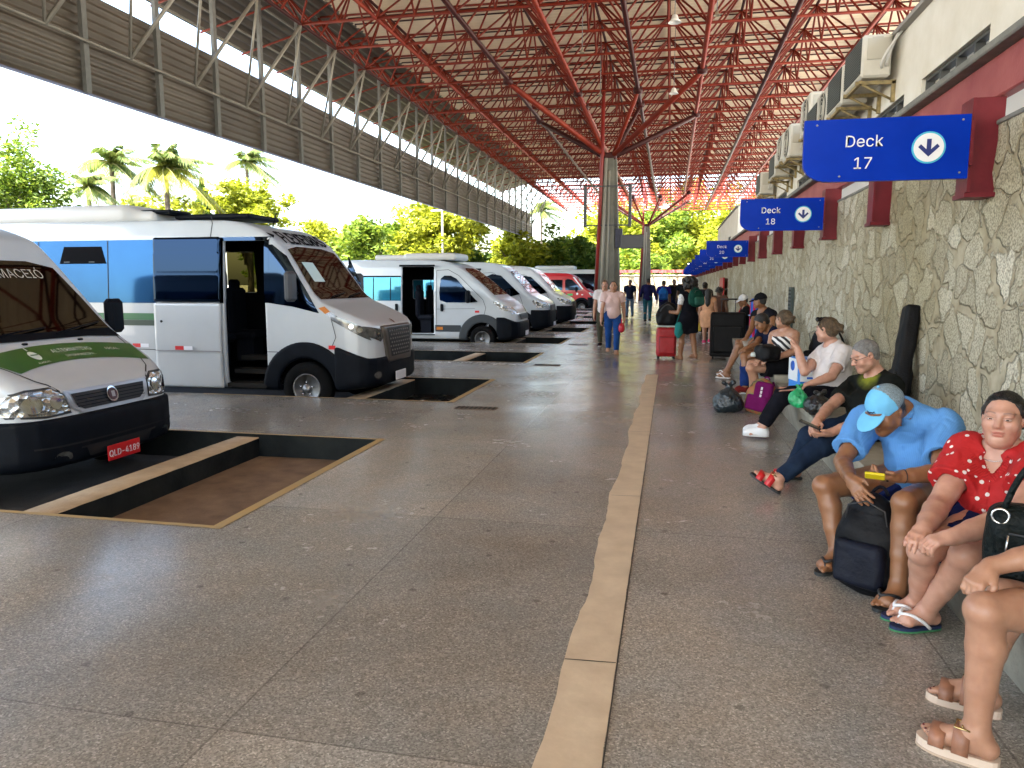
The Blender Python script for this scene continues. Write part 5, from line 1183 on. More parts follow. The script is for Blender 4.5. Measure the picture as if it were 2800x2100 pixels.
def hair(kind,J,B,R,W,s,h,root,o,mt):
    F=Field(h); E=lambda p,r,k=.02,op='u',clip=None: F.ell(W(*p),V(*r)*s,R,k*s,op,clip)
    pl=lambda p,n: (W(*p),R@nrm(V(*n)))
    front=pl((0,.052,.062),(0,.86,-.5)); low=pl((0,-.03,-.055),(0,.15,-1)); 
    if kind in('short','cropped'):
        g=.004 if kind=='cropped' else .011; E((0,-.018,.035),(.077+g,.097+g,.085+g),.01,'u',[front,low]); E((0,-.035,-.025),(.064+g*.6,.068+g,.055),.02,'u',[pl((0,-.02,0),(0,1,-.1)),pl((0,0,-.062),(0,0,-1))])
    elif kind=='slick':
        E((0,-.02,.036),(.0785,.098,.0868),.01,'u',[pl((0,.053,.080),(0,.80,-.6)),low]); E((0,-.045,-.02),(.07,.07,.07),.02,'u',[pl((0,-.01,0),(0,1,0))]); E((0,-.125,-.01),(.04,.035,.04),.03)
        for t in (-1,1): F.chain([W(t*.060,.036,.066),W(t*.072,.020,.035),W(t*.0745,-.012,.004),W(t*.068,-.05,-.035)],[.010*s,.0115*s,.0125*s,.016*s],.012*s)
    elif kind=='bun':
        E((0,-.022,.036),(.081,.101,.089),.01,'u',[front,low]); E((0,-.05,-.015),(.07,.066,.066),.02,'u',[pl((0,-.005,0),(0,1,0))]); E((0,-.122,.012),(.048,.042,.046),.02)
        for t in (-1,1): F.cone(W(t*.07,.035,.05),W(t*.079,-.01,-.01),.014*s,.010*s,.015*s)
        F.chain([W(.03,-.15,.03),W(-.02,-.165,.0),W(.025,-.15,-.035)],[.016*s,.018*s,.012*s],.01*s)
    elif kind=='long':
        E((0,-.022,.036),(.082,.102,.09),.01,'u',[front,pl((0,0,-.03),(0,0,-1))]); F.chain([W(0,-.06,.02),W(0,-.1,-.1),W(0,-.1,-.25),W(0,-.09,-.40)],[.08*s,.075*s,.065*s,.03*s],.03*s)
    elif kind=='afro':
        rg=np.random.default_rng(4); E((0,-.04,.05),(.125,.125,.12),.02,'u',[pl((0,.06,.0),(0,1,-.35))])
        for q in range(70):
            v=nrm(rg.normal(size=3)); 
            if v[1]>.45 and v[2]<.5: continue
            if v[2]<-.75: continue
            p=V(0,-.04,.05)+v*V(.135,.135,.13); F.ball(W(*p),(.03+.016*rg.random())*s,.015*s)
        F.noise=(.004,90)
    elif kind=='curls':
        rg=np.random.default_rng(6); E((0,-.02,.045),(.09,.105,.09),.02,'u',[front,low])
        for q in range(60):
            v=nrm(rg.normal(size=3)); p=V(0,-.02,.045)+v*V(.092,.107,.09)
            if (p[1]>.05 and p[2]<.09) or p[2]<-.03: continue
            F.ball(W(*p),(.015+.01*rg.random())*s,.008*s)
    if kind in('slick','bun','cropped') and h<.008 and kind!='cropped':
        rg=np.random.default_rng(9); mb=MB(); bunp=V(0,-.115,.01)
        for i in range(110):
            a=-1.75+3.5*(i+.5*rg.random())/110; hx=math.sin(a)*.072; hz=.040+.066*math.cos(a)-.02*abs(math.sin(a)); hy=.058-.052*abs(math.sin(a))**1.6+rg.normal()*.0035
            p0=V(hx,hy,hz); P=[]
            for t in np.linspace(0,1,9):
                q=mixv(p0,bunp+V(hx*.35,0,.02*math.cos(a)),t); d=(q-V(0,-.02,.036))/V(.0805,.1005,.0885); d=d/max(1e-6,np.linalg.norm(d)); P.append(W(*(V(0,-.02,.036)+d*V(.0805,.1005,.0885))))
            mb.tube(P,[.0006*s]+[.0021*s]*7+[.001*s],4,caps=False)
        st=mb.build('hair_strands',mt,root,o)
    F.noise=F.noise or ((.0006,150/s) if kind=='slick' else (.0022,120/s))
    return F.build('hair',mt,root,o)
def cap(J,R,W,s,h,root,o,m1,m2,visor_m=None,tilt=0):
    pl=lambda p,n: (W(*p),R@nrm(V(*n)))
    F=Field(h); F.ell(W(0,-.016,.040),V(.088,.108,.098)*s,R,.005,'u',[pl((0,0,.014),(0,-.20,-1))]); F.noise=(.0015,70)
    v,q=F.mesh(); p=(v-J['head'])@R/s; mi=(p[q].mean(1)[:,1]<-.004+.10*(p[q].mean(1)[:,2]-.05)).astype(int)
    c=link('cap',np_mesh('cap',v-o,[q],True,mi),[m1,m2],root)
    F=Field(h); Rv=R@np.array(Matrix.Rotation(-.30,3,'X')); F.ell(W(0,.100,.016),V(.076,.092,.011)*s,Rv,.004,'u',[pl((0,.060,.02),(0,-1,.0))]); F.ell(W(0,.085,-.035),V(.064,.09,.040)*s,Rv,.012,'s'); F.build('visor',visor_m or m1,c,o)
    mb=MB(); mb.lathe([(0,.0),(.009*s,0),(.007*s,.007*s),(0,.009*s)],(0,0,0),'z',8); vs=[W(0,-.016,.138)+R@V(*q) for q in mb.v]; m2_=MB(); m2_.add(vs,mb.f,True); m2_.build('cap_button',m1,c,o)
    return c
def ribbon(name,ob,J,pts,o,mt,root,wd=.028,amp=.007,waves=12):
    from mathutils.bvhtree import BVHTree
    me=ob.data; bv=BVHTree.FromPolygons([v.co for v in me.vertices],[tuple(p.vertices) for p in me.polygons]); Fd,L=J['F'],J['L']; vs=[];fs=[];n=len(pts)
    for i,p in enumerate(pts):
        t=nrm(pts[min(i+1,n-1)]-pts[max(i-1,0)]); sd=nrm(np.cross(t,Fd)); ph=2*math.pi*waves*i/(n-1)
        for k,a in enumerate((-.35,.3,1.)):
            q=p+sd*wd*a; h=bv.ray_cast(Vector(q-o+Fd*.35),Vector(-Fd)); q=(np.array(h[0])+o if h[0] is not None else q)
            vs.append(q-o+Fd*(.004+amp*abs(a)*(1+math.sin(ph+(0 if a>0 else 2)))*.8)+t*.004*math.cos(ph)*a)
    for i in range(n-1):
        for k in range(2): b=i*3+k; fs.append((b,b+3,b+4,b+1))
    return link(name,np_mesh(name,np.array(vs),[np.array(fs)]),mt,root)
def garment_top(name,J,B,mt,root,o,h,off=.012,sleeve=.5,neck='round',noise=(.0035,38),extra=None,hem=.06,open_sleeve=True,planes=(),sl_off=0):
    F=Field(h); U=J['U']; a=B.get('arm',1)*B.get('m',1)
    torso(F,J,B,off,k=.05)
    for s in 'RL':
        if sleeve<=0: continue
        sh,el,wr=J['sh'+s],J['el'+s],J['wr'+s]
        if sleeve<=1:
            e=mixv(sh,el,sleeve); ax=nrm(el-sh); F.cone(sh,mixv(sh,el,sleeve+.12),.060*a+off+.004+sl_off,.052*a+off+.008+sl_off,.03,'u',[(e,ax)])
            if open_sleeve: F.cone(mixv(sh,el,sleeve-.06),mixv(sh,el,sleeve+.3),.043*a+.008,.05*a+.008,.004,'s')
        else:
            e=mixv(el,wr,sleeve-1); ax=nrm(wr-el); F.cone(sh,el,.058*a+off,.045*a+off,.03); F.cone(el,mixv(el,wr,min(1.1,sleeve-1+.1)),.046*a+off,.034*a+off,.02,'u',[(e,ax)])
    nk,hd,ch,Fd=J['neck'],J['head'],J['chest'],J['F']
    if neck=='round': F.cone(nk-U*.015+Fd*.02,mixv(nk,hd,.8),.068,.1,.012,'s')
    elif neck=='v':
        F.cone(nk-U*.012,mixv(nk,hd,.8),.066,.1,.012,'s'); d=B.get('d',1); F.cone(nk+Fd*(.10*d)-U*.01,ch+Fd*(.135*d+off)+U*.055,.045,.012,.008,'s')
    elif neck=='scoop': F.cone(nk-U*.04+Fd*.05,mixv(nk,hd,.8),.085,.12,.012,'s')
    if extra: extra(F)
    F.noise=[(noise[0]*.7,noise[1]),(noise[0]*1.2,noise[1]*.42),(noise[0]*.9,noise[1]*.75,1),(noise[0]*.45,noise[1]*1.9,1)]
    pls=[(J['pel']-U*hem,-U)]+list(planes)
    return F.build(name,mt,root,o,pls)
def garment_bottom(name,J,B,mt,root,o,h,length=2.0,off=.010,noise=(.004,32),skirt=False,waist=.10):
    """length: 0-1 along the thigh, 1-2 down the shin"""
    F=Field(h); l=B.get('leg',1)*B.get('m',1); U=J['U']
    torso(F,J,B,off,k=.04,upper=False)
    F.ell(mixv(J['pel'],J['chest'],.3),(.15*B.get('w',1)+off,.115*B.get('d',1)+off+B.get('belly',0)*.5,.12),np.stack([J['L'],J['F'],J['U']],1),.04)
    for s in 'RL':
        hp,kn,an=J['hip'+s],J['kn'+s],J['an'+s]
        if length<=1:
            e=mixv(hp,kn,length); F.cone(hp,mixv(hp,kn,length+.1),.092*l+off+(.01 if not skirt else .02),.068*l+off+(.016 if not skirt else .03),.04 if not skirt else .12,'u',[(e,nrm(kn-hp))])
            if not skirt: F.cone(mixv(hp,kn,length-.05),mixv(hp,kn,length+.3),.066*l+.01,.066*l+.01,.004,'s')
        else:
            F.chain([hp,mixv(hp,kn,.5),kn],[.092*l+off,.076*l+off,.058*l+off+.004],.03); t=length-1; e=mixv(kn,an,t); F.cone(kn,mixv(kn,an,t+.08),.058*l+off+.004,.044*l+off+.004,.03,'u',[(e,nrm(an-kn))])
    if skirt:
        for t in np.linspace(.15,length,5): F.cone(mixv(J['hipR'],J['knR'],t),mixv(J['hipL'],J['knL'],t),.085*l+off-.012*t,.085*l+off-.012*t,.05,'u',[(mixv(mixv(J['hipR'],J['hipL'],.5),mixv(J['knR'],J['knL'],.5),length),nrm(mixv(J['knR'],J['knL'],.5)-mixv(J['hipR'],J['hipL'],.5)))])
    F.noise=[(noise[0]*.7,noise[1]),(noise[0]*1.2,noise[1]*.45),(noise[0]*.8,noise[1]*.8,1)]
    return F.build(name,mt,root,o,[(J['pel']+U*waist,U)])
def flipflop(J,s,root,o,m_sole,m_strap,sc=1,edge=None,slide=False,thick=.016):
    an,fd,fu,fs=foot_frame(J,s); t=(-1 if s=='R' else 1); b=an-fu*(.068+.002)*sc
    prof=[(-.075,0),(-.068,.026),(-.03,.036),(.03,.034),(.08,.044),(.125,.046),(.160,.034),(.176,.012),(.172,-.012),(.14,-.036),(.09,-.046),(.03,-.038),(-.03,-.034),(-.066,-.024)]
    pts=[(p[0]*sc,p[1]*sc*t) for p in chaikin(prof,1)]
    if t<0: pts=pts[::-1]
    sh=empty('sandal' if slide else 'flip_flop',(0,0,0)); sh.parent=root
    for kx in ('label','category'): 
        if kx in sh: del sh[kx]
    mb=MB(); mb.prism(pts,b-fu*thick,fd,fs,fu,thick); so=mb.build('sole',m_sole,sh,o)
    if edge: mb=MB(); mb.prism([(x*1.012,y*1.03) for x,y in pts],b-fu*(thick+.006),fd,fs,fu,.008); mb.build('outsole',edge,sh,o)
    P=lambda x,y,z: b+(fd*x+fs*t*y+fu*z)*sc
    mb=MB()
    if not slide:
        mb.tube([P(.128,.019,-.002),P(.128,.019,.034),P(.118,.012,.052)],.005*sc,6)
        mb.tube(bez(P(.122,.016,.050),P(.085,.062,.088),P(.012,.050,.000),10),.0085*sc,6); mb.tube(bez(P(.122,.016,.050),P(.085,-.055,.078),P(.012,-.050,.000),10),.0085*sc,6)
        mb.build('strap',m_strap,sh,o)
    else:
        for x0,wd,hh in ((.105,.048,.055),(.035,.050,.086)):
            vs=[];fsx=[]
            for i,tt in enumerate(np.linspace(0,math.pi,15)):
                y=.054*math.cos(tt); z=hh*math.sin(tt)**.75
                for dx in (-wd/2,wd/2): vs+=[P(x0+dx,y,z),P(x0+dx,y*1.06,z+.004)]
            for i in range(14):
                q=i*4; fsx+=[(q+1,q+3,q+7,q+5),(q,q+4,q+6,q+2),(q,q+1,q+5,q+4),(q+2,q+6,q+7,q+3)]
            mb.add(vs,fsx,True)
        st=mb.build('strap',m_strap,sh,o)
        mb=MB(); c=P(.035,-.020,.094); e1=nrm(fd); e2=nrm(fs*t); w_=.021
        mb.tube([c+e1*w_+e2*.018+fu*.002,c-e1*w_+e2*.018+fu*.002,c-e1*w_-e2*.020-fu*.006,c+e1*w_-e2*.020-fu*.006],.004,6,closed=True); mb.tube([c+e2*.018,c-e2*.02],.003,5); mb.build('buckle',mat('gold buckle',(.55,.42,.2),.25,metal=1),st,o)
    return sh
def shoes(J,s,root,o,h,mt,ms,sc=1):
    an,fd,fu,fs=foot_frame(J,s); t=(-1 if s=='R' else 1); b=an-fu*.07*sc; P=lambda x,y,z: b+(fd*x+fs*t*y+fu*z)*sc
    F=Field(h); F.cone(an-fu*.01*sc,P(-.03,0,.04),.042*sc,.04*sc,.02,'u',[(an+fu*.012*sc,fu)]); F.cone(P(-.03,0,.028),P(.12,.004,.03),.038*sc,.034*sc,.03); F.cone(an-fu*.02*sc,P(.10,0,.04),.044*sc,.03*sc,.04,'u',[(an+fu*.012*sc,fu)]); F.ell(P(.125,.0,.026),V(.055,.042,.03)*sc,np.stack([fd,fs,fu],1),.03)
    sh=F.build('shoe',mt,root,o,[(b+fu*.0,-fu)])
    prof=[(-.078,0),(-.07,.03),(-.02,.041),(.08,.046),(.15,.04),(.182,.012),(.176,-.014),(.12,-.042),(.02,-.04),(-.05,-.036)]
    pts=[(x*sc,y*sc*t) for x,y in chaikin(prof,1)]; pts=pts if t>0 else pts[::-1]
    mb=MB(); mb.prism(pts,b-fu*.006*sc,fd,fs,fu,.024*sc); mb.build('sole',ms,sh,o); return sh
def fixJ(J):
    J={k:(np.asarray(v,float) if not isinstance(v,(bool,)) else v) for k,v in J.items()}
    J['L']=nrm(J['shL']-J['shR']); U=J['neck']-J['pel']; J['L0']=J['L']; J['U']=nrm(U); J['L']=nrm(J['L']-J['U']*np.dot(J['L'],J['U'])); J['F']=np.cross(J['L'],J['U'])
    return J
def person(label,J,B,skin,h=.006,hairk=('short','black'),hands=None,feet='bare',group='people waiting on the platform',detail=True,cloths=None):
    J=fixJ(J); o=(J['anR']+J['anL'])/2*V(1,1,0)
    root=empty('person',tuple(o),label,'person',group)
    F=Field(h); torso(F,J,B,0); fine=h<.0099 and detail
    LG={q:Field(h) if fine else F for q in 'RL'}
    limbs(F,J,B,legs=False)
    for q in 'RL': limbs(LG[q],J,B,arms=False,only=q)
    F.cone(J['neck']-J['U']*.02,mixv(J['neck'],J['head'],.75),.056*B.get('neckr',1),.05*B.get('neckr',1),.03)
    G=Field(h*.5) if fine else F
    R,W,s=head(G,J,B,detail)
    if fine:
        G.cone(J['neck']+J['U']*.01,mixv(J['neck'],J['head'],.75),.0575*B.get('neckr',1),.0512*B.get('neckr',1),.03,'u',[(mixv(J['neck'],J['head'],.22),nrm(J['neck']-J['head']))])
    hs=hands or {}
    for q in 'RL':
        hp=hs.get(q,{}); n=np.asarray(hp.get('n',(0,0,-1)),float); hand(F,J['wr'+q],J['ha'+q],n,hp.get('curl',(.35,.45,.3)),hp.get('th',-1 if q=='R' else 1),hp.get('sc',1)*B.get('hand',1),hp.get('spread',.1),thick=B.get('fat_fingers',1))
        an,fd,fu,fs=foot_frame(J,q)
        bare_foot(LG[q],an,fd,fu,fs,q,B.get('foot',1))
    v,qd=merge([F.mesh(),G.mesh(),LG['R'].mesh(),LG['L'].mesh()]) if fine else F.mesh(); me=np_mesh('body',v-o,[qd]); c=tint(v,o,J,B,R,s)
    at=me.color_attributes.new('tint','FLOAT_COLOR','POINT'); at.data.foreach_set('color',c.ravel()) if len(me.vertices)==len(c) else None
    link('body',me,skin,root)
    if detail and not B.get('noeyes'): eyes(root,o,J,R,W,s,B.get('look',(0,1,0)))
    if hairk: hair(hairk[0],J,B,R,W,s,max(.005,h) if hairk[0]!='curls' else h,root,o,M_hair[hairk[1]])
    return root,J,o,R,W,s
SK={'fair':m_skin('fair skin',(.50,.28,.20)),'tan':m_skin('tan skin',(.40,.215,.140)),'brown':m_skin('brown skin',(.25,.115,.055)),'deep':m_skin('deep brown skin',(.12,.055,.03)),'ruddy':m_skin('ruddy skin',(.50,.275,.20))}
BENCH='people sitting on the bench'
Cc=V(0,0,1.55)
def scaleJ(J,k):
    return {q:(Cc+(np.asarray(v,float)-Cc)*k if q not in('face','hup','flatR','flatL') else v) for q,v in J.items()}
# ---------------- woman in the red polka dot blouse
J=dict(head=(1.475,3.665,.955),neck=(1.505,3.715,.79),chest=(1.53,3.71,.66),pel=(1.56,3.73,.47),face=(-.52,-.86,.02),hup=(-.03,-.06,1),
 shR=(1.40,3.80,.755),shL=(1.62,3.575,.79),elR=(1.215,3.585,.563),wrR=(1.075,3.327,.525),haR=(1.005,3.222,.500),elL=(1.425,3.325,.609),wrL=(1.135,3.180,.541),haL=(1.045,3.155,.525),
 hipR=(1.446,3.707,.45),hipL=(1.565,3.563,.45),knR=(1.094,3.377,.409),knL=(1.227,3.285,.432),anR=(1.164,3.60,.092),anL=(1.17,3.50,.092),toR=(1.0,3.57,.03),toL=(.98,3.44,.03))
B=dict(w=1.02,d=1.12,belly=.045,bust=1.05,m=1.05,arm=1.14,leg=1.0,hs=.99,fem=1,face=.98,chin2=1,eyeopen=.0022,hand=.92,fat_fingers=1.08,lips=1.0,brow=.6,look=(.05,1,-.1),foot=.92,neckr=1.08)
root,J,o,R,W,s=person('woman in a red polka dot blouse, hands folded, at the right of the bench',J,B,SK['ruddy'],.0048,('slick','black'),
  {'R':dict(n=(.1,.2,-1),curl=(.25,.5,.4)),'L':dict(n=(-.05,.15,-1),curl=(.6,.9,.5))},group=BENCH)
M_dots=m_dots()
bl=garment_top('blouse',J,B,M_dots,root,o,.0055,.017,.62,'v',(.004,40),sl_off=.014,hem=.13)
nk,ch=J['neck'],J['chest']
for sg in (-1,1): ribbon('ruffle',bl,J,[mixv(nk+J['L']*sg*.085+J['U']*.005,ch+J['L']*sg*.020+J['U']*.045,t) for t in np.linspace(0,1,90)],o,M_dots,root,.024*sg,.008,11)
ribbon('front_frill',bl,J,[ch+J['U']*(.045-.17*t) for t in np.linspace(0,1,50)],o,M_dots,root,.016,.006,6)
garment_bottom('denim_shorts',J,B,cloth('dark blue denim',(.012,.022,.10),.3),root,o,.007,.66,.02)
for q in 'RL': flipflop(J,q,root,o,mat('navy rubber sole',(.008,.02,.075),.6),mat('white rubber strap',(.75,.76,.78),.4),.95,mat('green rubber edge',(.05,.22,.09),.6))
mb=MB(); mb.tube([J['neck']+J['F']*(.062+.03*math.sin(t))*1.05+J['L']*.068*math.cos(t)+J['U']*(.012-.03*max(0,math.sin(t))) for t in np.linspace(0,6.283,25)[:-1]],.0022,5,closed=True); mb.build('necklace',mat('silver chain',(.6,.58,.55),.25,metal=1),root,o)
# ---------------- man in the blue shirt and cap, bent over a yellow phone
J=dict(head=(1.135,4.225,.885),neck=(1.285,4.365,.875),chest=(1.36,4.42,.70),pel=(1.46,4.50,.47),face=(-.70,-.44,-.50),hup=(-.48,-.30,.82),
 shR=(1.11,4.48,.775),shL=(1.42,4.19,.815),elR=(.945,4.27,.585),wrR=(.937,4.02,.552),haR=(.962,3.945,.505),elL=(1.325,3.925,.63),wrL=(1.125,3.865,.612),haL=(1.040,3.845,.605),
 hipR=(1.31,4.50,.45),hipL=(1.46,4.27,.45),knR=(.862,4.275,.440),knL=(1.141,3.815,.495),anR=(.928,4.172,.092),anL=(1.119,3.752,.092),toR=(.771,4.025,.03),toL=(.98,3.611,.03))
B=dict(w=1.08,d=1.12,belly=.05,m=1.05,arm=.98,leg=1.0,hs=1.0,face=1.05,hand=1.0,lips=.2,foot=1.0,noeyes=1,brow=.8,stubble=1)
root,J,o,R,W,s=person('man in a light blue shirt and blue cap, bent over a yellow phone',J,B,SK['brown'],.0052,('cropped','black'),
  {'R':dict(n=(.75,.1,-.45),curl=(.18,.3,.22),spread=.12),'L':dict(n=(-.1,.35,.9),curl=(.55,.75,.5))},group=BENCH)
M_bshirt=m_wave('light blue woven shirt',(.085,.27,.62),(.10,.295,.66),34,(0,0,.75),.6,.1,.9)
def collar(F):
    nk,U,Fd,L=J['neck'],J['U'],J['F'],J['L']
    P=[nk+L*.088*math.cos(t)+Fd*(.02+.080*math.sin(t))+U*(.055-.05*max(0,math.sin(t))) for t in np.linspace(.25,math.pi-.25,12)]
    for i in range(11): F.cone(P[i],P[i+1],.015,.015,.006)
    for sg in (-1,1): F.ell(nk+Fd*.115+L*sg*.045-U*.03,(.034,.012,.045),np.stack([L,Fd,U],1),.008)
    F.cone(J['chest']+Fd*.15+U*.05,J['pel']+Fd*.17+U*.1,.012,.012,.012)
garment_top('shirt',J,B,M_bshirt,root,o,.0055,.019,.74,'round',(.006,26),collar,hem=.10,sl_off=.012)
garment_bottom('shorts',J,B,cloth('navy shorts',(.012,.022,.10),.3),root,o,.008,.60,.016)
cap(J,R,W,s,.0048,root,o,cloth('sky blue cap cloth',(.16,.48,.76),.08),mat('grey mesh cap back',(.20,.27,.32),.8,var=.4,vscale=120,bump=.4,bscale=200))
mb=MB()
rg=np.random.default_rng(2)
pts=[]
for t in np.linspace(-1,1,13): pts.append(t)
for i in range(12):
    q0,q1=pts[i],pts[i+1]
    f=lambda q,dz: W(.042*q,.0955-.030*q*q,.048+dz)
    mb.tube([f(q0,.006*(i%2)-.002),f(q1,.006*((i+1)%2)-.002)],.0026,5)
mb.tube([W(.046*q,.0965-.034*q*q,.040) for q in np.linspace(-1,1,9)],.0022,5); mb.build('embroidery',mat('dark embroidery',(.01,.015,.05),.8),root,o)
for q in 'RL': flipflop(J,q,root,o,mat('black rubber sole',(.015,.017,.018),.6),mat('black strap',(.015,.015,.017),.5),1.0)
mb=MB(); mb.tube([mixv(J['elL'],J['wrL'],.9)+V(0,.0,.0)+.031*(math.cos(t)*V(.15,-.75,.6)+math.sin(t)*V(-.1,.6,.78)) for t in np.linspace(0,6.283,19)[:-1]],.005,6,closed=True); mb.build('watch_strap',mat('black strap',(.015,.015,.017),.5),root,o)
# ---------------- grey haired man with red sandal
J=dict(head=(1.485,6.17,1.0),neck=(1.60,6.225,.85),chest=(1.61,6.21,.70),pel=(1.54,6.13,.465),face=(-.86,-.16,-.40),hup=(-.35,-.05,.9),
 shR=(1.47,6.37,.735),shL=(1.67,6.03,.785),elR=(1.222,6.062,.603),wrR=(1.087,5.767,.542),haR=(1.040,5.671,.500),elL=(1.41,5.76,.565),wrL=(1.155,5.622,.487),haL=(1.065,5.597,.47),
 hipR=(1.45,6.2,.45),hipL=(1.53,6.03,.45),knR=(1.08,6.0,.385),knL=(1.13,5.80,.345),anR=(.99,6.12,.095),anL=(.815,5.66,.115),toR=(.82,6.1,.03),toL=(.69,5.69,.19),flatL=False)
B=dict(w=1.06,d=1.1,belly=.05,m=1.0,hs=1.0,face=1.06,lips=.5,noeyes=1,brow=.5,eyespot=1)
root,J,o,R,W,s=person('grey haired man with glasses in a black shirt, leg stretched out in a red sandal',J,B,SK['ruddy'],.006,('cropped','grey'),
  {'R':dict(n=(.3,-.2,-.9),curl=(.5,.7,.4)),'L':dict(n=(-.2,.3,.9),curl=(.5,.7,.5))},group=BENCH)
M_bt=m_wave('black tee with yellow green flare',(.012,.013,.013),(.012,.013,.013),1,(0,0,0))
def m_flare():
    m=bpy.data.materials.new('black tee with yellow print'); N,L=nodes(m); b=N['Principled BSDF']; tc=N.new('ShaderNodeTexCoord')
    c=J['chest']+J['F']*.13+J['U']*.10+J['L']*.01-o
    d=N.new('ShaderNodeVectorMath'); d.operation='DISTANCE'; d.inputs[1].default_value=tuple(c); n=N.new('ShaderNodeTexNoise'); n.inputs['Scale'].default_value=9; L.new(tc.outputs['Object'],n.inputs['Vector'])
    L.new(tc.outputs['Object'],d.inputs[0]); a=N.new('ShaderNodeMath'); a.operation='MULTIPLY_ADD'; a.inputs[1].default_value=.12; L.new(n.outputs['Fac'],a.inputs[0]); L.new(d.outputs['Value'],a.inputs[2])
    r=N.new('ShaderNodeValToRGB'); e=r.color_ramp.elements; e[0].position=.075; e[0].color=(.32,.32,.03,1); e[1].position=.17; e[1].color=(.010,.011,.010,1); k=e.new(.125); k.color=(.10,.11,.02,1); L.new(a.outputs[0],r.inputs[0]); L.new(r.outputs[0],b.inputs['Base Color']); b.inputs['Roughness'].default_value=.85; b.inputs['Specular IOR Level'].default_value=.05; return m
garment_top('t_shirt',J,B,m_flare(),root,o,.008,.014,.6,'round',(.004,34))
M_jean=cloth('dark blue jeans',(.008,.014,.032),.3,col2=(.018,.032,.062)); garment_bottom('jeans',J,B,M_jean,root,o,.008,1.93,.014,(.005,26))
flipflop(J,'L',root,o,mat('black rubber sole',(.015,.017,.018),.6),mat('red sandal strap',(.50,.010,.014),.4),1.05,slide=True); flipflop(J,'R',root,o,mat('black rubber sole',(.015,.017,.018),.6),mat('red sandal strap',(.50,.010,.014),.4),1.05,slide=True)
g=MB()
for t in (-1,1):
    g.tube([W(t*.034+.024*math.cos(a),.101-.01*abs(math.cos(a)),.002+.018*math.sin(a)) for a in np.linspace(0,6.283,19)[:-1]],.0018,5,closed=True); g.tube([W(t*.058,.095,.006),W(t*.078,.05,.008),W(t*.083,-.005,.006)],.0016,5)
g.tube([W(-.010,.103,.004),W(.010,.103,.004)],.0016,5); g.build('glasses',mat('black spectacle frame',(.01,.01,.01),.3),root,o)
# ---------------- woman in the white t-shirt, hand raised
J=dict(head=(1.522,7.846,1.104),neck=(1.590,7.885,.955),chest=(1.622,7.89,.80),pel=(1.655,7.90,.485),face=(-.72,.66,-.08),
 shR=(1.543,8.06,.865),shL=(1.673,7.71,.89),elR=(1.327,7.80,.684),wrR=(1.262,7.868,.90),haR=(1.235,7.915,.99),elL=(1.522,7.50,.678),wrL=(1.36,7.43,.625),haL=(1.27,7.42,.60),
 hipR=(1.60,7.97,.455),hipL=(1.64,7.80,.455),knR=(1.131,7.85,.455),knL=(1.112,7.66,.45),anR=(.945,7.87,.105),anL=(.93,7.70,.105),toR=(.73,7.93,.03),toL=(.74,7.73,.03))
B=dict(w=1.06,d=1.12,belly=.05,bust=1.1,arm=1.1,leg=1.05,hs=1.0,noeyes=1,lips=.5)
root,J,o,R,W,s=person('woman in a white t-shirt with brown hair in a bun, one hand raised',J,B,SK['ruddy'],.0065,('bun','brown'),{'R':dict(n=(-.6,.5,.2),curl=(.3,.4,.3),spread=.3),'L':dict(n=(0,.1,-1))},group=BENCH)
garment_top('t_shirt',J,B,cloth('white t-shirt cotton',(.62,.58,.58),.08),root,o,.008,.014,.62,'round',(.006,26),hem=.1)
garment_bottom('trousers',J,B,cloth('black trousers',(.008,.008,.012),.3),root,o,.009,1.86,.014)
for q in 'RL': shoes(J,q,root,o,.007,cloth('white canvas shoe',(.72,.74,.77),.08),mat('grey white sole',(.55,.58,.6),.6))
mb=MB(); mb.tube([W(.088*math.cos(t),.035-.02*math.sin(t),.045+.08*math.sin(t)) for t in np.linspace(0,math.pi,13)],.006,6)
for t in (-1,1): mb.lathe([(0,0),(.024,.002),(.02,.008),(0,.009)],tuple(W(t*.03,.075,.105)),'y',12)
mb.build('sunglasses',mat('black spectacle frame',(.01,.01,.01),.3),root,o)
# ---------------- woman in the striped top, seen from behind
J=dict(head=(1.386,9.778,1.115),neck=(1.42,9.819,.975),chest=(1.425,9.81,.82),pel=(1.457,9.83,.565),face=(-.55,.83,.0),
 shR=(1.29,9.95,.895),shL=(1.515,9.67,.925),elR=(1.225,9.66,.69),wrR=(1.12,9.50,.635),haR=(1.06,9.44,.62),elL=(1.475,9.43,.745),wrL=(1.24,9.36,.665),haL=(1.15,9.34,.645),
 hipR=(1.40,9.87,.545),hipL=(1.49,9.68,.545),knR=(1.02,9.72,.55),knL=(.99,9.52,.52),anR=(1.06,9.76,.105),anL=(1.09,9.60,.105),toR=(.88,9.66,.03),toL=(.90,9.48,.03))
B=dict(w=.98,d=1.05,bust=1,hs=1.0,noeyes=1,belly=.02)
root,J,o,R,W,s=person('woman in a black and white striped strapless top, hair clipped up',J,B,SK['tan'],.0075,('bun','brown'),group=BENCH)
garment_top('striped_top',J,B,m_wave('black white wavy stripes',(.012,.012,.016),(.70,.69,.68),5.2,(.3,.75,.2),2.2,.47,.53),root,o,.008,.012,0,'none',(.003,30),planes=[(J['chest']+J['U']*.095,J['U'])])
mb=MB()
for sg in (-1,1): mb.tube(bez(J['chest']+J['U']*.04-J['F']*.11+J['L']*sg*.07,J['neck']+J['L']*sg*.09+J['U']*.03,J['chest']+J['U']*.04+J['F']*.12+J['L']*sg*.06,9),.005,5)
mb.build('top_straps',cloth('black trousers',(.008,.008,.012)),root,o)
garment_bottom('skirt',J,B,cloth('black skirt',(.008,.008,.010),.3),root,o,.01,.68,.02,skirt=True)
for q in 'RL': flipflop(J,q,root,o,mat('black rubber sole',(.015,.017,.018),.6),mat('black strap',(.015,.015,.017),.5),.95)
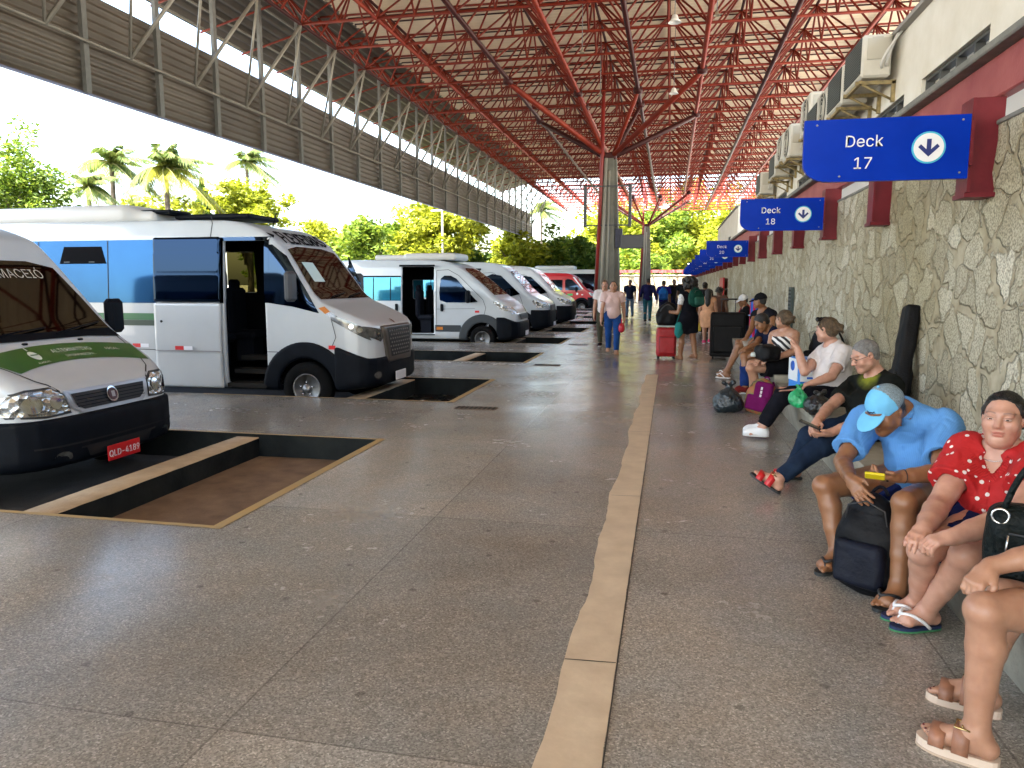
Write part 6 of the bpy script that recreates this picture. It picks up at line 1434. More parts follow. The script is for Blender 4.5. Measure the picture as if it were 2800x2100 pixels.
mb=MB(); mb.tube([W(.05,-.12,.05),W(.075,-.13,.0),W(.055,-.13,-.04)],.008,6); mb.build('hair_clip',mat('tortoise clip',(.5,.35,.2),.3),root,o)
# ---------------- man with black cap and grey shorts
J=scaleJ(dict(head=(1.362,12.222,1.291),neck=(1.435,12.27,1.145),chest=(1.468,12.256,.99),pel=(1.527,12.275,.66),face=(-.85,.5,-.05),
 shR=(1.33,12.42,1.06),shL=(1.555,12.11,1.08),elR=(1.238,12.141,.83),wrR=(1.162,12.0,.72),haR=(1.10,11.96,.68),elL=(1.524,11.892,.84),wrL=(1.30,11.85,.72),haL=(1.21,11.83,.69),
 hipR=(1.477,12.311,.633),hipL=(1.564,12.125,.64),knR=(1.07,12.225,.63),knL=(1.046,11.954,.60),anR=(.90,12.12,.235),anL=(.87,11.83,.205),toR=(.72,12.2,.20),toL=(.69,11.9,.17)),1.06)
J['anR'][2]=.12;J['anL'][2]=.105;J['toR'][2]=.03;J['toL'][2]=.03
B=dict(w=1.05,d=1.05,noeyes=1,eyespot=1)
root,J,o,R,W,s=person('man in a black cap, black sleeveless shirt and pale grey shorts',J,B,SK['brown'],.009,('cropped','black'),detail=False,group=BENCH)
cap(J,R,W,s,.008,root,o,cloth('black cap cloth',(.010,.010,.012)),cloth('black cap cloth',(.010,.010,.012)))
garment_top('vest',J,B,cloth('black vest',(.010,.010,.014)),root,o,.011,.014,.2,'scoop'); garment_bottom('shorts',J,B,cloth('pale grey shorts',(.36,.33,.29),.15),root,o,.012,.9,.018)
flipflop(J,'L',root,o,mat('white rubber sole',(.7,.7,.7),.6),mat('white rubber strap',(.75,.76,.78),.4)); flipflop(J,'R',root,o,mat('white rubber sole',(.7,.7,.7),.6),mat('white rubber strap',(.75,.76,.78),.4))
# ---------------- man in navy and jeans, head bowed
J=dict(head=(1.267,11.028,1.01),neck=(1.385,11.10,.915),chest=(1.435,11.14,.79),pel=(1.51,11.17,.57),face=(-.8,-.2,-.58),hup=(-.55,-.1,.8),
 shR=(1.31,11.29,.845),shL=(1.50,10.95,.875),elR=(1.20,10.98,.70),wrR=(1.07,10.85,.665),haR=(1.0,10.83,.64),elL=(1.434,10.72,.68),wrL=(1.20,10.66,.625),haL=(1.11,10.64,.60),
 hipR=(1.45,11.21,.55),hipL=(1.53,11.02,.55),knR=(1.07,11.08,.565),knL=(1.03,10.82,.55),anR=(1.09,10.98,.11),anL=(1.05,10.72,.11),toR=(.92,10.9,.03),toL=(.88,10.64,.03))
B=dict(w=1.0,noeyes=1)
root,J,o,R,W,s=person('man in a navy t-shirt and blue jeans with his head bowed',J,B,SK['brown'],.009,('short','black'),detail=False,group=BENCH)
garment_top('t_shirt',J,B,cloth('navy t-shirt',(.010,.013,.035)),root,o,.011,.014,.6,'round'); garment_bottom('jeans',J,B,cloth('royal blue jeans',(.012,.03,.13),.3),root,o,.011,1.95,.014)
for q in 'RL': shoes(J,q,root,o,.011,cloth('brown red trainer',(.16,.02,.02)),mat('grey white sole',(.55,.58,.6),.6))
# ---------------- woman at the right edge: legs, hand and bag are seen
J=dict(head=(1.60,2.87,1.15),neck=(1.61,2.92,.98),chest=(1.60,2.90,.83),pel=(1.60,2.90,.475),face=(-.75,-.66,-.1),
 shR=(1.50,3.00,.88),shL=(1.68,2.76,.92),elR=(1.33,2.63,.735),wrR=(1.045,2.595,.632),haR=(.975,2.55,.580),elL=(1.56,2.50,.72),wrL=(1.34,2.40,.66),haL=(1.26,2.40,.65),
 hipR=(1.52,2.95,.46),hipL=(1.58,2.78,.46),knR=(1.19,2.80,.46),knL=(1.005,2.505,.520),anR=(1.145,2.83,.098),anL=(1.01,2.500,.105),toR=(.99,2.90,.03),toL=(.855,2.585,.03))
B=dict(w=1.0,d=1.1,belly=.03,bust=1,arm=1.0,leg=1.02,hs=1.0,face=1.03,hand=.95,lips=.8,foot=.98)
root,J,o,R,W,s=person('woman at the right edge with tan buckled sandals and a dark handbag on her lap',J,B,SK['tan'],.0052,('bun','dark'),{'R':dict(n=(.35,.25,-.85),curl=(.75,1.0,.6)),'L':dict(n=(0,0,-1))},group=BENCH)
garment_top('blouse',J,B,m_wave('white blue printed sleeve',(.06,.10,.34),(.72,.74,.80),16,(.4,.2,.9),6,.40,.50),root,o,.008,.014,1.32,'round')
garment_bottom('shorts',J,B,cloth('denim shorts dark',(.02,.035,.09),.3),root,o,.009,.42,.016)
M_sand=mat('tan leather strap',(.26,.115,.065),.45,var=.2,vscale=20); M_cream=mat('cream rubber sole',(.62,.50,.40),.55)
for q in 'RL': flipflop(J,q,root,o,M_cream,M_sand,.98,mat('beige tread',(.45,.34,.25),.7),slide=True,thick=.03)
# raise feet a little on the thick soles is included in the ankle height
# toe nails
for q in 'RL':
    an,fd,fu,fs=foot_frame(J,q); t=(-1 if q=='R' else 1); b=an-fu*.068*.98; mb=MB()
    for i,(y,ln,r) in enumerate(((.030,.045,.0125),(.009,.044,.0095),(-.008,.038,.009),(-.023,.031,.0085),(-.037,.024,.008))):
        c=b+(fd*(.112-.012*i*.6+ln*.95)+fs*t*y+fu*(.012+r*.75))*.98; tmp=MB(); tmp.lathe([(0,.002),(r*.5,.0015),(r*.72,-.002)],(0,0,0),'z',10); M=np.stack([fd,fs,fu],1); mb.add([M@V(*p)+c for p in tmp.v],tmp.f,True)
    mb.build('toe_nail',mat('dark red nail varnish',(.10,.006,.008),.2),root,o)

# ================================================================ standing and walking people
def standJ(x,y,deg,h,step=0.,R=None,L=None,lean=0,lookdeg=None,width=1.):
    a=math.radians(deg); f=V(math.sin(a),math.cos(a),0); l=V(-f[1],f[0],0); P=lambda fx,lx,z: V(x,y,0)+f*fx*h+l*lx*h+V(0,0,z*h)
    J=dict(pel=P(0,0,.545),chest=P(lean*.5,0,.71),neck=P(lean,0,.835),head=P(lean+.01,0,.925)); la=a if lookdeg is None else math.radians(lookdeg); J['face']=V(math.sin(la),math.cos(la),-.02)
    for s,sg in (('R',-1),('L',1)):
        st=step*sg; J['sh'+s]=P(lean*.9,sg*.108*width,.80); J['hip'+s]=P(0,sg*.055*width,.52); J['kn'+s]=P(st*.5+.012,sg*.058,.285); J['an'+s]=P(st-.01,sg*.055,.053 if st>=0 else .075); J['to'+s]=P(st+.10,sg*.065,.02 if st>=0 else .0)
        ar=(R if s=='R' else L) or ((.0-step*sg*.3),.145,.62,(.04-step*sg*.8),.155,.475)
        J['el'+s]=P(ar[0],sg*ar[1],ar[2]); J['wr'+s]=P(ar[3],sg*ar[4],ar[5]); d=nrm(J['wr'+s]-J['el'+s]); J['ha'+s]=J['wr'+s]+d*.085
    return J
def stander(label,J,B,skin,hk,top,bottom,shoe=None,h=.012,ffm=None,group='people standing and walking on the platform',hands=None):
    B={**dict(noeyes=1,eyespot=1),**B}
    root,J,o,R,W,s=person(label,J,B,skin,h,hk,hands or {'R':dict(n=tuple(nrm(J['shL']-J['shR'])),curl=(.3,.4,.3)),'L':dict(n=tuple(nrm(J['shR']-J['shL'])),curl=(.3,.4,.3))},group=group,detail=h<.0095)
    if top: garment_top(top.get('name','t_shirt'),J,B,top['m'],root,o,h,.019,top.get('sl',.6),top.get('neck','round'),(.005,22),hem=min(.09,top.get('hem',.06)),planes=top.get('planes',lambda J:[])(J),sl_off=.008)
    if bottom: garment_bottom(bottom.get('name','trousers'),J,B,bottom['m'],root,o,h,bottom.get('len',1.95),.010,skirt=bottom.get('skirt',False),waist=bottom.get('waist',.10))
    for q in 'RL':
        if shoe=='ff': flipflop(J,q,root,o,ffm[0],ffm[1],.95)
        elif shoe: shoes(J,q,root,o,h,shoe,mat('grey white sole',(.55,.58,.6),.6))
    return root,J,o,R,W,s
FF=(mat('brown sandal sole',(.16,.08,.04),.6),mat('brown sandal strap',(.2,.1,.05),.5)); M_blkshoe=cloth('black shoe',(.012,.012,.013))
Jp=standJ(-1.25,16.62,176,1.63,.10,width=1.03)
pk=stander('woman in a pale pink blouse and blue jeans walking towards the camera',Jp,dict(bust=1,w=.98,lips=.7,hs=1),SK['tan'],('slick','dark'),dict(name='blouse',m=cloth('pale pink blouse',(.58,.42,.40),.08),sl=.5,neck='round',hem=.14),dict(name='jeans',m=cloth('bright blue jeans',(.015,.06,.22),.25)),'ff',.0085,FF)
stander('person in white close behind the woman in pink, half hidden by her',standJ(-1.62,18.7,178,1.66,-.08),dict(lips=.3),SK['tan'],('short','brown'),dict(m=cloth('white t-shirt cotton',(.62,.58,.58)),sl=.5),dict(m=cloth('olive trousers',(.05,.05,.035))),M_blkshoe,.012)
stander('man in a navy t-shirt and faded jeans walking beside the column',standJ(-1.84,34.6,186,1.76,-.11),dict(w=1.05),SK['brown'],('short','black'),dict(m=cloth('navy t-shirt',(.010,.013,.035)),sl=.6,hem=.12),dict(name='jeans',m=cloth('faded blue jeans',(.10,.17,.28),.3)),M_blkshoe,.016)
stander('man in a dark navy long sleeved shirt and teal trousers, back turned',standJ(-.91,30.7,4,1.80,.04,R=(-.02,.17,.63,.02,.20,.50),L=(.0,.16,.64,.11,.17,.58)),dict(w=1.12,d=1.1),SK['brown'],('cropped','black'),dict(name='shirt',m=cloth('dark navy shirt',(.010,.010,.045)),sl=1.85,hem=.12),dict(m=cloth('teal trousers',(.02,.085,.11))),M_blkshoe,.015)
q=stander('man in a purple blue shirt with a bright blue backpack',standJ(-.30,31.6,5,1.72,.05),dict(w=1.05),SK['brown'],('cropped','black'),dict(m=cloth('violet blue shirt',(.015,.012,.16)),sl=.7,hem=.14),dict(m=cloth('dark blue trousers',(.012,.018,.05))),M_blkshoe,.016)
stander('man in a dark shirt far down the walkway, facing this way',standJ(.12,33.5,150,1.78),dict(w=1.05),SK['deep'],('cropped','black'),dict(m=cloth('black tee',(.010,.011,.013)),sl=.6,hem=.1),dict(m=cloth('dark blue trousers',(.012,.018,.05))),M_blkshoe,.016)
stander('tall man in black with a white strap, far down the walkway',standJ(.52,33.0,200,1.84),dict(),SK['deep'],('short','black'),dict(m=cloth('black tee',(.010,.011,.013)),sl=.6,hem=.1),dict(m=cloth('pale patterned trousers',(.30,.30,.30),.5,vs=30)),M_blkshoe,.016)
cu=stander('woman with big curly black hair in a black dress, beside the red suitcase',standJ(.36,15.65,-38,1.63,.075,R=None,L=(.03,.13,.60,.15,.155,.60)),dict(bust=1,w=1.05,d=1.05,leg=1.05),SK['brown'],('afro','black'),dict(name='dress_top',m=cloth('black dress',(.008,.008,.012)),sl=0,hem=.14),dict(name='skirt',m=cloth('black dress',(.008,.008,.012)),len=.72,skirt=True),'ff',.009,FF)
Jc=cu[1]
for sd in 'RL': F=Field(.009); F.cone(Jc['sh'+sd],mixv(Jc['sh'+sd],Jc['el'+sd],.6),.068,.06,.02,'u',[(mixv(Jc['sh'+sd],Jc['el'+sd],.5),nrm(Jc['el'+sd]-Jc['sh'+sd]))]); F.build('sleeve',cloth('white printed sleeve',(.6,.6,.62),.4,vs=40),cu[0],cu[2])
stander('girl in a peach dress with long black hair and pink shoes',standJ(.96,20.1,10,1.42,.03,R=(0,.14,.62,.03,.15,.48)),dict(w=.9,d=.9),SK['tan'],('long','black'),dict(name='dress_top',m=cloth('peach dress',(.62,.34,.20),.15),sl=0,hem=.14,neck='scoop'),dict(name='skirt',m=cloth('peach dress',(.62,.34,.20),.15),len=.85,skirt=True),cloth('pink shoe',(.55,.06,.16)),.011)
stander('person with bushy black hair standing beside the girl in peach',standJ(1.28,20.9,20,1.45),dict(w=.92,d=.92),SK['deep'],('curls','black'),dict(m=cloth('brown top',(.10,.05,.035)),sl=.3),dict(m=cloth('dark blue trousers',(.012,.018,.05))),M_blkshoe,.013)
stander('person in dark clothes with a top knot, by the wall pole',standJ(1.05,24.5,20,1.62),dict(),SK['deep'],('bun','black'),dict(m=cloth('black tee',(.010,.011,.013)),sl=.6),dict(m=cloth('black trousers',(.008,.008,.012))),M_blkshoe,.014)
stander('man in black far back near the dark blue signs',standJ(.75,29.,170,1.75),dict(),SK['deep'],('cropped','black'),dict(m=cloth('black tee',(.010,.011,.013)),sl=.6,hem=.1),dict(m=cloth('black trousers',(.008,.008,.012))),M_blkshoe,.016)
def sitJ(x,y,deg,seat=.53,h=1.7,face=None):
    a=math.radians(deg); f=V(math.sin(a),math.cos(a),0); l=V(-f[1],f[0],0); P=lambda fx,lx,z: V(x,y,seat+z)+f*fx+l*lx
    J=dict(pel=P(0,0,.02),chest=P(.0,0,.30),neck=P(.03,0,.50),head=P(.08,0,.645),face=V(*face) if face else f-V(0,0,.2))
    for s,sg in (('R',-1),('L',1)): 
        J['sh'+s]=P(.02,sg*.185,.43); J['el'+s]=P(.12,sg*.22,.20); J['wr'+s]=P(.33,sg*.12,.14); J['ha'+s]=P(.41,sg*.09,.12); J['hip'+s]=P(.03,sg*.09,0); J['kn'+s]=P(.45,sg*.12,.02); J['an'+s]=P(.47,sg*.12,.105-seat); J['to'+s]=P(.64,sg*.13,.03-seat)
    return J
k=stander('man in a white cap sitting behind the tall black suitcase',sitJ(1.62,16.95,-90,.55,face=(-.9,-.3,-.2)),dict(),SK['brown'],('cropped','black'),dict(m=cloth('black tee',(.010,.011,.013)),sl=.6),dict(m=cloth('dark blue trousers',(.012,.018,.05))),M_blkshoe,.011,group=BENCH)
cap(k[1],k[3],k[4],k[5],.01,k[0],k[2],cloth('white cap cloth',(.65,.66,.68)),cloth('white cap cloth',(.65,.66,.68)))
stander('person in a red shirt sitting farther along the bench by the striped roll',sitJ(1.74,18.3,-90,.55,face=(-.6,-.8,-.1)),dict(),SK['brown'],('short','black'),dict(m=cloth('red shirt',(.40,.03,.03)),sl=.6),dict(m=cloth('dark blue trousers',(.012,.018,.05))),M_blkshoe,.012,group=BENCH)
# ================================================================ bags and cases
M_lug=mat('red suitcase fabric',(.36,.008,.014),.5,var=.15,vscale=8,bump=.15,bscale=90); M_lugb=mat('black luggage fabric',(.003,.003,.004),.6,spec=.2,var=.4,vscale=10,bump=.3,bscale=60); M_zip=mat('zip grey',(.03,.03,.032),.5)
def suitcase(name,label,x,y,w,d,h,m,rz,grp=None):
    o=empty(name,(x,y,0),label,'suitcase',grp,rz)
    F=Field(.012); F.box((0,0,.05+h/2),(w,d,h),r=.05); F.box((0,-d/2-.015,.05+h*.4),(w*.82,.05,h*.6),r=.03,k=.02); F.noise=(.002,25); F.build('shell',m,o)
    for x_ in (-1,1):
        for y_ in (-1,1):
            mb=MB(); mb.lathe([(0,-.012),(.028,-.012),(.03,0),(.028,.012),(0,.012)],(x_*w*.4,y_*d*.36,.03),'x',12); mb.build('wheel',M_blk,o)
    mb=MB()
    for x_ in (-1,1): mb.tube([(x_*w*.2,d*.36,h),(x_*w*.2,d*.36,h+.32)],.009,6)
    mb.tube([(-w*.24,d*.36,h+.32),(w*.24,d*.36,h+.32)],.016,7); mb.build('handle',M_zip,o)
    mb=MB(); z0=.05+h*.1; mb.tube([(-w*.4,-d/2-.042,z0),(-w*.4,-d/2-.042,.05+h*.68),(w*.4,-d/2-.042,.05+h*.68),(w*.4,-d/2-.042,z0)],.004,5); mb.build('zip',M_zip,o)
    return o
suitcase('suitcase','red wheeled suitcase with a black bag on top, by the curly haired woman',-.07,15.85,.40,.28,.60,M_lug,.12)
o=empty('travel_bag',(-.06,15.83,.66),'black soft travel bag lying on top of the red suitcase','bag')
F=Field(.012); F.box((0,0,.2),(.46,.3,.36),r=.12); F.ell((.02,0,.4),(.17,.13,.13),None,.08); F.noise=(.012,18); F.build('bag',M_lugb,o); mb=MB(); mb.tube(bez((-.15,-.12,.33),(0,-.2,.62),(.16,-.12,.33),9),.012,6); mb.build('handle',M_zip,o); mb=MB(); mb.box((0,-.155,.03),(.44,.012,.022)); mb.build('strap',mat('pale strap',(.4,.42,.42),.6),o)
suitcase('suitcase','very large black suitcase standing between the girl and the seated people',1.18,16.1,.70,.40,.92,M_lugb,-.08)
o=empty('shoulder_bag',(.17,15.5,.46),'teal cloth bag hanging at the side of the curly haired woman','bag'); F=Field(.012); F.ell((0,0,.16),(.09,.07,.17),None,.02); F.noise=(.01,24); F.build('pouch',cloth('teal cloth',(.02,.16,.15)),o); mb=MB(); mb.tube([(-.05,0,.28),(.05,.04,.62),(.12,.1,.85)],.009,6); mb.build('strap',cloth('teal cloth',(.02,.16,.15)),o)
def backpack(name,label,pos,R,m,m2,sx=.30,sz=.46,sy=.18,h=.01,cat='backpack',noise=(.006,20)):
    R=np.asarray(R,float); pos=np.asarray(pos,float); o=empty(name,tuple(pos),label,cat)
    W_=lambda x,y,z: R@V(x,y,z)
    F=Field(h); F.box(W_(0,0,sz*.36),(sx,sy,sz*.72),R,r=min(sx,sy)*.45); F.ell(W_(0,.01,sz*.60),(sx*.45,sy*.46,sz*.41),R,.09); F.ell(W_(0,-sy*.2,sz*.22),(sx*.47,sy*.5,sz*.24),R,.06); F.noise=noise; F.build('main_pack',m,o)
    F=Field(h); F.box(W_(0,-sy*.52,sz*.30),(sx*.8,sy*.45,sz*.46),R,r=.035); F.noise=noise; F.build('front_pocket',m2,o)
    mb=MB(); mb.tube([W_(*p) for p in bez((-.04,sy*.35,sz*.97),(0,sy*.4,sz*1.12),(.04,sy*.35,sz*.97),8)],.009,6); mb.build('top_loop',m2,o)
    for t in (-1,1): mb=MB(); mb.tube([W_(*p) for p in bez((t*sx*.22,sy*.45,sz*.93),(t*sx*.36,sy*.95,sz*.6),(t*sx*.36,sy*.45,sz*.12),10)],.014,6); mb.build('shoulder_strap',m2,o)
    mb=MB(); mb.tube([W_(*p) for p in [(-sx*.36,-sy*.3,sz*.62),(-sx*.3,-sy*.42,sz*.86),(0,-sy*.44,sz*.93),(sx*.3,-sy*.42,sz*.86),(sx*.36,-sy*.3,sz*.62)]],.004,5); mb.build('zip',M_zip,o)
    return o
def RZ(a,tilt=0,roll=0): return np.array(Matrix.Rotation(a,3,'Z')@Matrix.Rotation(tilt,3,'X')@Matrix.Rotation(roll,3,'Y'))
M_pk=mat('black pack nylon',(.003,.0035,.005),.6,spec=.2,var=.3,vscale=8,bump=.4,bscale=22); M_pk2=mat('blue black pack nylon',(.004,.006,.014),.6,spec=.2,var=.3,vscale=8,bump=.4,bscale=22)
backpack('backpack','black backpack standing between the legs of the man in the blue shirt',(1.015,3.93,.0),RZ(-.62,-.10),M_pk,M_pk2,.30,.50,.21,.008)
backpack('backpack','bright blue backpack on the back of the man in purple blue',(-.31,31.42,.92),RZ(0,0),cloth('bright blue nylon',(.015,.12,.42)),cloth('bright blue nylon two',(.02,.10,.36)),.36,.5,.2,.016)
backpack('backpack','dark green backpack on the back of the curly haired woman',tuple(cu[1]['pel']-cu[1]['F']*.24+V(0,0,.22)),RZ(math.radians(38)),cloth('dark green nylon',(.008,.045,.032)),cloth('green trim',(.03,.10,.075)),.30,.36,.16,.01)
backpack('backpack','black backpack propped against the stone wall behind the blue and white box',(1.86,9.55,.45),RZ(-1.25,.10),M_pk,M_lugb,.42,.60,.26,.01)
# purple and multicoloured pack
o=backpack('backpack','purple backpack with a bright orange and green flap, on the floor before the seated women',(1.07,9.27,0),RZ(-.5,-.14,.1),mat('multicoloured cloth',(.45,.06,.03),.7,vscale=9,col2=(.04,.22,.06),bump=.3,bscale=20),cloth('purple cloth',(.12,.008,.075)),.34,.43,.2,.009)
F=Field(.009); R_=RZ(-.5,-.14,.1); F.box(R_@V(.05,-.09,.21),(.22,.1,.36),R_,r=.045); F.build('side_panel',cloth('purple cloth',(.12,.008,.075)),o)
mb=MB(); 
for k in range(5): mb.box(R_@V(.045,-.145,.13+.045*k),(.022,.004,.034),R_)
mb.build('pale_print',mat('pale print',(.55,.5,.55),.6),o)
# bin bag
def sackbag(name,label,pos,r,m,cat='bag',h=.009,zs=1.,seed=1,knot=True):
    rg=np.random.default_rng(seed); o=empty(name,pos,label,cat); F=Field(h); F.ell((0,0,r*.82*zs),(r,r*.9,r*.85*zs),None,.05)
    for k in range(9):
        a=rg.random()*6.28; F.ball((r*.55*math.cos(a),r*.5*math.sin(a),r*(.25+.8*rg.random())*zs),r*(.32+.12*rg.random()),.05)
    if knot: F.cone((0,0,r*1.5*zs),(r*.06,0,r*2.0*zs),r*.34,r*.12,.06); F.cone((r*.05,0,r*1.9*zs),(r*.32,r*.1,r*2.2*zs),r*.11,r*.2,.02); F.cone((r*.05,0,r*1.9*zs),(-r*.3,-r*.05,r*2.15*zs),r*.1,r*.18,.02)
    F.noise=(r*.035,7/r); F.build('sack',m,o,(0,0,0),[(V(0,0,0.003),V(0,0,-1))]); return o
def m_film(name,c,rough=.25): return mat(name,c,rough,var=.3,vscale=9,bump=.9,bscale=16,spec=.7,bdist=.04)
sackbag('bin_bag','shiny dark bin bag full of things on the floor by the bench',(.72,9.3,0),.175,m_film('dark blue black film',(.006,.014,.020)),zs=.95,seed=3)
sackbag('plastic_bag','bright green plastic bag on the lap of the woman in the white t-shirt',(1.20,7.30,.40),.072,m_film('green film',(.01,.34,.12),.3),h=.006,zs=1.35,seed=4)
sackbag('plastic_bag','black plastic bag beside the bright green plastic bag',(1.36,7.17,.365),.125,m_film('black film',(.007,.008,.009),.3),h=.007,zs=.75,seed=5)
# cool box
o=empty('cool_box',(1.50,8.55,.36),'blue and white plastic water box between the seated women','box',None,.2)
F=Field(.009); F.box((0,0,.2),(.34,.30,.40),r=.03); F.build('box',mat('bright blue plastic',(.02,.22,.70),.4),o)
mb=MB(); mb.box((0,-.153,.27),(.30,.008,.24),bev=.003); mb.box((-.173,0,.27),(.008,.26,.24),bev=.003); lb=mb.build('label_panel',mat('white label',(.7,.74,.78),.5),o)
mb=MB(); mb.lathe([(0,0),(.062,0),(.062,-.005),(0,-.005)],(0,-.158,.31),'y',18); mb.lathe([(0,0),(.055,0),(.055,-.005),(0,-.005)],(-.178,0,.31),'x',18); mb.box((0,-.159,.19),(.16,.006,.022)); mb.build('blue_mark',mat('label blue',(.01,.10,.55),.5),lb)
# striped roll
o=empty('beach_roll',(1.62,15.2,.0),'tall red and blue rolled beach chair standing by the bench','roll',None,.1)
F=Field(.01)
for a in range(6): F.cone((.07*math.cos(a*1.05),.06*math.sin(a*1.05),.04),(.05*math.cos(a*1.05+.3),.045*math.sin(a*1.05+.3),1.22),.05,.055,.02)
F.build('roll',m_wave('red and blue stripes',(.42,.01,.07),(.02,.10,.48),3.2,(0,0,.4),.3,.48,.52),o)
for z in (.35,.95): mb=MB(); mb.tube([(.125*math.cos(t),.115*math.sin(t),z) for t in np.linspace(0,6.283,17)[:-1]],.012,5,closed=True); mb.build('tie',mat('light blue tie',(.2,.4,.7),.6),o)
# guitar bag leaning on the wall: neck, body
o=empty('instrument_case',(1.93,6.98,.36),'long black instrument case leaning on the stone wall behind the grey haired man','case')
F=Field(.012); F.box((.06,-.02,.60),(.13,.17,.84),RZ(0,-.18,.14),r=.035,k=.03); F.box((.03,.05,.22),(.14,.36,.46),RZ(0,-.1,.14),r=.055,k=.06); F.noise=(.004,22); F.build('case',M_lugb,o); mb=MB(); mb.tube(bez((-.03,-.12,.45),(-.10,-.2,.3),(-.05,-.12,.1),8),.012,6); mb.build('strap',M_zip,o)
# phones
def phone(label,c,R,m,d=(.072,.148,.010)):
    o=empty('phone',tuple(c),label,'phone'); mb=MB(); mb.box((0,0,0),d,R,bev=.004); mb.build('cover',m,o); mb=MB(); mb.box(R@V(0,0,d[2]/2+.0008),(d[0]*.9,d[1]*.93,.0012),R); mb.build('screen',mat('dark screen',(.01,.011,.013),.1),o)
    mb=MB(); mb.lathe([(0,0),(.006,0),(.006,-.002),(0,-.002)],(0,0,0),'z',10); vs=[R@(V(*p)+V(-.02,.055,-d[2]/2)) for p in mb.v]; m2=MB(); m2.add(vs,mb.f); m2.build('camera_lens',M_blk,o)
phone('yellow phone in the hand of the man in the blue shirt',(1.0,3.82,.622),np.stack([nrm(V(.35,-.9,.0)),nrm(np.cross(V(-.75,-.28,.62),V(.35,-.9,0))),nrm(V(.75,.28,.42))],1) if False else np.stack([nrm(np.cross(V(.94,-.30,.0),nrm(V(.22,.70,.68)))),V(.953,-.304,0),nrm(np.cross(nrm(np.cross(V(.94,-.30,.0),nrm(V(.22,.70,.68)))),V(.953,-.304,0)))],1),mat('yellow phone cover',(.62,.50,.01),.4),(.046,.090,.014))
phone('dark phone held by the grey haired man',(1.005,5.60,.545),RZ(1.25,.35),mat('black phone cover',(.012,.012,.013),.4))
# handbags
M_hb=mat('dark green black leather',(.003,.006,.006),.45,spec=.15,var=.3,vscale=10,bump=.5,bscale=70)
o=empty('handbag',(1.33,2.84,.505),'dark green black leather handbag with silver rings on the lap at the right edge','handbag',None,-.45)
F=Field(.006); F.box((0,0,.13),(.40,.17,.27),r=.06); F.box((0,-.08,.10),(.32,.05,.17),r=.02,k=.015); F.noise=(.004,26); F.build('bag',M_hb,o)
for t in (-1,1):
    mb=MB(); mb.tube(bez((t*.15,-.05,.22),(t*.1,-.06,.48),(0,-.04,.47),9),.011,7); mb.build('handle',M_hb,o)
    mb=MB(); mb.tube([(t*.15+.026*math.cos(a),-.085,.235+.026*math.sin(a)) for a in np.linspace(0,6.283,17)[:-1]],.005,6,closed=True); mb.build('ring',mat('polished steel',(.62,.62,.6),.15,metal=1),o)
mb=MB(); mb.tube([(-.12,-.115,.185),(.12,-.115,.185)],.004,5); mb.build('zip',M_zip,o)
mb=MB(); mb.tube([(-.12,-.12,.18),(-.125,-.125,.10)],.004,5); mb.lathe([(0,0),(.012,.004),(.012,.02),(0,.024)],(-.125,-.125,.075),'z',8); mb.build('zip_pull',mat('polished steel',(.62,.62,.6),.15,metal=1),o)
o=empty('handbag',(-1.045,16.50,.50),'red handbag hanging from the hand of the woman in pink','handbag'); F=Field(.01); F.ell((0,0,.1),(.07,.10,.11),None,.02); F.box((0,0,.07),(.12,.19,.14),r=.05); F.build('bag',mat('red leather',(.45,.012,.03),.35),o); mb=MB(); mb.tube(bez((0,-.07,.17),(0,0,.42),(0,.07,.17),9),.009,6); mb.build('handle',mat('red leather',(.45,.012,.03),.35),o)
o=empty('handbag',(1.30,9.33,.625),'black handbag with a white cap on the knees of the woman in stripes','handbag'); F=Field(.009); F.box((-.14,.05,.10),(.24,.30,.20),RZ(.4),r=.07); F.noise=(.008,20); F.build('bag',M_lugb,o); mb=MB(); mb.lathe([(.035,0),(.04,.02),(.03,.05),(0,.055)],(-.29,.10,.05),'z',12); mb.build('cup_lid',mat('pale lid',(.5,.56,.55),.5),o)
o=empty('shopping_bag',(.70,20.3,.30),'yellow shopping bag beside the girl in peach','bag'); F=Field(.012); F.box((0,0,.17),(.22,.14,.34),r=.04); F.noise=(.008,18); F.build('bag',m_film('yellow film',(.55,.42,.03),.4),o); mb=MB(); mb.tube(bez((-.06,0,.33),(0,0,.5),(.06,0,.33),8),.008,6); mb.build('handle',M_zip,o)
# ================================================================ trees
def m_leaf(name,c1,c2,c3,tr=.45):
    m=bpy.data.materials.new(name); N,L=nodes(m); b=N['Principled BSDF']; out=N['Material Output']
    g=N.new('ShaderNodeNewGeometry'); r=N.new('ShaderNodeValToRGB'); e=r.color_ramp.elements; e[0].color=(*c1,1); e[1].color=(*c3,1); k=e.new(.5); k.color=(*c2,1); L.new(g.outputs['Random Per Island'],r.inputs[0])
    L.new(r.outputs[0],b.inputs['Base Color']); b.inputs['Roughness'].default_value=.55; b.inputs['Specular IOR Level'].default_value=.3
    t=N.new('ShaderNodeBsdfTranslucent'); L.new(r.outputs[0],t.inputs[0]); mx=N.new('ShaderNodeMixShader'); mx.inputs[0].default_value=tr; L.new(b.outputs[0],mx.inputs[1]); L.new(t.outputs[0],mx.inputs[2]); L.new(mx.outputs[0],out.inputs[0]); return m
ML={'g':m_leaf('mid green leaves',(.05,.10,.010),(.13,.20,.016),(.24,.30,.03)),'y':m_leaf('yellow green leaves',(.11,.14,.008),(.25,.28,.014),(.42,.42,.03)),'d':m_leaf('dark green leaves',(.025,.06,.010),(.06,.12,.016),(.12,.18,.022)),'p':m_leaf('palm leaflets',(.04,.08,.015),(.11,.16,.03),(.24,.25,.05),.35),'py':m_leaf('yellowing palm leaflets',(.09,.12,.015),(.20,.20,.02),(.36,.30,.02),.35)}
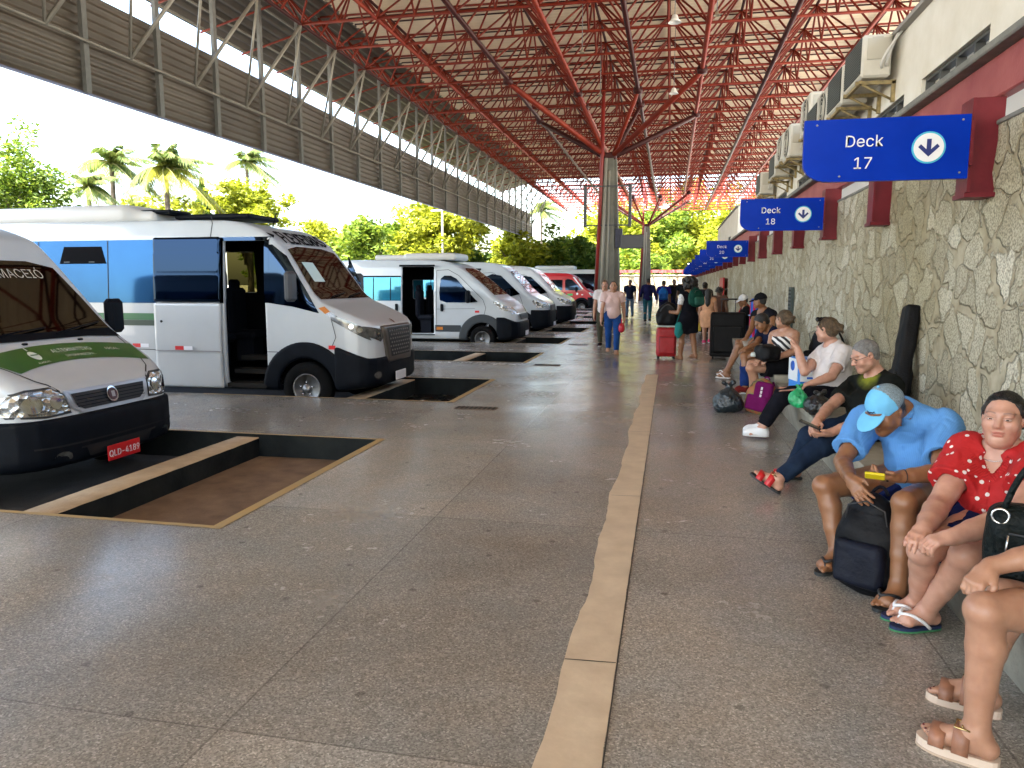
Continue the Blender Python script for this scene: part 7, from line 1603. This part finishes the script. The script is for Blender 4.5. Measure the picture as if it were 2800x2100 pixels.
M_bark=mat('grey brown bark',(.10,.075,.05),.9,var=.3,vscale=5,bump=.5,bscale=18,col2=(.2,.165,.12))
def leaf_quads(C,size,rg,flat=.5):
    n=len(C); d=rg.normal(size=(n,3)); d[:,2]*=flat; d/=np.linalg.norm(d,axis=1,keepdims=True); u=rg.normal(size=(n,3)); u-=d*(u*d).sum(1,keepdims=True); u/=np.linalg.norm(u,axis=1,keepdims=True)
    s=size*(.6+.8*rg.random((n,1))); w=s*.42; cr=np.cross(d,u)
    P=np.stack([C-d*s*.5,C+u*w*.5+cr*s*.06,C+d*s*.5,C-u*w*.5+cr*s*.06],1).reshape(-1,3); return P,np.arange(n*4).reshape(n,4)
def tree(label,x,y,h,rx,rz,kind='g',nl=7000,leaf=.3,seed=0,zc=None,name='broadleaf_tree',grp='trees beyond the vans',clumps=70,gz=-PD):
    rg=np.random.default_rng(seed+100); o=empty(name,(x,y,gz),label,'tree',grp); zc=zc if zc else h-rz
    mb=MB(); top=V(rg.normal()*.2,rg.normal()*.2,zc*.82); r0=.035*h*.6+.06
    mb.tube([V(0,0,-.2),V(rg.normal()*.1,rg.normal()*.1,zc*.4),top],[r0,r0*.8,r0*.6],9); 
    cc=[]
    for k in range(clumps):
        v=nrm(rg.normal(size=3)); rad=rg.random()**.45; p=V(0,0,zc)+v*V(rx,rx,rz)*rad*(1+.18*rg.normal()); 
        if p[2]<.9: p[2]=.9+rg.random()
        cc.append(p)
    for k in range(9):
        p=cc[rg.integers(len(cc))]; m=mixv(top*.75,p,.5)+V(0,0,.15*rz); mb.tube(bez(top*(.55+.4*rg.random()),m,p,6),list(np.linspace(r0*.42,r0*.08,6)),6)
    mb.build('trunk',M_bark,o)
    cc=np.array(cc); ci=rg.integers(len(cc),size=nl); sz=(.22+.14*rg.random(len(cc)))*min(rx,rz)*1.1
    off=rg.normal(size=(nl,3)); off/=np.linalg.norm(off,axis=1,keepdims=True); off*=(rg.random((nl,1))**.4); C=cc[ci]+off*sz[ci][:,None]*V(1.15,1.15,.8)
    P,q=leaf_quads(C,leaf,rg); link('crown',np_mesh('crown',P,[q],False),ML[kind],o); return o
def palm(label,x,y,h,L,n=22,seed=0,kind='p',lean=(0,0),droop=1.,wind=(.35,0),grp='coconut palms behind the minibus'):
    rg=np.random.default_rng(seed+50); o=empty('coconut_palm',(x,y,-PD),label,'palm tree',grp); top=V(lean[0],lean[1],h)
    mb=MB(); mb.tube(bez((0,0,-.2),(lean[0]*.2,lean[1]*.2,h*.55),top,12),list(np.linspace(.19,.11,12)),8); mb.build('trunk',M_bark,o)
    P=[];Q=[];ns=0
    for k in range(n):
        a=2*math.pi*k/n*2.4+rg.normal()*.2; el=math.radians(86-112*((k+.5)/n)**1.15+rg.normal()*6); d=V(math.cos(a)*math.cos(el),math.sin(a)*math.cos(el),math.sin(el)); l=L*(.85+.3*rg.random()); dr=droop*(.45+.35*rg.random())
        pts=[top+d*l*t+V(wind[0],wind[1],0)*l*t*t*.6+V(0,0,-dr*l*t*t) for t in np.linspace(0,1,13)]
        mb=MB(); mb.tube(pts,list(np.linspace(.035,.008,13)),5,caps=False); fr=mb.build('frond',mat('palm rib',(.16,.15,.04),.6),o)
        C=[];F_=[]
        for i in range(1,60):
            t=i/60*12; j=min(int(t),11); f=t-j; p=mixv(pts[j],pts[j+1],f); tn=nrm(pts[j+1]-pts[j]); sd=nrm(np.cross(tn,V(0,0,1))); ll=l*.26*(math.sin(math.pi*min(1,.12+.86*i/60))**.7)*(.8+.4*rg.random())
            for sg in (-1,1):
                e=p+(sd*sg*.75+tn*.62+V(0,0,-.45-.35*rg.random()))*ll; mid=mixv(p,e,.5)+V(0,0,.05*ll); w=tn*.022*L*.5
                b=len(C); C+=[p-w*.6,p+w*.6,mid+w,e,mid-w]; F_+=[(b,b+1,b+2,b+4),(b+4,b+2,b+3,b+3)]
        fq=np.array([f for f in F_ if f[2]!=f[3]]); ft=np.array([f[:3] for f in F_ if f[2]==f[3]])
        link('leaflets',np_mesh('leaflets',np.array(C),[fq,ft],False),ML['py'] if (kind=='py' and k>n*.72) else ML['p'],fr)
    return o
def at(u,v,d):
    x=(u-1106)*rtv-(v-829.5)*upv+1600*fwv; x=x/1600*d; return x+V(0,0,1.55)
def place(u,vtop,d): 
    p=at(u,vtop,d); return p[0],p[1],p[2]+PD
TR=[ # u, v top, distance, half width px, crown half height px, kind, leaves, label
 (20,300,30,100,105,'g',9000,'large rounded green tree at the far left edge'),
 (530,392,46,82,60,'y',8000,'yellow green tree with a flattish crown under the farthest palm'),
 (692,478,52,62,55,'y',5000,'small yellow green tree just behind the minibus roof front'),
 (778,468,50,56,60,'g',5000,'open branched green tree left of the tallest roadside tree'),
 (945,433,55,105,72,'y',9000,'tall broad yellow green tree behind the open door van'),
 (868,470,58,50,55,'g',5000,'green tree tucked between the open branched and the broad ones'),
 (1010,520,60,45,45,'d',4000,'dark green low tree under the end of the louvre screen'),
 (1115,500,64,62,58,'y',6000,'pale flowering yellow tree left of the red van'),
 (1215,508,66,72,52,'g',7000,'bright green rounded tree left of the big column'),
 (1268,505,60,38,60,'d',4000,'narrow dark tree touching the big column'),
 (590,520,60,60,50,'g',4000,'low green tree partly hidden by the minibus roof'),
 (330,425,44,110,60,'y',5000,'bushy growth at the feet of the palms'),
 (1340,445,100,75,95,'y',9000,'tall yellow tree behind the far column on its left'),
 (1425,425,104,75,105,'g',9000,'tall green tree right of the far column'),
 (1500,418,108,80,110,'y',9000,'tall yellow tree over the end of the platform wall'),
 (1580,428,102,70,100,'y',9000,'tall yellow tree behind the second white building'),
 (1650,440,112,60,100,'g',6000,'tall green tree at the right behind the blue signs'),
 (1380,540,92,60,45,'g',5000,'low tree between the two columns'),
 (1240,520,96,70,60,'y',6000,'yellow tree far behind the big column'),
 (1150,525,90,80,55,'g',6000,'distant green tree above the far bus'),
 (700,540,95,150,40,'g',6000,'distant low hedge like tree behind the minibus'),
 (950,545,95,150,40,'g',6000,'distant low tree line behind the vans'),
]
for i,(u,vt,d,hw,hh,k,nl,lab) in enumerate(TR):
    x,y,h=place(u,vt,d); rx=hw/1600*d; rz=hh/1600*d
    tree(lab,x,y,h,rx,rz,k,nl,leaf=max(.16,.0072*d),seed=i,clumps=60+int(hw*.4))
x,y,h=place(435,388,48); o=empty('conifer_tree',(x,y,-PD),'small pointed dark tree between the palms and the yellow tree','tree'); rg=np.random.default_rng(77)
mb=MB(); mb.tube([(0,0,-.2),(0,0,h*.95)],[.12,.03],8); mb.build('trunk',M_bark,o); n=2600; t=rg.random(n)**.7; a=rg.random(n)*6.283; r_=(1-t)*1.1*rg.random(n)**.5*(1+.35*np.sin(t*26))
P,q=leaf_quads(np.stack([r_*np.cos(a),r_*np.sin(a),h-3.2+3.2*t-.3*r_],1),.3,rg); link('crown',np_mesh('crown',P,[q],False),ML['d'],o)
for (u,v,d,L,n,k,lab,se,wd) in ((240,352,40,2.2,24,'p','tall slender coconut palm with an open crown, leftmost of the tall ones',1,(.3,.1)),(357,362,40,2.35,34,'py','full coconut palm with yellow dead fronds under its crown',2,(.35,.1)),(532,350,52,2.2,24,'p','small distant coconut palm standing alone to the right',3,(.5,0)),(190,405,38,1.7,22,'p','low coconut palm at the left of the tall slender one',4,(.2,0)),(1170,455,85,2.8,16,'p','far coconut palm peeping out at the end of the louvre screen',5,(.5,0))):
    p=at(u,v,d); palm(lab,p[0],p[1],p[2]+PD,L,n,se,k,(0,0),1.0,wd)
# lamp posts beyond
for (u,vt,d,lab) in ((955,455,52,'slim grey lamp post in front of the broad yellow green tree'),(852,560,60,'white double headed lamp post behind the open door van'),(1500,570,90,'white globe lamp post behind the low far wall')):
    x,y,h=place(u,vt,d); o=empty('street_lamp',(x,y,-PD),lab,'street lamp','lamp posts beyond the vans'); mb=MB(); mb.tube([(0,0,0),(0,0,h)],[.11,.06],8); mb.build('pole',mat('pale grey pole',(.4,.4,.38),.5),o)
    mb=MB(); mb.box((-.4,0,h),(.8,.2,.1),bev=.03); mb.box((.4,0,h+.02),(.8,.2,.1),bev=.03); mb.build('lamp_head',M_lamp,o)
